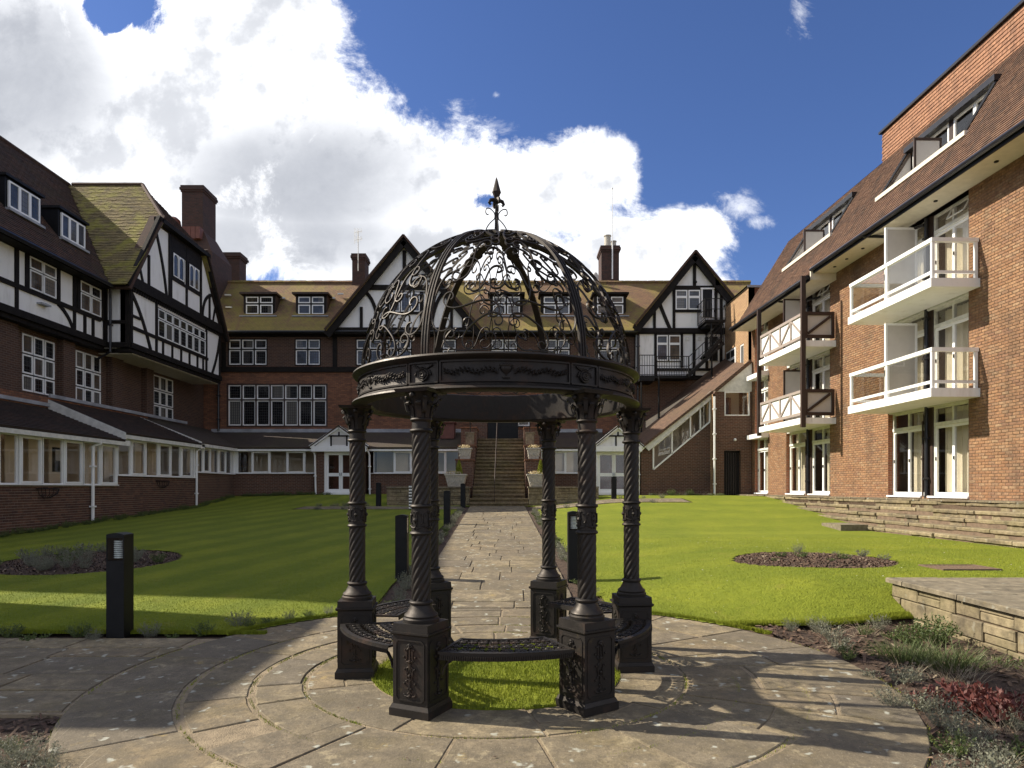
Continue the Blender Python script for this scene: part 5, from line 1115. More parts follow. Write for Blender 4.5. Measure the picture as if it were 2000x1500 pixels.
porch('b', 'white-doored gabled porch with plain gable, beside the sloping stair house', 1206, 1165, 1234, 0, 1162, 1250)
downpipe([(hx(609, 33), 33.1, 3.5), (hx(615, 33), 33.0, 3.2), (hx(617, 33), 33.0, 1.15)], 0.045, M_WHITE, runA)
downpipe([(hx(716, 33), 33.1, 3.5), (hx(720, 33), 33.2, 3.2), (hx(720, 33), 33.3, 1.0)], 0.045, M_WHITE, runB)

# stone stair
st = thing('stone_steps', 'steep flight of worn stone steps rising to the dark front door', 'steps', (-0.55, 28, 0.85))
NS, T0, Z0 = 19, 27.95, 0.84; rise = (4.0 - Z0) / NS; tread = (33.5 - T0) / NS
random.seed(11)
for i in range(NS):
    y = T0 + i * tread; z = Z0 + (i + 1) * rise
    x0, x1 = (-1.74, 0.66) if i < 2 else (-1.66, 0.55)
    cuts = [x0]
    while cuts[-1] < x1 - 0.5: cuts.append(cuts[-1] + random.uniform(0.6, 1.3))
    cuts[-1] = x1
    for a, b in zip(cuts, cuts[1:]):
        j = random.uniform(-0.012, 0.012); m = MB(); m.box(a + 0.006, b - 0.006, y - 0.03 + j, y + tread + 0.04, z - 0.06 + random.uniform(-.01, .01), z + random.uniform(-0.006, 0.006)); m.box(a, b, y + 0.045, y + tread, z - rise - 0.02, z - 0.05); m.build('step', M_STEP, st)
m = MB(); m.box(-1.9, 0.8, 33.4, 35.3, 3.85, 4.0); m.build('landing', M_STEP, st)
m = MB(); m.tube([(-0.72, T0 + 0.1, Z0 + 0.1), (-0.72, T0 + 0.1, Z0 + 1.0), (-0.72, 33.3, 5.0), (-0.72, 33.3, 4.0)], 0.016, 6); m.tube([(-0.72, 30.8, 2.4), (-0.72, 30.8, 3.4)], 0.02, 6); m.build('handrail', M_BROWN, label='thin steel handrail running down the middle of the stone steps', cat='handrail')
def stonewall(par, fr, u0, u1, z0, z1, dep, mt=M_STONE, hmin=0.12, hmax=0.22, lmin=0.25, lmax=0.6, name='stone', coping=None, o=0.0, base=None):
    m = MB(); fr.box(m, u0 + 0.01, u1 - 0.01, o - dep, o - 0.03, z0, z1 - 0.02); m.build('wall_core', M_MORTAR, par)
    z = z0
    while z < z1 - 0.03:
        h = min(random.uniform(hmin, hmax), z1 - z); 
        if z1 - z - h < 0.06: h = z1 - z
        u = u0
        while u < u1 - 0.02:
            l = min(random.uniform(lmin, lmax), u1 - u)
            if u1 - u - l < 0.12: l = u1 - u
            if base is None or z + h > base(u + l / 2): 
                lo, hi = z, z + h
                if h > 0.13 and random.random() < 0.3: hi = z + h * random.uniform(0.4, 0.6)
                for (zc, zd) in ((lo, hi), (hi, z + h)) if hi < z + h else ((lo, hi),):
                  e = 0.010; p0 = o - 0.05; p1 = o + random.uniform(-0.012, 0.012); q = MB(); k = lambda: random.uniform(-0.006, 0.006)
                  a, b, c, d = u + 0.005, u + l - 0.005, zc + 0.005 + k(), zd - 0.005 + k()
                  q.add([fr.P(a, p0, c), fr.P(b, p0, c), fr.P(b, p0, d), fr.P(a, p0, d), fr.P(a, p1 - e, c), fr.P(b, p1 - e, c), fr.P(b, p1 - e, d), fr.P(a, p1 - e, d), fr.P(a + e + k(), p1, c + e), fr.P(b - e + k(), p1, c + e), fr.P(b - e + k(), p1, d - e), fr.P(a + e + k(), p1, d - e)],
                      [(8, 9, 10, 11), (0, 1, 5, 4), (1, 2, 6, 5), (2, 3, 7, 6), (3, 0, 4, 7), (4, 5, 9, 8), (5, 6, 10, 9), (6, 7, 11, 10), (7, 4, 8, 11)]); q.build(name, mt, par, recalc=False)
            u += l
        z += h
wl = thing('planter_wall', 'low honey-coloured stone wall left of the steps', 'stone wall', (-3.3, 28.4, 0.8)); wr = thing('planter_wall', 'low honey-coloured stone wall right of the steps', 'stone wall', (2.2, 28.4, 0.8))
fw_ = Fr(0, 28.3, 1, 0, 0, -1)
stonewall(wl, fw_, -5.2, -1.76, 0.75, 1.60, 1.3); stonewall(wr, fw_, 0.68, 3.6, 0.75, 1.60, 1.3)
m = MB(); m.box(-5.2, -1.74, 28.24, 29.7, 1.60, 1.66); m.build('coping', M_COPING, wl); m = MB(); m.box(0.66, 3.6, 28.24, 29.7, 1.60, 1.66); m.build('coping', M_COPING, wr)
for sg, xa, xb, lab in ((-1, -2.42, -1.68, 'left'), (1, 0.57, 1.30, 'right')):
    pier = thing('stepped_brick_pier', 'stepped dark brick side wall flanking the stone steps on the %s' % lab, 'brick wall', ((xa + xb) / 2, 31, 1))
    for (y0, y1, z) in ((29.3, 30.7, 2.85), (30.72, 32.3, 3.55), (32.32, 34.4, 4.5)):
        m = MB(); m.box(xa, xb, y0, y1, 0.8, z - 0.07); m.build('brick_block', M_BK_LOW, pier); m = MB(); m.box(xa - 0.03, xb + 0.03, y0 - 0.04, y1 - 0.03, z - 0.07, z); m.build('coping', M_BK_MID, pier)
def planter(x, y, z, w, h, label, plant):
    p = thing('stone_planter', label, 'planter', (x, y, z), 0, 'tapered stone planters beside the steps'); t_, b_ = w / 2, w * 0.37
    m = MB(); m.hexa([(x - b_, y - b_, z), (x + b_, y - b_, z), (x + b_, y + b_, z), (x - b_, y + b_, z), (x - t_, y - t_, z + h - 0.06), (x + t_, y - t_, z + h - 0.06), (x + t_, y + t_, z + h - 0.06), (x - t_, y + t_, z + h - 0.06)])
    t2 = t_ + 0.035; m.box(x - t2, x + t2, y - t2, y + t2, z + h - 0.058, z + h); m.build('tub', M_PLANTER, p)
    for s in (-1, 1):
        for q in range(3): m = MB(); cx_, cz = x - t_ * 0.55 + q * t_ * 0.55, z + h * 0.45; m.tube([(cx_ - 0.11, y - (t_ + b_) / 2 - 0.005, cz - 0.1 * s), (cx_ + 0.11, y - (t_ + b_) / 2 - 0.005, cz + 0.1 * s)], 0.012, 4); m.build('lattice_rib', M_PLANTER, p)
    m = MB(); m.box(x - t_ + .03, x + t_ - .03, y - t_ + .03, y + t_ - .03, z + h - 0.03, z + h + 0.005); m.build('soil', M_SOIL, p)
    return z + h
def leafball(name, n, cx_, cy_, cz, rx, rz, size, mt, par=None, cone=False, **kw):
    a = rng.uniform(0, 2 * np.pi, n); t = rng.uniform(0, 1, n); rad = rx * (1 - t) ** 0.8 * rng.uniform(0.75, 1.05, n) if cone else rx * np.sqrt(rng.uniform(0, 1, n)) * np.sqrt(np.clip(1 - (2 * t - 1) ** 2, 0, 1) + 0.1)
    P = np.stack([cx_ + rad * np.cos(a), cy_ + rad * np.sin(a), cz + t * rz], 1); D = rng.normal(0, 1, (n, 3)); D /= np.linalg.norm(D, axis=1)[:, None]; D[:, 2] = np.abs(D[:, 2]) + 0.5; E_ = rng.normal(0, 1, (n, 3)); E_ /= np.linalg.norm(E_, axis=1)[:, None]
    V = np.stack([P, P + D * size * 0.5 + E_ * size * 0.3, P + D * size, P + D * size * 0.5 - E_ * size * 0.3], 1)
    return bulk(name, V.reshape(-1, 3), np.arange(4 * n).reshape(n, 4), mt, par, **kw)
for x, w_, lab in ((-2.35, 0.86, 'lower stone planter with a small conifer, left of the steps'), (1.08, 0.86, 'lower stone planter with a small conifer, right of the steps')):
    zt = planter(x, 28.75, 1.66, w_, 0.52, lab, 0); leafball('dwarf_conifer', 1400, x + 0.12, 28.75, zt, 0.15, 0.55, 0.05, M_CONIF, cone=True, label='small golden conifer standing in the lower planter %s of the steps' % ('left' if x < 0 else 'right'), cat='conifer', group='golden conifers in the planters')
    leafball('bedding_flowers', 160, x - 0.1, 28.6, zt - 0.02, 0.36, 0.12, 0.05, M_FLOWER, label='yellow and cream pansies filling the lower planter %s of the steps' % ('left' if x < 0 else 'right'), cat='flowers', kind='stuff')
for x, lab in ((-2.06, 'upper stone planter of pansies on the brick pier left of the steps'), (0.95, 'upper stone planter of pansies on the brick pier right of the steps')):
    zt = planter(x, 30.0, 2.85, 0.56, 0.5, lab, 1); leafball('bedding_flowers', 160, x, 29.9, zt - 0.02, 0.26, 0.12, 0.05, M_FLOWER, label='pale pansies filling the upper planter %s of the steps' % ('left' if x < 0 else 'right'), cat='flowers', kind='stuff')
    m = MB(); xx_ = x + (0.12 if x < 0 else -0.12); m.box(xx_ - 0.19, xx_ + 0.19, 31.3, 31.6, 3.55, 4.15); m.box(xx_ - 0.22, xx_ + 0.22, 31.27, 31.63, 4.1, 4.16); m.build('tall_planter', M_COPING, label='tall narrow buff stone planter on the middle pier %s of the steps' % ('left' if x < 0 else 'right'), cat='planter')
    m = MB(); m.tube([(xx_, 31.8, 3.55), (xx_, 31.8, 5.1)], 0.02, 6); m.ball((xx_, 31.8, 5.12), 0.04); m.build('lamp_pole', M_BLACK, label='thin black pole behind the tall buff planter %s of the steps' % ('left' if x < 0 else 'right'), cat='pole')

# sloping stair house and its brick tower
sh = thing('stair_house', 'brown brick stair house with sloping glazed side and square end tower', 'building', (8, 33, 1.2))
SY = 32.95; fs_ = Fr(0, SY, 1, 0, 0, -1)
def sp(px, py, y=SY): return ((px - 1000) * y / F, 1.6 + (HZ - py) * y / F)
a1, b1 = sp(1276, 873), sp(1386, 781); a2, b2 = sp(1276, 917), sp(1386, 824); L0_, R0_ = sp(1252, 880), sp(1393, 765)
m = MB(); fs_.poly(m, [(L0_[0], 0.9), (b2[0] + 0.25, 0.9), (b2[0] + 0.25, b2[1] + 0.2), b2, a2, (a2[0], a1[1]), (L0_[0], L0_[1])], -0.25, 0.0); m.build('brick_wall', M_BK_LOW, sh)
f = 0.05; fx = []
for t0, t1 in ((0, 0.33), (0.33, 0.655), (0.655, 0.83), (0.83, 1.0)):
    def lp(t, top): p, q = (a1, b1) if top else (a2, b2); return (p[0] + (q[0] - p[0]) * t, p[1] + (q[1] - p[1]) * t)
    P = [lp(t0, 0), lp(t1, 0), lp(t1, 1), lp(t0, 1)]; m = MB()
    for p, q in zip(P, P[1:] + P[:1]): fs_.beam(m, p, q, 0.07, -0.06, 0.03 + 0.002 * len(fx))
    wd = m.build('window', M_WHITE, sh); m = MB(); fs_.poly(m, P, -0.02, -0.01); m.build('pane', M_GL, wd); fx.append(1)
m = MB(); m.prism([(a2[0], SY + 1.8, 1.0), (b2[0] + 2, SY + 1.8, 1.0), (b2[0] + 2, SY + 1.8, 8), (a2[0], SY + 1.8, 5)], [(a2[0], SY + 1.9, 1.0), (b2[0] + 2, SY + 1.9, 1.0), (b2[0] + 2, SY + 1.9, 8), (a2[0], SY + 1.9, 5)]); m.build('room_wall', M_BEIGE, sh)
m = MB(); fs_.beam(m, sp(1262, 876), sp(1390, 770), 0.32, 0.05, 0.16); m.build('fascia', M_WHITE2, sh)
p, q = sp(1256, 868), sp(1466, 704); m = MB()
m.hexa([(p[0], SY - 0.25, p[1] - 0.14), (q[0], SY - 0.25, q[1] - 0.14), (q[0], 36.1, q[1] + 0.75), (p[0], 36.1, p[1] + 0.75), (p[0], SY - 0.25, p[1]), (q[0], SY - 0.25, q[1]), (q[0], 36.1, q[1] + 0.95), (p[0], 36.1, p[1] + 0.95)]); m.build('roof', M_ROOF_ST, sh)
TY = 32.2; ft = Fr(0, TY, 1, 0, 0, -1)
tp = lambda px, py: sp(px, py, TY)
x0, x1 = tp(1396, 0)[0], tp(1468, 0)[0]; wz = (tp(0, 812)[1], tp(0, 765)[1]); dx_ = (tp(1414, 0)[0], tp(1447, 0)[0]); wx = (tp(1415, 0)[0], tp(1464, 0)[0])
ft.wall('tower_wall', M_BK_LOW, sh, x0, x1, 0.9, wz[1], [(dx_[0], dx_[1], 0.9, tp(0, 880)[1]), (wx[0], wx[1], wz[0], wz[1])], o0=-0.3)
fside = Fr(x0, 0, 0, 1, -1, 0); m = MB(); fside.box(m, TY + 0.002, 33.0, -0.25, 0.0, 0.9, tp(0, 768)[1]); m.build('tower_lit_side', M_BK_TAN, sh)  # sunlit side of the brown tower, the sunlight put into a paler brick colour
m = MB(); ft.poly(m, [(x0, wz[1]), (x1, wz[1]), (x1, tp(0, 708)[1]), tp(1463, 710)], -0.2, 0.02); m.build('gable_panel', M_WHITE2, sh)
m = MB(); ft.beam(m, tp(1396, 764), tp(1466, 706), 0.16, -0.25, 0.12); m.build('verge_board', M_ROOF_ST, sh)
window(ft, sh, wx[0], wx[1], wz[0], wz[1], 1, (1,), o=-0.05, fw=0.05, glass=M_GL)
m = MB(); ft.box(m, x0, x1, -1.6, -1.5, 0.9, 6.5); m.build('room_wall', M_BEIGE, sh); m = MB(); ft.box(m, wx[0] + 0.35, wx[0] + 0.75, -1.5, -1.4, wz[0], wz[1] - 0.1); m.build('inner_door', M_REDWOOD, sh)
m = MB(); ft.box(m, dx_[0], dx_[1], -0.28, -0.22, 0.9, tp(0, 880)[1]); m.build('gate', M_BLACK, sh)
for k in range(7): m = MB(); u = dx_[0] + 0.06 + k * (dx_[1] - dx_[0] - 0.12) / 6; ft.box(m, u - 0.012, u + 0.012, -0.22, -0.19, 0.95, tp(0, 884)[1]); m.build('gate_bar', M_GUTTER, sh)
m = MB(); a_ = tp(1435, 859); m.ball((a_[0], TY - 0.06, a_[1]), 0.07); m.build('bulkhead_lamp', M_WHITE, sh)
downpipe([(x0 - 0.04, TY - 0.1, tp(0, 775)[1]), (x0 - 0.04, TY - 0.1, 1.2)], 0.05, M_WHITE, sh)
downpipe([(sp(1259, 0)[0], SY - 0.2, sp(0, 872)[1]), (sp(1247, 0)[0], SY - 0.1, sp(0, 885)[1]), (sp(1247, 0)[0], SY - 0.08, 1.2)], 0.045, M_WHITE, sh)
downpipe([(sp(1330, 0)[0], 36.1, 7.0), (sp(1330, 0)[0], 36.1, 5.7)], 0.07, M_GUTTER, sh, 'flue')
# ------------------------------------------------------------------ modern balcony wing on the right
RW = Fr(12.14, 0, -0.025, 1, -1, -0.025)
bw = thing('balcony_wing', 'modern orange-brown brick wing with steep tiled roof and projecting balconies', 'building', (11.6, 22, 1.3))
FL_ = (1.38, 4.10, 6.85); HD = (3.86, 6.58, 9.2); RB = 1.22
bays = [(17.5, 21.08), (24.75, 28.45), (30.35, 31.9)]
END = 32.3
holes = [(a, b, 1.38, 9.3) for a, b in bays]
RW.wall('wall', M_MORTAR, bw, 8.0, END, -0.1, 9.28, holes, o0=-0.25, o1=-0.008)
def rins(u, v): return not any(a - 0.0 < u < b and v > 1.36 for a, b, c, d in holes)
clad(bw, 'brick', M_BRICK_R, lambda u, v, o: RW.P(u, o - 0.008, v), (14.9, END), (1.20, 9.27), 0.225, 0.075, 0.010, 0.011, rins, near=inview, jit=0.2)
for (a, b) in bays:      # brick reveals at the sides of every bay
    for u, s in ((a, 1), (b, -1)):
        m = MB(); RW.box(m, u - (0.0 if s > 0 else -0.001), u + 0.002 * s, -0.3, 0.0, 1.38, 9.25); m.build('reveal', M_BK_RED, bw)
# rooms
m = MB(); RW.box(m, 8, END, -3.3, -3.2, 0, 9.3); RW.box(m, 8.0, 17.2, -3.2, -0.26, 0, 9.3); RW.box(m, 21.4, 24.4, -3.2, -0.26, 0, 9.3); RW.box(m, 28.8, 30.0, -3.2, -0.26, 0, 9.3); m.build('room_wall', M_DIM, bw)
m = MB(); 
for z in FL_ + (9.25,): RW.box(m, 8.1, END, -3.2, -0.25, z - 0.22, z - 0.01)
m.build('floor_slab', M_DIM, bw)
random.seed(3)
def curtain(u0, u1, z0, z1, o):
    n = int((u1 - u0) / 0.035); m = MB(); A = [RW.P(u0 + (u1 - u0) * i / n, o + 0.035 * math.sin(i * 1.25 + random.uniform(-.3, .3)), z0) for i in range(n + 1)]; B = [(p[0], p[1], z1) for p in A]
    m.add(A + B, [(i, i + 1, n + 2 + i, n + 1 + i) for i in range(n)]); m.build('curtain', M_CURTAIN, bw, smooth=True, recalc=False)
def french(u0, u1, z0, z1, doors=2, openlight=False):
    """french window: two transom lights over a pair of tall glazed doors"""
    o = -0.22; tz = z1 - 0.50
    m = MB(); f = 0.06
    RW.box(m, u0, u0 + f, o, o + 0.08, z0, z1); RW.box(m, u1 - f, u1, o, o + 0.08, z0, z1); RW.box(m, u0 + f, u1 - f, o, o + 0.08, z1 - f, z1); RW.box(m, u0 + f, u1 - f, o, o + 0.12, tz - 0.04, tz + 0.05); um = (u0 + u1) / 2
    RW.box(m, um - 0.035, um + 0.035, o, o + 0.079, tz + 0.05, z1 - f); wd = m.build('window', M_WHITE2, bw)
    for a, b in ((u0 + f, um - 0.035), (um + 0.035, u1 - f)): m = MB(); RW.box(m, a, b, o + 0.03, o + 0.04, tz + 0.05, z1 - f); m.build('pane', M_GL, wd)
    if openlight:
        m = MB(); a, b, c, d = u0 + f, um - 0.035, tz + 0.06, z1 - f
        for (p, q, r, s) in ((a, a + 0.04, c, d), (b - 0.04, b, c, d), (a, b, d - 0.04, d), (a, b, c, c + 0.04)):
            k = lambda z: o + 0.08 + (d - z) * 0.55
            m.hexa([RW.P(p, k(r), r), RW.P(q, k(r), r), RW.P(q, k(r) + .03, r), RW.P(p, k(r) + .03, r), RW.P(p, k(s), s), RW.P(q, k(s), s), RW.P(q, k(s) + .03, s), RW.P(p, k(s) + .03, s)])
        m.build('open_toplight', M_WHITE2, wd)
    for a, b in ((u0 + f, um), (um, u1 - f)):
        m = MB(); g_ = 0.046; RW.box(m, a, a + g_, o + .01, o + 0.07, z0, tz - 0.04); RW.box(m, b - g_, b, o + .01, o + 0.07, z0, tz - 0.04); RW.box(m, a + g_, b - g_, o + .01, o + .07, z0, z0 + 0.10); RW.box(m, a + g_, b - g_, o + .01, o + .07, tz - 0.11, tz - 0.04)
        d = m.build('glazed_door', M_WHITE, bw); m = MB(); RW.box(m, a + g_, b - g_, o + .035, o + .045, z0 + 0.1, tz - 0.11); m.build('pane', M_GL, d)
        m = MB(); RW.box(m, b - 0.035, b - 0.02, o + .07, o + .10, z0 + 0.98, z0 + 1.08); m.build('handle', M_BLACK, d)
    if random.random() < 0.8: curtain(u0 + 0.9 * (u1 - u0) - 0.5, u1 - 0.1, z0, z1 - 0.05, o - 0.18)
    curtain(u0 + 0.5 * (u1 - u0) - 0.25, u0 + 0.5 * (u1 - u0) + 0.15, z0, z1 - 0.05, o - 0.2)
    m = MB(); RW.box(m, u0 - 0.02, u1 + 0.02, o, 0.05, z0 - 0.05, z0); m.build('sill', M_WHITE, bw)
for bi, (a, b) in enumerate(bays):
    for k in range(3):
        if bi < 2:
            mid = (a + b) / 2 - 0.02; french(a, mid - 0.17, FL_[k], HD[k], openlight=(k == 2)); french(mid + 0.17, b, FL_[k], HD[k], openlight=(k == 2 and bi == 1))
            m = MB(); RW.box(m, mid - 0.17, mid + 0.17, -0.25, -0.10, FL_[k], HD[k] + 0.02); m.build('dark_panel', M_BROWN, bw)
        else: french(a, b, FL_[k], HD[k])
        if k: m = MB(); RW.box(m, a, b, -0.28, -0.02, HD[k - 1] + 0.0, FL_[k] - 0.05); m.build('spandrel', M_WHITE2, bw)
    if bi < 2:
        mid = (a + b) / 2 - 0.02; p0 = RW.P(mid, -0.03, 9.2); downpipe([p0[:2] + (9.2,), p0[:2] + (1.3,)], 0.05, M_GUTTER, bw); p1 = RW.P(mid + 0.17, -0.04, 0); downpipe([p1[:2] + (3.5,), p1[:2] + (1.35,)], 0.025, M_BROWN, bw)
    else:
        for k in (1, 2): m = MB(); RW.box(m, a - 0.1, b + 0.1, 0.0, 0.35, FL_[k] - 0.25, FL_[k] - 0.05); m.build('ledge', M_WHITE, bw)
# balconies
def balcony(u0, u1, z, glass=True):
    m = MB(); RW.box(m, u0, u1, 0.0, 1.25, z - 0.22, z); sl = m.build('balcony_slab', M_WHITE, bw)
    o = 1.17
    if glass:
        m = MB(); RW.box(m, u0 + 0.02, u1 - 0.02, o - 0.05, o + 0.05, z + 0.92, z + 1.02); RW.box(m, u0 + 0.02, u0 + 0.12, 0.02, o - 0.05, z + 0.92, z + 1.02); RW.box(m, u1 - 0.12, u1 - 0.02, 0.02, o - 0.05, z + 0.92, z + 1.02); m.build('top_rail', M_WHITE, sl)
        m = MB(); RW.box(m, u0 + 0.08, u1 - 0.08, o - 0.02, o + 0.03, z + 0.13, z + 0.20); RW.box(m, u0 + 0.04, u0 + 0.09, 0.05, o - .03, z + 0.13, z + 0.2); RW.box(m, u1 - 0.09, u1 - 0.04, 0.05, o - .03, z + 0.13, z + 0.2); m.build('bottom_rail', M_WHITE, sl)
        um = (u0 + u1) / 2 + 0.02
        for (u, oo) in ((u0 + 0.07, o), (um, o), (u1 - 0.07, o), (u0 + 0.07, 0.07), (u1 - 0.07, 0.07)): m = MB(); RW.box(m, u - 0.035, u + 0.035, oo - 0.035, oo + 0.035, z, z + 0.925); m.build('post', M_WHITE, sl)
        for a, b in ((u0 + 0.11, um - 0.04), (um + 0.04, u1 - 0.11)): m = MB(); RW.box(m, a, b, o - 0.005, o + 0.005, z + 0.2, z + 0.92); m.build('glass_panel', M_GLB, sl)
        for u in (u0 + 0.07, u1 - 0.07): m = MB(); RW.box(m, u - 0.005, u + 0.005, 0.12, o - 0.05, z + 0.2, z + 0.92); m.build('glass_panel', M_GLB, sl)
    else:
        m = MB(); RW.box(m, u0 + 0.05, u1 - 0.05, o - 0.02, o + 0.0, z + 0.15, z + 0.98); m.build('white_board', M_WHITE, sl)
        m = MB(); RW.box(m, u0 + 0.06, u0 + 0.08, 0.10, o - 0.02, z + 0.15, z + 0.98); m.build('white_board', M_GREYP, sl)
        W_ = u1 - u0 - 0.1; n = 4; c = W_ / n
        m = MB(); RW.box(m, u0 + .05, u1 - .05, o + 0.001, o + 0.05, z + 0.90, z + 1.0); RW.box(m, u0 + .05, u1 - .05, o + 0.001, o + 0.05, z + 0.1, z + 0.2); m.build('rail', M_TAUPE, sl)
        for i in range(n + 1): m = MB(); u = u0 + 0.05 + c * i; RW.box(m, max(u - 0.04, u0 + 0.05), min(u + 0.04, u1 - 0.05), o + 0.002, o + 0.045, z + 0.2, z + 0.9); m.build('timber_upright', M_TAUPE, sl)
        for i in range(n):
            m = MB(); a = u0 + 0.09 + c * i; b = a + c - 0.08
            p, q = ((a, z + 0.22), (b, z + 0.88)) if i % 2 == 0 else ((a, z + 0.88), (b, z + 0.22)); RW.beam(m, p, q, 0.075, o + 0.003, o + 0.04); m.build('timber_brace', M_TAUPE, sl)
        fe_ = Fr(*RW.P(u0 + 0.05, 0, 0)[:2], -1, -0.025, 0.025, -1)
        for (a, b, c_, d) in ((0.05, 1.12, 0.90, 1.02), (0.05, 1.12, 0.08, 0.2), (0.05, 0.15, 0.2, 0.9), (1.02, 1.12, 0.2, 0.9)): m = MB(); fe_.box(m, a, b, 0.0, 0.05, z + c_, z + d); m.build('timber_upright', M_BROWN, sl)
        m = MB(); fe_.beam(m, (0.2, z + 0.85), (1.0, z + 0.25), 0.09, 0.0, 0.045); m.build('timber_brace', M_BROWN, sl)
    return sl
for z in FL_[1:]: balcony(17.08, 21.1, z); balcony(24.3, 28.2, z, False)
for z in FL_[1:]:
    for (u, o0, o1, h, mt_, mp) in ((19.62, 0.02, 0.95, 2.22, M_WHITE, M_GREYP), (26.4, 0.25, 1.0, 2.05, M_BROWN, M_GREYP)):
        m = MB(); RW.box(m, u - 0.03, u + 0.03, o0, o0 + 0.06, z, z + h); RW.box(m, u - 0.03, u + 0.03, o1 - 0.06, o1, z, z + h); RW.box(m, u - .03, u + .03, o0 + .06, o1 - .06, z + h - 0.06, z + h); RW.box(m, u - .03, u + .03, o0 + .06, o1 - .06, z, z + .06); s_ = m.build('privacy_screen', mt_, bw)
        m = MB(); RW.box(m, u - 0.012, u + 0.012, o0 + 0.06, o1 - 0.06, z + 0.06, z + h - 0.06); m.build('screen_panel', mp, s_)
for u in (24.22, 28.25): m = MB(); RW.box(m, u - 0.06, u + 0.06, 1.15, 1.30, FL_[1] - 0.35, 9.1 if u < 25 else 8.95); m.build('timber_post', M_BROWN, bw)
# eaves
m = MB(); RW.box(m, 8, 24.35, 0.0, 0.80, 9.25, 9.29); RW.box(m, 24.35, END, 0.0, 0.92, 9.0, 9.04); m.build('soffit', M_CREAM, bw)
m = MB(); RW.box(m, 24.28, 24.36, 0.0, 0.92, 9.0, 9.42); m.build('boxed_end', M_CREAM, bw)
for u, oo, z in ((16.0, 0.4, 9.24), (18.2, .4, 9.24), (20.2, .4, 9.24), (21.8, .4, 9.24), (22.8, .4, 9.24), (23.6, .4, 9.24)): m = MB(); p = RW.P(u, oo, z); m.lathe([(0.05, z - 0.012), (0.05, z + 0.01)], 12, p[:2]); m.build('soffit_vent', M_BLACK, bw)
m = MB(); RW.box(m, 8, 24.33, 0.80, 0.84, 9.22, 9.40); RW.box(m, 24.33, END, 0.92, 0.96, 8.97, 9.15); m.build('fascia', M_BLACK, bw)
m = MB(); m.tube([RW.P(8, 0.90, 9.36), RW.P(24.3, 0.90, 9.36)], 0.07, 8); m.tube([RW.P(24.3, 1.02, 9.10), RW.P(END, 1.02, 9.10)], 0.07, 8); m.build('gutter', M_GUTTER, bw)
for u0_, oz in ((20.4, 9.3), (26.6, 9.0)): m = MB(); m.tube([RW.P(u0_ + 0.5, 0.88, oz), RW.P(u0_, 0.4, oz - 0.2), RW.P(u0_ - 1.05, -0.02, oz - 0.25)], 0.05, 8); m.build('gutter_outlet', M_GUTTER, bw)
# steep tiled roof with inset dormers
RO0, RZ0, RO1, RZ1 = 0.86, 9.38, -1.32, 12.88; rl = math.hypot(RO0 - RO1, RZ1 - RZ0); rc, rs = (RO0 - RO1) / rl, (RZ1 - RZ0) / rl
def RR(u, v, o): p = RW.P(u, RO0 - rc * v + rs * o, RZ0 + rs * v + rc * o); return p
ins_ = [(17.6, 21.4), (24.6, 28.4)]; vz0, vz1 = (10.68 - RZ0) / rs, (12.18 - RZ0) / rs
roof = None
m = MB()
us = [8.0, 17.6, 21.4, 24.6, 28.4, 31.3]
for a, b in zip(us, us[1:]):
    segs = [(0, vz0), (vz1, rl)] if (a, b) in ins_ else [(0, rl)]
    for c, d in segs: m.hexa([RR(a, c, -0.10), RR(b, c, -0.10), RR(b, d, -0.10), RR(a, d, -0.10), RR(a, c, 0), RR(b, c, 0), RR(b, d, 0), RR(a, d, 0)])
v_ = -0.30
m.hexa([RR(24.36, v_, -0.08), RR(31.3, v_, -0.08), RR(31.3, 0, -0.08), RR(24.36, 0, -0.08), RR(24.36, v_, 0), RR(31.3, v_, 0), RR(31.3, 0, 0), RR(24.36, 0, 0)])
rroof = m.build('roof', M_TILE_R, bw)
def roofin(u, v):
    for a, b in ins_:
        if a < u < b and vz0 < v < vz1: return False
    return v > 0 or u > 24.36
clad(rroof, 'roof_tile', M_TILE_R, RR, (13.0, 31.3), (-0.30, rl), 0.165, 0.105, 0.006, 0.005, roofin, tilt=0.020, near=inview, jit=0.5)
m = MB(); RW.box(m, 8, 31.3, -8, RO1, 12.75, 12.86); m.build('flat_roof', M_GUTTER, bw)
m = MB(); m.prism([RW.P(31.3, RO0 - 0.05, RZ0 - 0.2), RW.P(31.3, RO1, RZ1 - 0.05), RW.P(31.3, -8, 12.7), RW.P(31.3, -8, 9.0)], [RW.P(31.35, RO0 - .05, RZ0 - .2), RW.P(31.35, RO1, RZ1 - .05), RW.P(31.35, -8, 12.7), RW.P(31.35, -8, 9.0)]); m.build('end_gable', M_BK_RED, bw)
m = MB(); RW.box(m, END - 0.02, END, -8, 0.0, 0, 9.3); RW.box(m, 8, 8.02, -8, 0, 0, 12.8); RW.box(m, 8, 32, -8.1, -8, 0, 12.8); m.build('end_wall', M_BK_RED, bw)
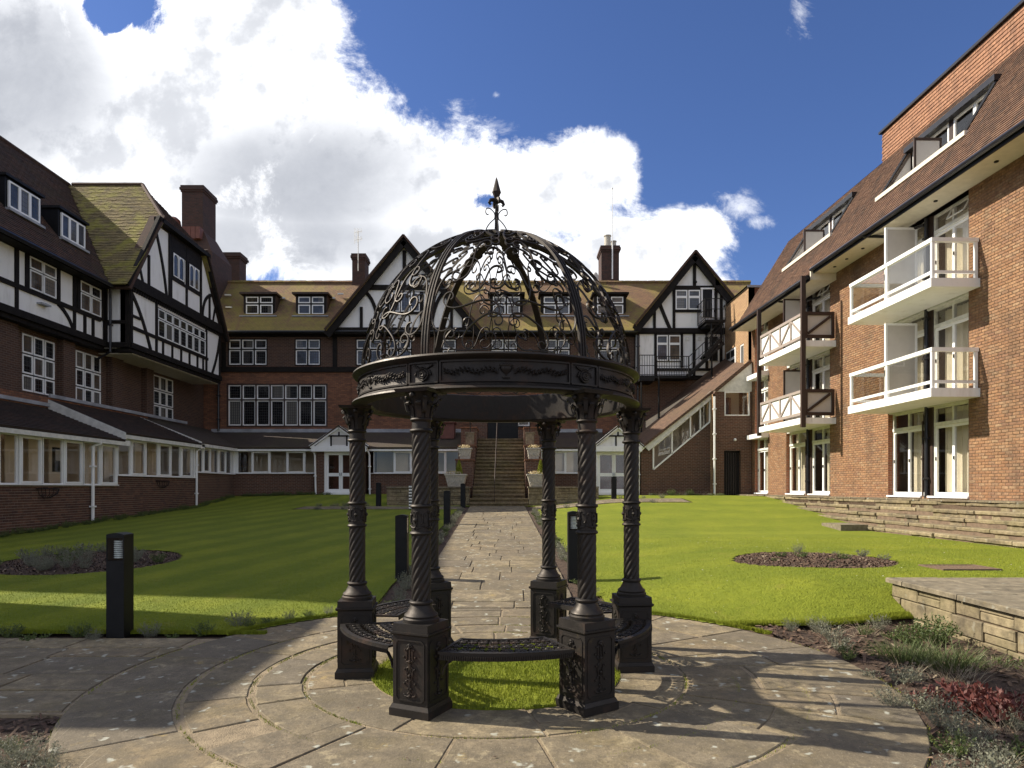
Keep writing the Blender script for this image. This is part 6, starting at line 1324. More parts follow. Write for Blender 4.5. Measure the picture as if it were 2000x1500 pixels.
for (a, b) in ins_:
    bo_ = RO0 - rc * vz1 - 0.02   # back plane of the inset
    fi = Fr(*RW.P(0, bo_, 0)[:2], -0.025, 1, -1, -0.025)
    for u, s in ((a, 1), (b, -1)):
        m = MB(); m.prism([RW.P(u, RO0 - rc * vz0, 10.68), RW.P(u, bo_, 12.18), RW.P(u, bo_, 10.68)], [RW.P(u - 0.04 * s, RO0 - rc * vz0, 10.68), RW.P(u - 0.04 * s, bo_, 12.18), RW.P(u - .04 * s, bo_, 10.68)]); m.build('dormer_cheek', M_GREYP, bw)
        m = MB(); m.tube([RW.P(u, RO0 - rc * vz0 + 0.03, 10.70), RW.P(u, bo_ + 0.05, 12.22)], 0.04, 4); m.build('cheek_trim', M_GUTTER, bw)
    m = MB(); RW.box(m, a, b, bo_, RO0 - rc * vz0, 10.60, 10.66); m.build('dormer_floor', M_GREYP, bw)
    m = MB(); o_ = RO0 - rc * vz0; RW.box(m, a - 0.15, b + 0.15, o_ - 0.10, o_ + 0.10, 10.62, 10.74); m.build('lead_sill', M_CREAM, bw)
    m = MB(); RW.box(m, a - 0.05, b + 0.05, bo_ - 0.1, bo_ + 0.20, 12.10, 12.26); m.build('dormer_head', M_GUTTER, bw)
    m = MB(); RW.box(m, a, b, bo_ - 0.7, bo_ - 0.65, 10.6, 12.2); m.build('room_wall', M_ROOM, bw)
    window(fi, bw, a + 0.1, a + 1.8, 10.7, 12.1, 2, (0.5, 0.5), o=-0.06, fw=0.06, glass=M_GL); window(fi, bw, b - 1.8, b - 0.1, 10.7, 12.1, 2, (0.5, 0.5), o=-0.06, fw=0.06, glass=M_GL)
    m = MB(); fi.box(m, a + 1.8, b - 1.8, -0.06, 0.0, 10.7, 12.1); m.build('dark_panel', M_BROWN, bw)
    for q in (a + 0.5, b - 0.9): curt = MB(); fi.box(curt, q, q + 0.35, -0.25, -0.22, 10.7, 12.1); curt.build('curtain', M_CURTAIN, bw)
    um = (a + b) / 2 + 0.2; m = MB(); RW.box(m, um - 0.025, um + 0.025, -0.75, 0.06, 11.62, 11.7); RW.box(m, um - 0.025, um + 0.025, 0.0, 0.06, 10.7, 11.62); RW.box(m, um - 0.025, um + 0.025, -0.75, -0.69, 10.7, 11.62); s_ = m.build('privacy_screen', M_BROWN, bw)
    m = MB(); RW.box(m, um - 0.01, um + 0.01, -0.69, 0.0, 10.7, 11.62); m.build('screen_panel', M_GREYP, s_)
# tile-hung plant room above
m = MB(); RW.box(m, 8, 23.72, -6, -1.34, 12.8, 13.92); m.build('upper_storey', M_TILE_O, bw)
clad(bw, 'hung_tile', M_TILE_O, lambda u, v, o: RW.P(u, -1.34 + o, v), (13.5, 23.72), (12.86, 13.90), 0.20, 0.115, 0.006, 0.006, lambda u, v: True, tilt=0.02, near=inview, jit=0.4)
fE = Fr(*RW.P(23.72, -1.34, 0)[:2], 1, 0, 0, 1)
m = MB(); RW.box(m, 8, 23.8, -6.05, -1.24, 13.92, 14.0); m.build('parapet_capping', M_GUTTER, bw)

# ---- terrace with dry stone steps down to the lawn
ter = thing('terrace_steps', 'long curving bank of rough sandstone terrace steps along the foot of the balcony wing', 'stone steps', (10.8, 20, 0.9))
m = MB(); 
for a, b in ((8.0, 32.2),): RW.box(m, a, b, 0.0, 0.75, 0.2, 1.265)
m.build('terrace_core', M_MORTAR, ter)
random.seed(77); nst = 5
u = 9.0
while u < 32.0:
    l = random.uniform(0.7, 1.4); e = min(u + l, 32.2); m = MB(); RW.box(m, u + .005, e - .005, 0.01, 0.80 + random.uniform(-.03, .03), 1.262, 1.30); m.build('terrace_slab', M_FLAG, ter); u = e
for k in range(nst):
    zt = (1.255, 1.075, 0.90, 0.725, 0.55)[k]; of = 0.80 + 0.30 * k; uu = 9.0 + random.random() * 0.5; uend = (32.0, 31, 29.0, 24.5, 21.0)[k]
    m = MB(); RW.box(m, 9.0, uend, 0.6, of - 0.05, 0.0, zt - 0.02 - 0.19 * 0); m.build('step_core', M_MORTAR, ter)
    while uu < uend:
        l = random.uniform(0.45, 1.25); e = min(uu + l, uend); hgt = 0.175
        if zt > g1(RW.P((uu + e) / 2, of, 0)[0], (uu + e) / 2) - 0.0:
            nn = 5; jo = random.uniform(-0.035, 0.03); jz = random.uniform(-0.008, 0.008); q = MB(); fr_o = [of + jo + random.uniform(-0.014, 0.014) for _ in range(nn + 1)]; vs = []
            for i in range(nn + 1):
                ui = uu + 0.006 + (e - uu - 0.012) * i / nn; w1_ = random.uniform(-0.007, 0.007)
                vs += [RW.P(ui, of - 0.42, zt + jz), RW.P(ui, fr_o[i] - 0.015, zt + jz), RW.P(ui, fr_o[i], zt + jz - 0.018 + w1_), RW.P(ui, fr_o[i] - 0.006, zt - 0.075 + w1_), RW.P(ui, fr_o[i] - 0.055, zt - 0.095), RW.P(ui, fr_o[i] - 0.05, zt - hgt - 0.02), RW.P(ui, of - 0.42, zt - hgt - 0.02)]
            fs = [(i * 7 + j, i * 7 + j + 1, (i + 1) * 7 + j + 1, (i + 1) * 7 + j) for i in range(nn) for j in range(6)] + [tuple(range(7)), tuple(nn * 7 + j for j in range(7))[::-1]]
            q.add(vs, fs); q.build('stone', M_STONE, ter)
        uu = e
m = MB(); RW.box(m, 18.6, 19.7, 2.0, 2.75, 0.30, 0.60); m.build('stone_block', M_COPING, ter)
# foreground raised terrace on the right
fg = thing('raised_terrace', 'raised stone terrace at the right edge with coping slabs and rubble face', 'stone wall', (5.5, 7.5, 0))
fF = Fr(4.65, 0, 0, 1, -1, 0); random.seed(8)
stonewall(fg, fF, 3.2, 8.36, -0.05, 0.44, 0.4, hmin=0.11, hmax=0.2, lmin=0.18, lmax=0.5)
m = MB(); m.box(4.72, 9.9, 3.2, 8.34, -0.05, 0.437); m.build('terrace_core', M_MORTAR, fg)
for x0, x1 in ((4.60, 5.25), (5.26, 6.3), (6.31, 7.4), (7.41, 8.6), (8.61, 9.9)):
    y = 3.2
    while y < 8.4:
        e = min(y + random.uniform(0.6, 1.1), 8.43)
        if 8.43 - e < 0.25: e = 8.43
        slab(fg, wob([(x0 + .005, y + .005), (x1 - .005, y + .005), (x1 - .005, e - .005), (x0 + .005, e - .005)], 0.006), 0.495 + random.uniform(-0.004, 0.004), 0.055, 'coping_slab', M_COPING, 0.01)
        y = e
fB = Fr(4.65, 8.38, 1, 0, 0, 1); 
# ------------------------------------------------------------------ the cast-iron gazebo
TH = R(4.6)
gz_ = thing('gazebo', 'black cast-iron gazebo with openwork scroll dome, six twisted columns and ring bench', 'gazebo', (GX, GY, 0), TH)
CA = [R(a) for a in (-120, -60, 0, 60, 120, 180)]
def gpart(name, me, par, ang=0.0, **kw): return link(name, me, par, loc=(0, 0, 0), rot=(0, 0, ang), **kw)
def scroll(kind, A, B, turns=0.85, bulge=1.0, n=44, p=4.0, base=0.45):
    """C or S scroll whose two eyes lie at A and B (2D)"""
    t = np.linspace(-1, 1, n); c1 = 2 * math.pi * turns * (p + 1)
    k = (base + c1 * np.abs(t) ** p) if kind == 'C' else (c1 * np.sign(t) * np.abs(t) ** p)
    h = np.cumsum(k) * (2 / (n - 1)); x = np.cumsum(np.cos(h)); y = np.cumsum(np.sin(h)); P = x + 1j * y; q = max(3, n // 7)
    e0, e1 = P[:q].mean(), P[-q:].mean(); a, b = complex(*A), complex(*B)
    P = (P - e0) / (e1 - e0) * abs(b - a)
    if bulge < 0: P = P.conj()
    P = P * (b - a) / abs(b - a) + a
    return list(zip(P.real, P.imag))
# --- plinth (built at angle 0, copied round the ring)
R0 = GR
def sqr(mb_, h, z0, z1, h2=None):
    h2 = h if h2 is None else h2
    return mb_.hexa([(R0 - h, -h, z0), (R0 + h, -h, z0), (R0 + h, h, z0), (R0 - h, h, z0), (R0 - h2, -h2, z1), (R0 + h2, -h2, z1), (R0 + h2, h2, z1), (R0 - h2, h2, z1)])
m = MB(); sqr(m, .163, 0.0, .055); sqr(m, .160, .056, .085, .147); sqr(m, .143, .086, .565); sqr(m, .146, .566, .578, .158); sqr(m, .158, .579, .592); sqr(m, .146, .593, .648, .143)
me_pl = m.mesh('plinth', M_IRON)
def face(k, y, z, o):   # k-th face of the plinth: y across, z up, o proud
    h = .143 + o; return [(R0 + h, y, z), (R0 - y, h, z), (R0 - h, -y, z), (R0 + y, -h, z)][k]
m = MB()
for k in range(4):
    a, b, c, d = -.115, .115, .115, .535
    P = [(a, c + .02), (a + .02, c), (b - .02, c), (b, c + .02), (b, d - .02), (b - .02, d), (a + .02, d), (a, d - .02), (a, c + .02)]
    for p, q in zip(P, P[1:]): m.tube([face(k, *p, 0.002), face(k, *q, 0.002)], 0, flat=(.005, .004), up=[Vector(face(k, 0, 0, 1)) - Vector(face(k, 0, 0, 0))] * 2)
me_fr = m.mesh('panel_frame', M_IRON)
m = MB()
for k in range(4):
    nrm = Vector(face(k, 0, 0, 1)) - Vector(face(k, 0, 0, 0))
    def cur(pts, r=.0045):
        P = [face(k, x, z, 0.004) for x, z in pts]; m.tube(P, [r * (1.5 - abs(2 * i / (len(P) - 1) - 1) * .7) for i in range(len(P))], 5)
    for s in (-1, 1):
        for (kd, A, B, bg) in (('C', (.018, .17), (.020, .26), -1), ('S', (.030, .255), (.012, .345), 1), ('C', (.030, .30), (.022, .385), -1), ('S', (.034, .40), (.010, .475), 1), ('C', (.014, .15), (.045, .16), 1)):
            cur([(s * x, z) for x, z in scroll(kd, A, B, 0.7, bg, 22)])
        for z, x in ((.335, .040), (.42, .046), (.47, .035), (.235, .044), (.20, .012)): m.ball(face(k, s * x, z, .004), .009, n=6, m=4)
    m.tube([face(k, 0, .15, .004), face(k, 0, .48, .004)], .004, 5)
    for z in (.15, .29, .39, .49, .505): m.ball(face(k, 0, z, .006), .013, n=7, m=4)
    for a in range(5): an = math.pi * (a + .5) / 5; m.ball(face(k, .018 * math.cos(an), .49 + .018 * math.sin(an), .005), .009, n=6, m=4)
me_rel = m.mesh('relief', M_IRON, smooth=True)
# --- column
def twisted(z0, z1, r):
    n, mm = 72, int((z1 - z0) / 0.0095); V = []; Fq = []
    for j in range(mm + 1):
        z = z0 + (z1 - z0) * j / mm
        for i in range(n):
            th = 2 * math.pi * i / n; ph = 4.5 * (th - 9.5 * z); f = abs(math.sin(ph)) ** 0.7; rr = r * (0.86 + 0.16 * f); V.append((R0 + rr * math.cos(th), rr * math.sin(th), z))
    for j in range(mm):
        for i in range(n): Fq.append((j * n + i, j * n + (i + 1) % n, (j + 1) * n + (i + 1) % n, (j + 1) * n + i))
    return V, Fq
m = MB(); m.add(*twisted(.79, 1.275, .068)); m.add(*twisted(1.47, 2.0, .066)); me_sh = m.mesh('shaft', M_IRON, smooth=True)
m = MB(); m.lathe([(.128, .648), (.130, .672), (.118, .682), (.122, .694), (.116, .704), (.100, .715), (.084, .745), (.074, .768), (.084, .776), (.086, .788), (.078, .797), (.062, .80)], 28, (R0, 0)); me_base = m.mesh('column_base', M_IRON, smooth=True)
m = MB(); m.lathe([(.06, 1.262), (.078, 1.268), (.083, 1.277), (.078, 1.287), (.069, 1.292), (.069, 1.455), (.078, 1.460), (.083, 1.470), (.078, 1.480), (.06, 1.486)], 24, (R0, 0))
for k in range(4):
    a0 = math.pi / 2 * k
    for s in (-1, 1):
        for kd, A, B, bg in (('C', (.016, 1.32), (.016, 1.425), -1), ('C', (.040, 1.35), (.038, 1.41), 1), ('S', (.012, 1.31), (.045, 1.33), 1)):
            P = [(R0 + .073 * math.cos(a0 + s * x / .073), .073 * math.sin(a0 + s * x / .073), z) for x, z in scroll(kd, A, B, .7, bg, 22)]; m.tube(P, .0055, 5)
    m.ball((R0 + .073 * math.cos(a0), .073 * math.sin(a0), 1.373), .018, n=7, m=4)
me_band = m.mesh('ornament_band', M_IRON, smooth=True)
m = MB(); m.lathe([(.06, 1.992), (.078, 1.998), (.084, 2.008), (.078, 2.018), (.068, 2.022), (.066, 2.07), (.076, 2.076), (.080, 2.086), (.074, 2.096), (.066, 2.10), (.068, 2.15), (.080, 2.21), (.105, 2.262), (.118, 2.275), (.10, 2.30)], 24, (R0, 0))
m.hexa([(R0 - .13, -.13, 2.274), (R0 + .13, -.13, 2.274), (R0 + .13, .13, 2.274), (R0 - .13, .13, 2.274), (R0 - .14, -.14, 2.298), (R0 + .14, -.14, 2.298), (R0 + .14, .14, 2.298), (R0 - .14, .14, 2.298)])
for k in range(8):      # leaves and corner volutes
    a = math.pi / 4 * k + math.pi / 8; pts = [(.070, 2.10), (.078, 2.15), (.092, 2.19), (.112, 2.21), (.120, 2.198), (.114, 2.188)]
    m.tube([(R0 + r * math.cos(a), r * math.sin(a), z) for r, z in pts], 0, flat=(.017, .004), up=[Vector((math.cos(a), math.sin(a), 0.3))] * 6)
    a = math.pi / 4 * k
    if k % 2:
        P = [(x, y) for x, y in scroll('S', (.085, 2.14), (.142, 2.235), .9, -1, 26)]; m.tube([(R0 + x * math.cos(a), x * math.sin(a), z) for x, z in P], 0, flat=(.014, .004), up=[Vector((0, 0, 1))] * 26)
    else: m.ball((R0 + .118 * math.cos(a), .118 * math.sin(a), 2.252), .02, n=7, m=5)
me_cap = m.mesh('capital', M_IRON, smooth=True)
for a in CA:
    p = gpart('plinth', me_pl, gz_, a); gpart('panel_frame', me_fr, p); gpart('relief', me_rel, p)
    c = gpart('column', me_sh, gz_, a); gpart('column_base', me_base, c); gpart('ornament_band', me_band, c); gpart('capital', me_cap, c)
# --- ring beam with panels
prof = [(r_ - .082, z_) for r_, z_ in [(1.19, 2.295), (1.20, 2.282), (1.305, 2.288), (1.318, 2.300), (1.310, 2.314), (1.275, 2.325), (1.258, 2.342), (1.252, 2.352), (1.252, 2.495), (1.262, 2.505), (1.275, 2.515), (1.300, 2.525), (1.312, 2.538), (1.305, 2.552), (1.25, 2.558), (1.19, 2.558), (1.18, 2.55), (1.18, 2.305)]]
n = 144; m = MB(); vs = [(r * math.cos(2 * math.pi * i / n), r * math.sin(2 * math.pi * i / n), z) for i in range(n) for r, z in prof]; k = len(prof)
m.add(vs, [(i * k + j, ((i + 1) % n) * k + j, ((i + 1) % n) * k + (j + 1) % k, i * k + (j + 1) % k) for i in range(n) for j in range(k)])
me = m.mesh('ring_beam', M_IRON, smooth=True); ring = gpart('ring_beam', me, gz_)
RF = 1.174
def cy(x, z, o=0.0, r=RF): a = x / r; return ((r + o) * math.cos(a), (r + o) * math.sin(a), z)
def panel(x0, x1, z0, z1):
    m = MB()
    for zz in (z0, z1): k = max(2, int((x1 - x0) / .06)); P = [cy(x0 + (x1 - x0) * i / k, zz, .003) for i in range(k + 1)]; m.tube(P, 0, flat=(.006, .006), up=[Vector((p[0], p[1], 0)) for p in P])
    for xx in (x0, x1): m.tube([cy(xx, z0, .003), cy(xx, z1, .003)], 0, flat=(.006, .006), up=[Vector((math.cos(xx / RF), math.sin(xx / RF), 0))] * 2)
    return m
me_sp = panel(-.12, .12, 2.355, 2.50).mesh('frieze_panel', M_IRON); xw = RF * R(30)
me_lp = panel(.14 - xw, xw - .14, 2.355, 2.50).mesh('frieze_panel', M_IRON)
m = MB()
for r_ in (.042, .026, .011): m.tube([cy(r_ * math.cos(t), 2.415 + r_ * math.sin(t), .008 + .012 * (1 - r_ / .045)) for t in np.linspace(0, 2 * math.pi, 19)], .0065, 5)
for i in range(8): t = i * math.pi / 4; m.ball(cy(.019 * math.cos(t), 2.415 + .019 * math.sin(t), .014), .007, n=6, m=4)
for s in (-1, 1):
    for kd, A, B, bg in (('S', (.035, 2.455), (.072, 2.485), 1), ('C', (.012, 2.47), (.055, 2.478), 1)): m.tube([cy(s * x, z, .005) for x, z in scroll(kd, A, B, .6, bg, 18)], .006, 5)
    for i in range(3): m.ball(cy(s * (.05 + .006 * i), 2.44 - .012 * i, .006), .009, n=6, m=4)
me_ro = m.mesh('rosette', M_IRON, smooth=True)
m = MB()
m.lathe([(.0, 0)] * 2, 3) if 0 else None
for s in (-1, 1):
    for i in range(13):
        x = s * (.075 + i * .030); z = 2.428 + .010 * math.sin(i * 1.1)
        for q, (dx_, dz_) in enumerate(((.012, .020), (-.006, -.022), (.016, -.004))): P0 = cy(x, z, .004); P1 = cy(x + s * dx_ * .6, z + dz_ * .6, .013); P2 = cy(x + s * dx_ * 1.3, z + dz_ * 1.1, .006); m.tube([P0, P1, P2], [.003, .008, .002], 5)
    m.tube([cy(s * (.07 + .385 * t), 2.428 + .012 * math.sin(t * 12), .005) for t in np.linspace(0, 1, 20)], .004, 5)
me_ga = m.mesh('garland', M_IRON, smooth=True)
m = MB(); P = [(.030, 2.375), (.030, 2.383), (.010, 2.39), (.012, 2.40), (.034, 2.42), (.046, 2.445), (.043, 2.452), (.05, 2.46), (.05, 2.468), (.03, 2.474), (.0, 2.476)]
nn = 13; vs = [(RF - .01 + r * math.sin(math.pi * i / (nn - 1)) * .7, -r * math.cos(math.pi * i / (nn - 1)), z) for i in range(nn) for r, z in P]
m.add(vs, [(i * len(P) + j, (i + 1) * len(P) + j, (i + 1) * len(P) + j + 1, i * len(P) + j + 1) for i in range(nn - 1) for j in range(len(P) - 1)])
for s in (-1, 1): m.tube([cy(s * x, z, .008) for x, z in scroll('C', (.046, 2.45), (.058, 2.41), .5, -1 if s > 0 else -1, 14)], .004, 5)
me_ur = m.mesh('urn', M_IRON, smooth=True)
for a in CA:
    p = gpart('frieze_panel', me_sp, gz_, a); gpart('rosette', me_ro, p); p = gpart('frieze_panel', me_lp, gz_, a + R(30)); gpart('garland', me_ga, p); gpart('urn', me_ur, p)
# --- dome ribs and scrollwork
DR, DH, DZ = 1.15, 1.225, 2.555
def dome(a, s, o=0.0): ph = s * math.pi / 2; return Vector(((DR + o) * math.cos(ph) * math.cos(a), (DR + o) * math.cos(ph) * math.sin(a), DZ + (DH + o) * math.sin(ph)))
def dn(a, s): ph = s * math.pi / 2; return Vector((math.cos(ph) * math.cos(a), math.cos(ph) * math.sin(a), math.sin(ph)))
S_ = np.linspace(0, .965, 26); m = MB(); m.tube([dome(0, s) for s in S_], 0, flat=(.030, .008), up=[dn(0, s) for s in S_])
for q in (-.024, 0, .024): m.tube([dome(0, s, .010) + Vector((0, q, 0)) for s in S_], 0, flat=(.0045, .005), up=[dn(0, s) for s in S_])
me_rib = m.mesh('rib', M_IRON); 
for a in CA: gpart('rib', me_rib, gz_, a)
spec = [('C', (.06, .20), (.26, .07), -1, .9), ('S', (.04, .62), (.26, .50), 1, .85),
        ('S', (.07, .40), (.33, .68), -1, .85), ('S', (.05, 1.18), (.30, 1.18), -1, .8), ('C', (.46, 1.45), (.12, 1.60), 1, .7), 
        ('C', (.13, .12), (.40, .13), 1, .9), ('S', (.10, .26), (.43, .42), 1, .85), ('C', (.44, .22), (.42, .55), 1, .8), ('C', (.11, .52), (.13, .82), -1, .8),
        ('S', (.44, .62), (.16, .92), 1, .85), ('S', (.08, .95), (.42, 1.10), 1, .8), ('C', (.13, 1.06), (.20, 1.30), -1, .8), ('S', (.45, 1.12), (.14, 1.40), 1, .8), ('C', (.40, 1.28), (.36, 1.52), 1, .75), ('S', (.10, 1.45), (.40, 1.62), 1, .7)]
for s in (-1, 1):
    for (kd, A, B, bg, tn) in spec:
        pts = scroll(kd, A, B, tn * 1.05, bg, 54, 1.9 if kd == 'C' else 1.5); m = MB()
        pp = []; up = []
        for x, y in pts:
            a = s * min(max(x, -0.05), .59) / .62 * R(30); q = min(max(y, 0.02), 1.80) / (DR * math.pi / 2); pp.append(dome(a, q)); up.append(dn(a, q))
        m.tube(pp, 0, flat=(.0038, .0085), up=up); me_s = m.mesh('scroll', M_IRON)
        for a in CA: gpart('scroll', me_s, gz_, a + R(30))
# crown boss and finial
m = MB(); m.lathe([(.14, DZ + DH - .01), (.145, DZ + DH + .005), (.10, DZ + DH + .02), (.045, DZ + DH + .03), (.03, DZ + DH + .06)], 20); fin = gpart('finial', m.mesh('finial', M_IRON, smooth=True), gz_)
zb = DZ + DH + .03; m = MB(); m.hexa([(-.018, -.018, zb), (.018, -.018, zb), (.018, .018, zb), (-.018, .018, zb), (-.012, -.012, 4.07), (.012, -.012, 4.07), (.012, .012, 4.07), (-.012, .012, 4.07)]); gpart('rod', m.mesh('rod', M_IRON), fin)
m = MB(); m.lathe([(.012, 4.08), (.02, 4.10), (.014, 4.12), (.040, 4.185), (.034, 4.205), (.008, 4.30), (.0005, 4.32)], 8); gpart('spear', m.mesh('spear', M_IRON), fin)
m = MB()
for k in range(4):
    a = math.pi / 2 * k + .3; P = [(.005, 4.10), (.03, 4.115), (.055, 4.11), (.068, 4.085), (.058, 4.07), (.046, 4.078)]; m.tube([(r * math.cos(a), r * math.sin(a), z) for r, z in P], [.018, .018, .016, .013, .009, .004], 6)
gpart('leaf_collar', m.mesh('leaf_collar', M_IRON, smooth=True), fin)
for k in range(4):
    a = math.pi / 2 * k + .1; m = MB(); P = scroll('S', (.045, 3.835), (.058, 4.02), .55, -1, 40); P = [(abs(x), z) for x, z in P]
    m.tube([(r * math.cos(a), r * math.sin(a), z) for r, z in bez((.10, 3.80), (.105, 3.88), (.02, 3.95), 8) + bez((.02, 3.95), (.0, 4.0), (.05, 4.035), 6)[1:] + bez((.05, 4.035), (.10, 4.06), (.095, 4.00), 6)[1:] + bez((.095, 4.0), (.085, 3.975), (.07, 3.99), 3)[1:]], .005, 5); gpart('side_scroll', m.mesh('side_scroll', M_IRON), fin)
# --- benches
BZ, BI, BO = .465, .87, 1.325
a0, a1 = R(9.5), R(50.5)
def bp(a, r, z=BZ): return Vector((r * math.cos(a), r * math.sin(a), z))
m = MB(); nA = 22; A_ = [a0 + (a1 - a0) * i / nA for i in range(nA + 1)]
for r, wd in ((BI + .012, .012), (BO - .02, .02)): m.tube([bp(a, r) for a in A_], 0, flat=(wd, .008), up=[Vector((0, 0, 1))] * (nA + 1))
for a in (a0, a1): m.tube([bp(a, BI), bp(a, BO)], 0, flat=(.012, .008), up=[Vector((0, 0, 1))] * 2)
me_bf = m.mesh('seat_frame', M_IRON)
m = MB(); nc = 9; rm = (BI + BO) / 2
for i in range(nc):
    for j in range(3):
        r0_, r1_ = BI + .03 + (BO - BI - .075) * j / 3, BI + .03 + (BO - BI - .075) * (j + 1) / 3; u0_ = (i + .0) / nc; u1_ = (i + 1.0) / nc
        for s in (0, 1):
            for kd, A, B, bg in (('C', (.25, .2), (.25, .8), -1), ('S', (.1, .5), (.5, .9), 1), ('S', (.1, .5), (.5, .1), -1)):
                pts = []
                for x, y in scroll(kd, A, B, .55, bg, 12): xx = x if s == 0 else 1 - x; aa = a0 + (a1 - a0) * (u0_ + (u1_ - u0_) * xx); pts.append(bp(aa, r0_ + (r1_ - r0_) * y, BZ - .001 * j))
                m.tube(pts, 0, flat=(.0058, .005), up=[Vector((0, 0, 1))] * len(pts))
    am = a0 + (a1 - a0) * (i + .5) / nc
    for j in range(3): m.ball(tuple(bp(am, BI + .03 + (BO - BI - .075) * (j + .5) / 3)), .016, .016, .006, 6, 4)
me_la = m.mesh('seat_lattice', M_IRON)
m = MB(); m.tube([bp(a, BO - .004, BZ - .028) for a in A_], 0, flat=(.020, .005), up=[Vector((math.cos(a), math.sin(a), 0)) for a in A_]); k = 60
for i in range(k): a = a0 + (a1 - a0) * (i + .5) / k; c = bp(a, BO + .003, BZ - .03); m.box(c.x - .004, c.x + .004, c.y - .004, c.y + .004, c.z - .016, c.z + .014)
m.tube([bp(a, BI, BZ - .02) for a in A_], 0, flat=(.014, .004), up=[Vector((math.cos(a), math.sin(a), 0)) for a in A_])
me_sk = m.mesh('seat_apron', M_IRON)
m = MB()
for aa, s in ((a0, 1), (a1, -1)):
    for r in (BO - .06,):
        P = [bp(aa + s * .0, r, .30), bp(aa + s * .01, r, .35), bp(aa + s * .04, r, .40), bp(aa + s * .09, r, .435), bp(aa + s * .14, r, BZ - .01)]; m.tube(P, 0, flat=(.012, .005), up=[Vector((0, 0, 1))] * 5)
        P2 = scroll('S', (.02, .35), (.08, .43), .8, 1, 24); m.tube([bp(aa + s * x / r, r, z) for x, z in P2], .006, 5)
        pass
me_br = m.mesh('bracket', M_IRON)
for a in (-120, -60, 0, 120, 180):
    b = gpart('bench', me_bf, gz_, R(a)); gpart('seat_lattice', me_la, b); gpart('seat_apron', me_sk, b); gpart('bracket', me_br, b)
# ------------------------------------------------------------------ bollards and small things
def bollard(x, y, h, lens, label, w_=0.19):
    z = g1(x, y) - 0.03; b = thing('bollard_light', label, 'bollard', (x, y, z), 0, 'black bollard lights along the path and lawn'); s = w_ / 2; lz = h - 0.30
    m = MB(); m.box(x - s, x + s, y - s, y + s, z, z + lz); m.build('post', M_BLACK, b)
    m = MB(); t = 0.012
    for sx in (-1, 1):
        for sy in (-1, 1): cx_, cy_ = x + sx * (s - t / 2), y + sy * (s - t / 2); m.box(cx_ - t / 2, cx_ + t / 2, cy_ - t / 2, cy_ + t / 2, z + lz, z + h - .05)
    for f in 'FBLR':
        if f not in lens:
            d = {'F': (x - s + t, x + s - t, y - s, y - s + t), 'B': (x - s + t, x + s - t, y + s - t, y + s), 'L': (x - s, x - s + t, y - s + t, y + s - t), 'R': (x + s - t, x + s, y - s + t, y + s - t)}[f]
            m.box(*d, z + lz, z + h - .05)
    A = [(x - s + 2 * s * i / 8, y - s, z + h - .05 + (0.018 * math.sin(math.pi * i / 8) if i else 0)) for i in range(9)]
    m.prism([(x - s, y - s, z + h - .055)] + [(p[0], y - s, p[2] + .03) for p in A] + [(x + s, y - s, z + h - .055)], [(x - s, y + s, z + h - .055)] + [(p[0], y + s, p[2] + .03) for p in A] + [(x + s, y + s, z + h - .055)])
    m.build('head', M_BLACK, b)
    m = MB(); q = s - 0.004; m.box(x - q, x + q, y - q, y + q, z + lz + .004, z + h - .056); ln = m.build('lens', M_LENSG, b)
    m = MB()
    for k in range(9): m.lathe([(.055, z + lz + .02 + k * .022), (.062, z + lz + .028 + k * .022), (.055, z + lz + .036 + k * .022)], 14, (x, y))
    m.build('louvre', M_LENS, b)
    return b
M_LENSG = glass_mat('lens_glass', (0.85, 0.88, 0.86))
bollard(-4.26, 7.42, 1.13, 'F', 'nearest black bollard light, lamp facing the patio, at the front edge of the left lawn')
bollard(-1.78, 11.05, 1.06, 'LR', 'black bollard light left of the path, just behind the gazebo columns')
bollard(-1.92, 20.2, 1.03, 'LR', 'black bollard light left of the path, about halfway to the steps')
bollard(-1.98, 27.6, 0.98, 'LR', 'black bollard light below the lower left stone planter')
bollard(0.98, 10.85, 1.13, 'FR', 'black bollard light right of the path, partly behind a twisted column')
bollard(4.15, 27.8, 0.95, 'L', 'small black bollard light in front of the right porch door')
bollard(-5.45, 27.9, 1.0, 'R', 'small black bollard light between the left porch and the stone wall')
x, y = -3.88, 26.1; z = g1(x, y); m = MB(); m.box(x - .055, x + .055, y - .03, y + .03, z - .05, z + 0.92); p = m.build('marker_post', M_BLACK, label='black and white banded marker post on the lawn left of the path', cat='post')
for k in range(8): m = MB(); m.box(x - .06, x + .06, y - .035, y - .031, z + .04 + k * .115, z + .10 + k * .115); m.build('white_band', M_STRIPEW, p)
# wall baskets
for px, z, lab in ((90, 1.46, 'empty black wire hay-rack basket on the corridor wall nearest the camera'), (315, 1.75, 'smaller-looking empty black wire basket on the corridor wall by the far downpipe')):
    u = Cl.U(px); b = thing('wall_basket', lab, 'basket', (CX + 0.05, u, z)); m = MB(); hw = 0.46
    m.tube([Cl.P(u - hw, .03, z + .12)] + [Cl.P(u - hw * math.cos(t), .03 + .2 * math.sin(t), z + .12) for t in np.linspace(0, math.pi, 12)] + [Cl.P(u - hw, .03, z + .12)], .012, 5); m.build('rim', M_BLACK, b)
    m = MB()
    for k in range(9):
        t = math.pi * (k + .5) / 9; m.tube([Cl.P(u - hw * math.cos(t), .03 + .2 * math.sin(t), z + .12), Cl.P(u - hw * .85 * math.cos(t), .03 + .18 * math.sin(t), z - .03), Cl.P(u - hw * .3 * math.cos(t), .04, z - .16)], .009, 4)
    m.build('bars', M_BLACK, b)
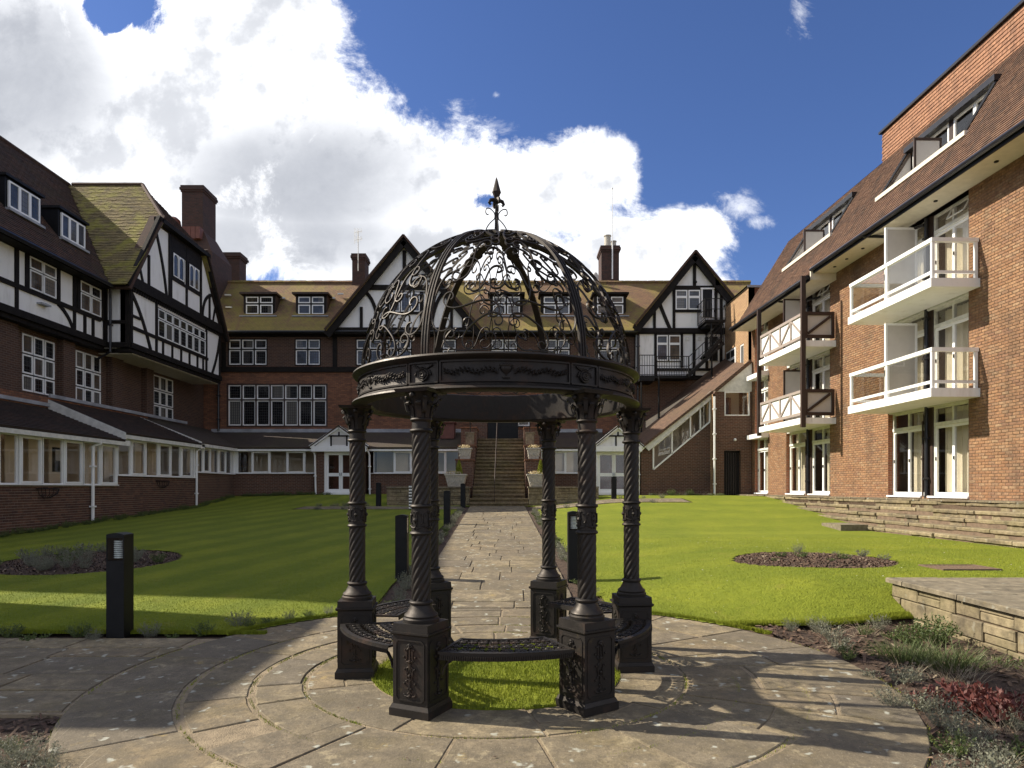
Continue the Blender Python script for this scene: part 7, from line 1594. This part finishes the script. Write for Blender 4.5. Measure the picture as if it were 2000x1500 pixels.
# drain grate in the right lawn
x, y, z = 6.55, 10.0, g1(6.55, 10.0) + 0.012; b = thing('drain_grate', 'rusty slatted drain grate let into the right lawn', 'drain grate', (x, y, z)); M_RUST = mat('rusty_steel', (0.13, 0.085, 0.055), 0.8, 0.3, 20)
m = MB()
for q in ((x - .42, x + .42, y - .30, y - .26), (x - .42, x + .42, y + .26, y + .30), (x - .42, x - .38, y - .26, y + .26), (x + .38, x + .42, y - .26, y + .26)): m.box(*q, z - .05, z + .01)
m.build('frame', M_RUST, b); 
for k in range(12): m = MB(); xx = x - .36 + k * .0655; m.box(xx - .014, xx + .014, y - .26, y + .26, z - .04, z + .004); m.build('bar', M_RUST, b)
m = MB(); m.box(x - .39, x + .39, y - .27, y + .27, z - .07, z - .045); m.build('sump', M_BLACK, b)

# ------------------------------------------------------------------ planting
def tuft(name, n, rad, h0, h1, spread, wd, mt, seg=2, stiff=0.6, flat=0.0, extra=None):
    a = rng.uniform(0, 2 * np.pi, n); rr = rad * np.sqrt(rng.uniform(0, 1, n)); bx, by = rr * np.cos(a), rr * np.sin(a)
    b = a + rng.normal(0, .7, n); tilt = spread * (0.2 + rr / rad) * rng.uniform(.4, 1.2, n); h = rng.uniform(h0, h1, n) * (1 - 0.35 * (rr / rad) ** 2)
    q = rng.uniform(0, 2 * np.pi, n); dx, dy = np.cos(q) * wd / 2, np.sin(q) * wd / 2; V = []
    for j in range(seg + 1):
        t = j / seg; k = 1 - 0.75 * t; ox = np.cos(b) * tilt * h * t ** (1 + stiff); oy = np.sin(b) * tilt * h * t ** (1 + stiff); z = h * t * (1 - flat * t)
        V += [np.stack([bx + ox - dx * k, by + oy - dy * k, z], 1), np.stack([bx + ox + dx * k, by + oy + dy * k, z], 1)]
    V = np.stack(V, 1); c = 2 * (seg + 1); base = (np.arange(n) * c)[:, None]; Fq = np.concatenate([base + np.array([2 * j, 2 * j + 1, 2 * j + 3, 2 * j + 2]) for j in range(seg)])
    me = bulk(name, V.reshape(-1, 3), Fq, mt).data; o = bpy.data.objects[-1] if 0 else None
    return me
def bush(name, n, rad, hgt, size, mt, per=14, wr=.22):
    """branching leafy clump: small leaves along many upright sprigs"""
    ns = max(6, n // per); a = rng.uniform(0, 2 * np.pi, ns); r0 = rad * .3 * rng.uniform(0, 1, ns); r1 = rad * np.sqrt(rng.uniform(.05, 1, ns)); hh = hgt * rng.uniform(.6, 1, ns) * (1 - .35 * (r1 / rad) ** 2); k = n // ns; V = []
    for i in range(ns):
        t = rng.uniform(.15, 1, k); P = np.stack([np.cos(a[i]) * (r0[i] + (r1[i] - r0[i]) * t), np.sin(a[i]) * (r0[i] + (r1[i] - r0[i]) * t), hh[i] * t], 1); D = rng.normal(0, 1, (k, 3)); D[:, 2] = np.abs(D[:, 2]) + .4; D /= np.linalg.norm(D, axis=1)[:, None]; E_ = np.cross(D, rng.normal(0, 1, (k, 3))); E_ /= np.linalg.norm(E_, axis=1)[:, None]; s = size * rng.uniform(.6, 1.2, k)[:, None]
        V.append(np.stack([P, P + D * s * .5 + E_ * s * wr, P + D * s, P + D * s * .5 - E_ * s * wr], 1))
    V = np.concatenate(V); return bulk(name, V.reshape(-1, 3), np.arange(4 * len(V)).reshape(-1, 4), mt).data
protos = {}
def proto(key, f):
    before = set(COL.objects); me = f(); new = [o for o in COL.objects if o not in before]
    for o in new: bpy.data.objects.remove(o)
    protos[key] = me
for i in range(3):
    proto('lav%d' % i, lambda: bush('lavender', 1500, .17, .27, .020, M_LAV, 22, .15)); proto('lavg%d' % i, lambda: bush('lavender', 1100, .15, .22, .022, M_LAVG, 20, .18))
    proto('low%d' % i, lambda: bush('herb', 380, .20, .16, .035, M_LAVG)); proto('grey%d' % i, lambda: bush('herb', 520, .18, .22, .03, M_LAV))
    proto('dry%d' % i, lambda: tuft('stalks', 60, .16, .15, .38, 1.5, .005, M_DRY, stiff=.2, flat=.2))
proto('red', lambda: bush('spurge', 1500, .42, .22, .06, M_REDL)); proto('green', lambda: bush('box', 1500, .26, .42, .035, M_LAVG)); proto('fuzz', lambda: tuft('fern', 500, .3, .1, .28, 1.3, .008, M_LAVG))
def put(key, x, y, s, label, group, cat='plant', z=None, name=None):
    me = protos[key]; o = bpy.data.objects.new(name or {'lav': 'lavender_clump', 'low': 'herb_clump', 'gre': 'grey_shrub', 'dry': 'dry_stalks', 'red': 'crimson_spurge', 'fuz': 'fern_clump'}.get(key[:3], 'shrub'), me); COL.objects.link(o)
    o.location = (x, y, (g1(x, y) - 0.04) if z is None else z); o.rotation_euler = (0, 0, random.uniform(0, 6.28)); o.scale = (s, s, s * random.uniform(.85, 1.15)); o['label'] = label; o['category'] = cat; o['group'] = group; return o
random.seed(99)
def zbed(x, y): return float(soilz(np.array([x]), np.array([y]))[0])
# front edge of the left lawn
for px, py, s, k in ((15, 1245, 1.1, 'lavg0'), (62, 1250, .8, 'low0'), (150, 1243, 1.05, 'lavg1'), (178, 1250, .6, 'lav0'), (290, 1243, .8, 'lav1'), (392, 1240, .95, 'lavg2'), (465, 1225, 1.1, 'lav2'), (330, 1246, .5, 'low2'), (520, 1222, .6, 'low1')):
    y = 1.6 * F / (py - HZ); put(k, (px - 1000) / F * y, y + .05, s, {15: 'lavender tuft cut by the left edge, at the front of the left lawn', 62: 'low green tuft second from the left edge, at the front of the left lawn', 150: 'green lavender tuft left of the nearest bollard', 178: 'small grey tuft just left of the nearest bollard', 290: 'grey lavender tuft just right of the nearest bollard', 330: 'tiny low tuft between bollard and the bushier lavender', 392: 'green lavender tuft midway between nearest bollard and patio curve', 465: 'largest lavender tuft where the lawn edge starts curving', 520: 'low tuft right of the largest lavender on the curving lawn edge'}[px], 'lavender tufts along the front of the left lawn', z=-.04)
for t in range(9): a = R(112 + t * 4.5); put(random.choice(('lav0', 'low1', 'lavg2')), GX + 3.36 * math.cos(a), GY + 3.36 * math.sin(a), .55, 'small lavender tuft on the soil strip between left lawn and paving', 'lavender tufts along the front of the left lawn', z=0.0)
# island beds
for i in range(26):
    a, r = random.uniform(0, 6.28), 1.45 * math.sqrt(random.random()); x, y = -8 + r * math.cos(a), 12.9 + r * math.sin(a)
    put(random.choice(('grey0', 'grey1', 'lav0', 'lav1', 'lavg0', 'low0')), x, y, random.uniform(.8, 1.3), 'grey-green lavender clump in the round bed of the left lawn', 'lavender clumps in the left island bed', z=zbed(x, y))
for x, y, k, s in ((4.98, 11.9, 'lav0', .75), (5.9, 11.5, 'grey1', .8), (6.05, 11.1, 'grey0', .7), (5.6, 11.8, 'grey2', .45), (4.7, 11.1, 'low0', .7), (4.45, 11.3, 'low1', .6), (5.3, 10.9, 'low2', .7), (4.2, 10.9, 'low1', .4), (5.0, 10.7, 'low0', .4)):
    put(k, x, y, s, 'sparse grey lavender sprig in the round bark bed of the right lawn', 'lavender sprigs in the right island bed', z=zbed(x, y))
# along the path
yy_ = 9.3
while yy_ < 26.2:
    for s, e in ((-1, pl), (1, pr)):
        if random.random() < .93:
            x = e(yy_) + s * random.uniform(.16, .30)
            put(random.choice(('lav0', 'lav1', 'lavg0', 'lavg1', 'low1', 'grey0', 'grey2')), x, yy_ + random.uniform(-.1, .1), random.uniform(.6, 1.0), 'tuft in the narrow lavender row on the %s edge of the garden path' % ('left' if s < 0 else 'right'), 'lavender row along the %s of the path' % ('left' if s < 0 else 'right'))
    yy_ += random.uniform(.22, .42)
# bark bed on the right
BED = 'lavender and sedge clumps in the right bark bed'; lb = 'grey-green lavender clump growing in the bark bed right of the patio'
for px, py, k, s in ((1545, 1235, 'lav0', .8), (1600, 1235, 'lav1', 1.15), (1625, 1250, 'grey0', 1.1), (1655, 1290, 'lavg0', .9), (1640, 1265, 'grey1', 1.1), (1715, 1235, 'lav2', 1.0), (1690, 1245, 'lavg1', .8), (1745, 1250, 'low0', .8), (1760, 1340, 'grey2', 1.1), (1745, 1375, 'lav0', 1.1),
                     (1800, 1390, 'grey1', 1.0), (1840, 1430, 'lav1', 1.2), (1890, 1460, 'lav2', 1.2), (1860, 1480, 'lavg1', 1.1), (1930, 1500, 'lav0', 1.0), (1790, 1330, 'lav2', .8), (1980, 1470, 'low1', 1.0), (1970, 1310, 'low2', .9), (1700, 1320, 'grey0', .7), (1990, 1420, 'lav1', .9), (1960, 1540, 'grey0', 1.1), (1885, 1545, 'lav1', 1.1)):
    y = 1.6 * F / (py - HZ); x = (px - 1000) / F * y; s *= .82; put(k, x, y, s, '%s %s in the bark bed, %s, %s' % ({'lav': 'grey lavender', 'gre': 'silvery bushy', 'low': 'low green'}[k[:3]] if k[:4] != 'lavg' else 'greener lavender', ('clump', 'tuft')[s < .95], 'touching the patio' if math.hypot(x - GX, y - GY) < 3.6 else ('beside the lawn edge' if y > 7.1 else ('below the stone wall' if x > 3.7 else 'mid mulch')), 'far end' if py < 1260 else ('halfway along' if py < 1350 else ('nearer' if py < 1450 else 'lowest in the picture'))), BED, z=zbed(x, y) - .01)
for px, py, k, s, lab, c_ in ((1825, 1262, 'green', 1.0, 'upright dark green leafy shrub against the end of the stone wall', 'shrub'), (1780, 1265, 'green', .7, 'smaller green shrub beside the upright one in the bark bed', 'shrub'), (1905, 1385, 'red', 1.0, 'crimson-leaved spurge sprawling below the stone wall', 'plant'), (1985, 1400, 'red', .9, 'crimson-leaved spurge cut by the right edge of the picture', 'plant'), (1850, 1300, 'fuzz', 1.0, 'bright green feathery groundcover at the foot of the stone wall', 'plant'), (1760, 1290, 'fuzz', .8, 'green feathery clump in the middle of the bark bed', 'plant')):
    y = 1.6 * F / (py - HZ); x = (px - 1000) / F * y; put(k, x, y, s, lab, BED, c_, z=zbed(x, y) - .01)
for i in range(30):
    y = random.uniform(3.2, 7.6); x = random.uniform(1.6, 4.5)
    if math.hypot(x - GX, y - GY) > 3.35: put('dry%d' % random.randint(0, 2), x, y, random.uniform(.45, .8), 'spray of dry straw-coloured stalks on the bark mulch', 'dry stalks in the bark beds', z=zbed(x, y))
# lower left corner bed
for px, py, k, s in ((45, 1478, 'lav1', .8), (90, 1490, 'lav0', .7), (15, 1500, 'lav2', .85), (75, 1530, 'grey1', .8), (110, 1520, 'dry0', .6), (118, 1480, 'dry1', .45), (60, 1470, 'dry2', .5), (-30, 1480, 'lav0', .8), (20, 1462, 'lavg0', .6), (20, 1540, 'dry1', .6), (130, 1530, 'low0', .6)):
    y = 1.6 * F / (py - HZ); x = (px - 1000) / F * y; put(k, x, y, s, 'grey lavender and straw tuft in the corner bed below the side path', 'lavender in the lower left corner bed', z=zbed(x, y))
# foot of the walls
for i in range(46): y = 17 + i * .34; put(random.choice(('low0', 'lavg1', 'low2', 'low1')), -13.25 + random.uniform(-.1, .15), y, random.uniform(.9, 1.4), 'dark low groundcover plant at the foot of the stepped corridor wall', 'groundcover along the left corridor wall')
for i in range(30): x = -13 + i * .15 + (0 if i < 25 else 0); put(random.choice(('low0', 'low1', 'lavg2')), x, 33.0 + random.uniform(-.2, .1), random.uniform(.7, 1.5), 'low green plant at the foot of the far corridor wall', 'plants along the far corridor wall')
for i in range(34): x = 6.5 + i * .1; put(random.choice(('low0', 'lav1', 'green' if i % 9 == 0 else 'low2', 'grey1', 'dry1')), x, 32.0 + random.uniform(-.3, .3) - (0.5 if x > 9 else 0), random.uniform(.6, 1.2), 'mixed green and russet plant below the sloping stair house', 'plants along the stair house wall')
for i in range(30):
    x = random.choice((random.uniform(1.3, 6.4), random.uniform(-8.3, -5.6))); put(random.choice(('grey0', 'lav1', 'grey2', 'dry0')), x, random.choice((26.15, 28.05)) + random.uniform(-.05, .05), random.uniform(.7, 1.1), 'low grey heather clump beside the cross path', 'heather beside the cross path')
# bark chips over the near beds
n = 15000; x = rng.uniform(-5.5, 4.62, n); y = rng.uniform(2.6, 7.85, n); r = np.hypot(x - GX, y - GY)
ok = (r > 3.24) & ((x > 0) | (y < 4.84)) ; x, y = x[ok], y[ok]; z = soilz(x, y) + .008; n = len(x)
a = rng.uniform(0, np.pi, n); L = rng.uniform(.012, .045, n); W_ = rng.uniform(.005, .016, n); tz = rng.uniform(-.5, .5, n); c, s = np.cos(a), np.sin(a)
V = np.stack([np.stack([x + c * L * i - s * W_ * j, y + s * L * i + c * W_ * j, z + tz * L * i + .006 * (1 + j * rng.uniform(-1, 1, n)) ], 1) for i, j in ((-1, -1), (1, -1), (1, 1), (-1, 1))], 1)
bulk('bark_mulch', V.reshape(-1, 3), np.arange(4 * n).reshape(n, 4), M_CHIP, kind='stuff')
# island bed bark
for cx_, cy_, rr_ in ((4.95, 11.25, 1.22), (-8.0, 12.9, 1.56)):
    n = 2600; a = rng.uniform(0, 6.283, n); r = rr_ * np.sqrt(rng.uniform(0, 1, n)); x, y = cx_ + r * np.cos(a), cy_ + r * np.sin(a); z = soilz(x, y) + .012; L = rng.uniform(.02, .05, n); q = rng.uniform(0, 6.28, n); t = rng.uniform(-.6, .6, n)
    V = np.stack([np.stack([x + np.cos(q + k) * L * w3, y + np.sin(q + k) * L * w3, z + t * L * (1 if k in (0, 3.14) else -1)], 1) for k, w3 in ((0, 1), (1.57, .5), (3.14, 1), (4.71, .5))], 1)
    bulk('bark_mulch', V.reshape(-1, 3), np.arange(4 * n).reshape(n, 4), M_CHIP, kind='stuff')
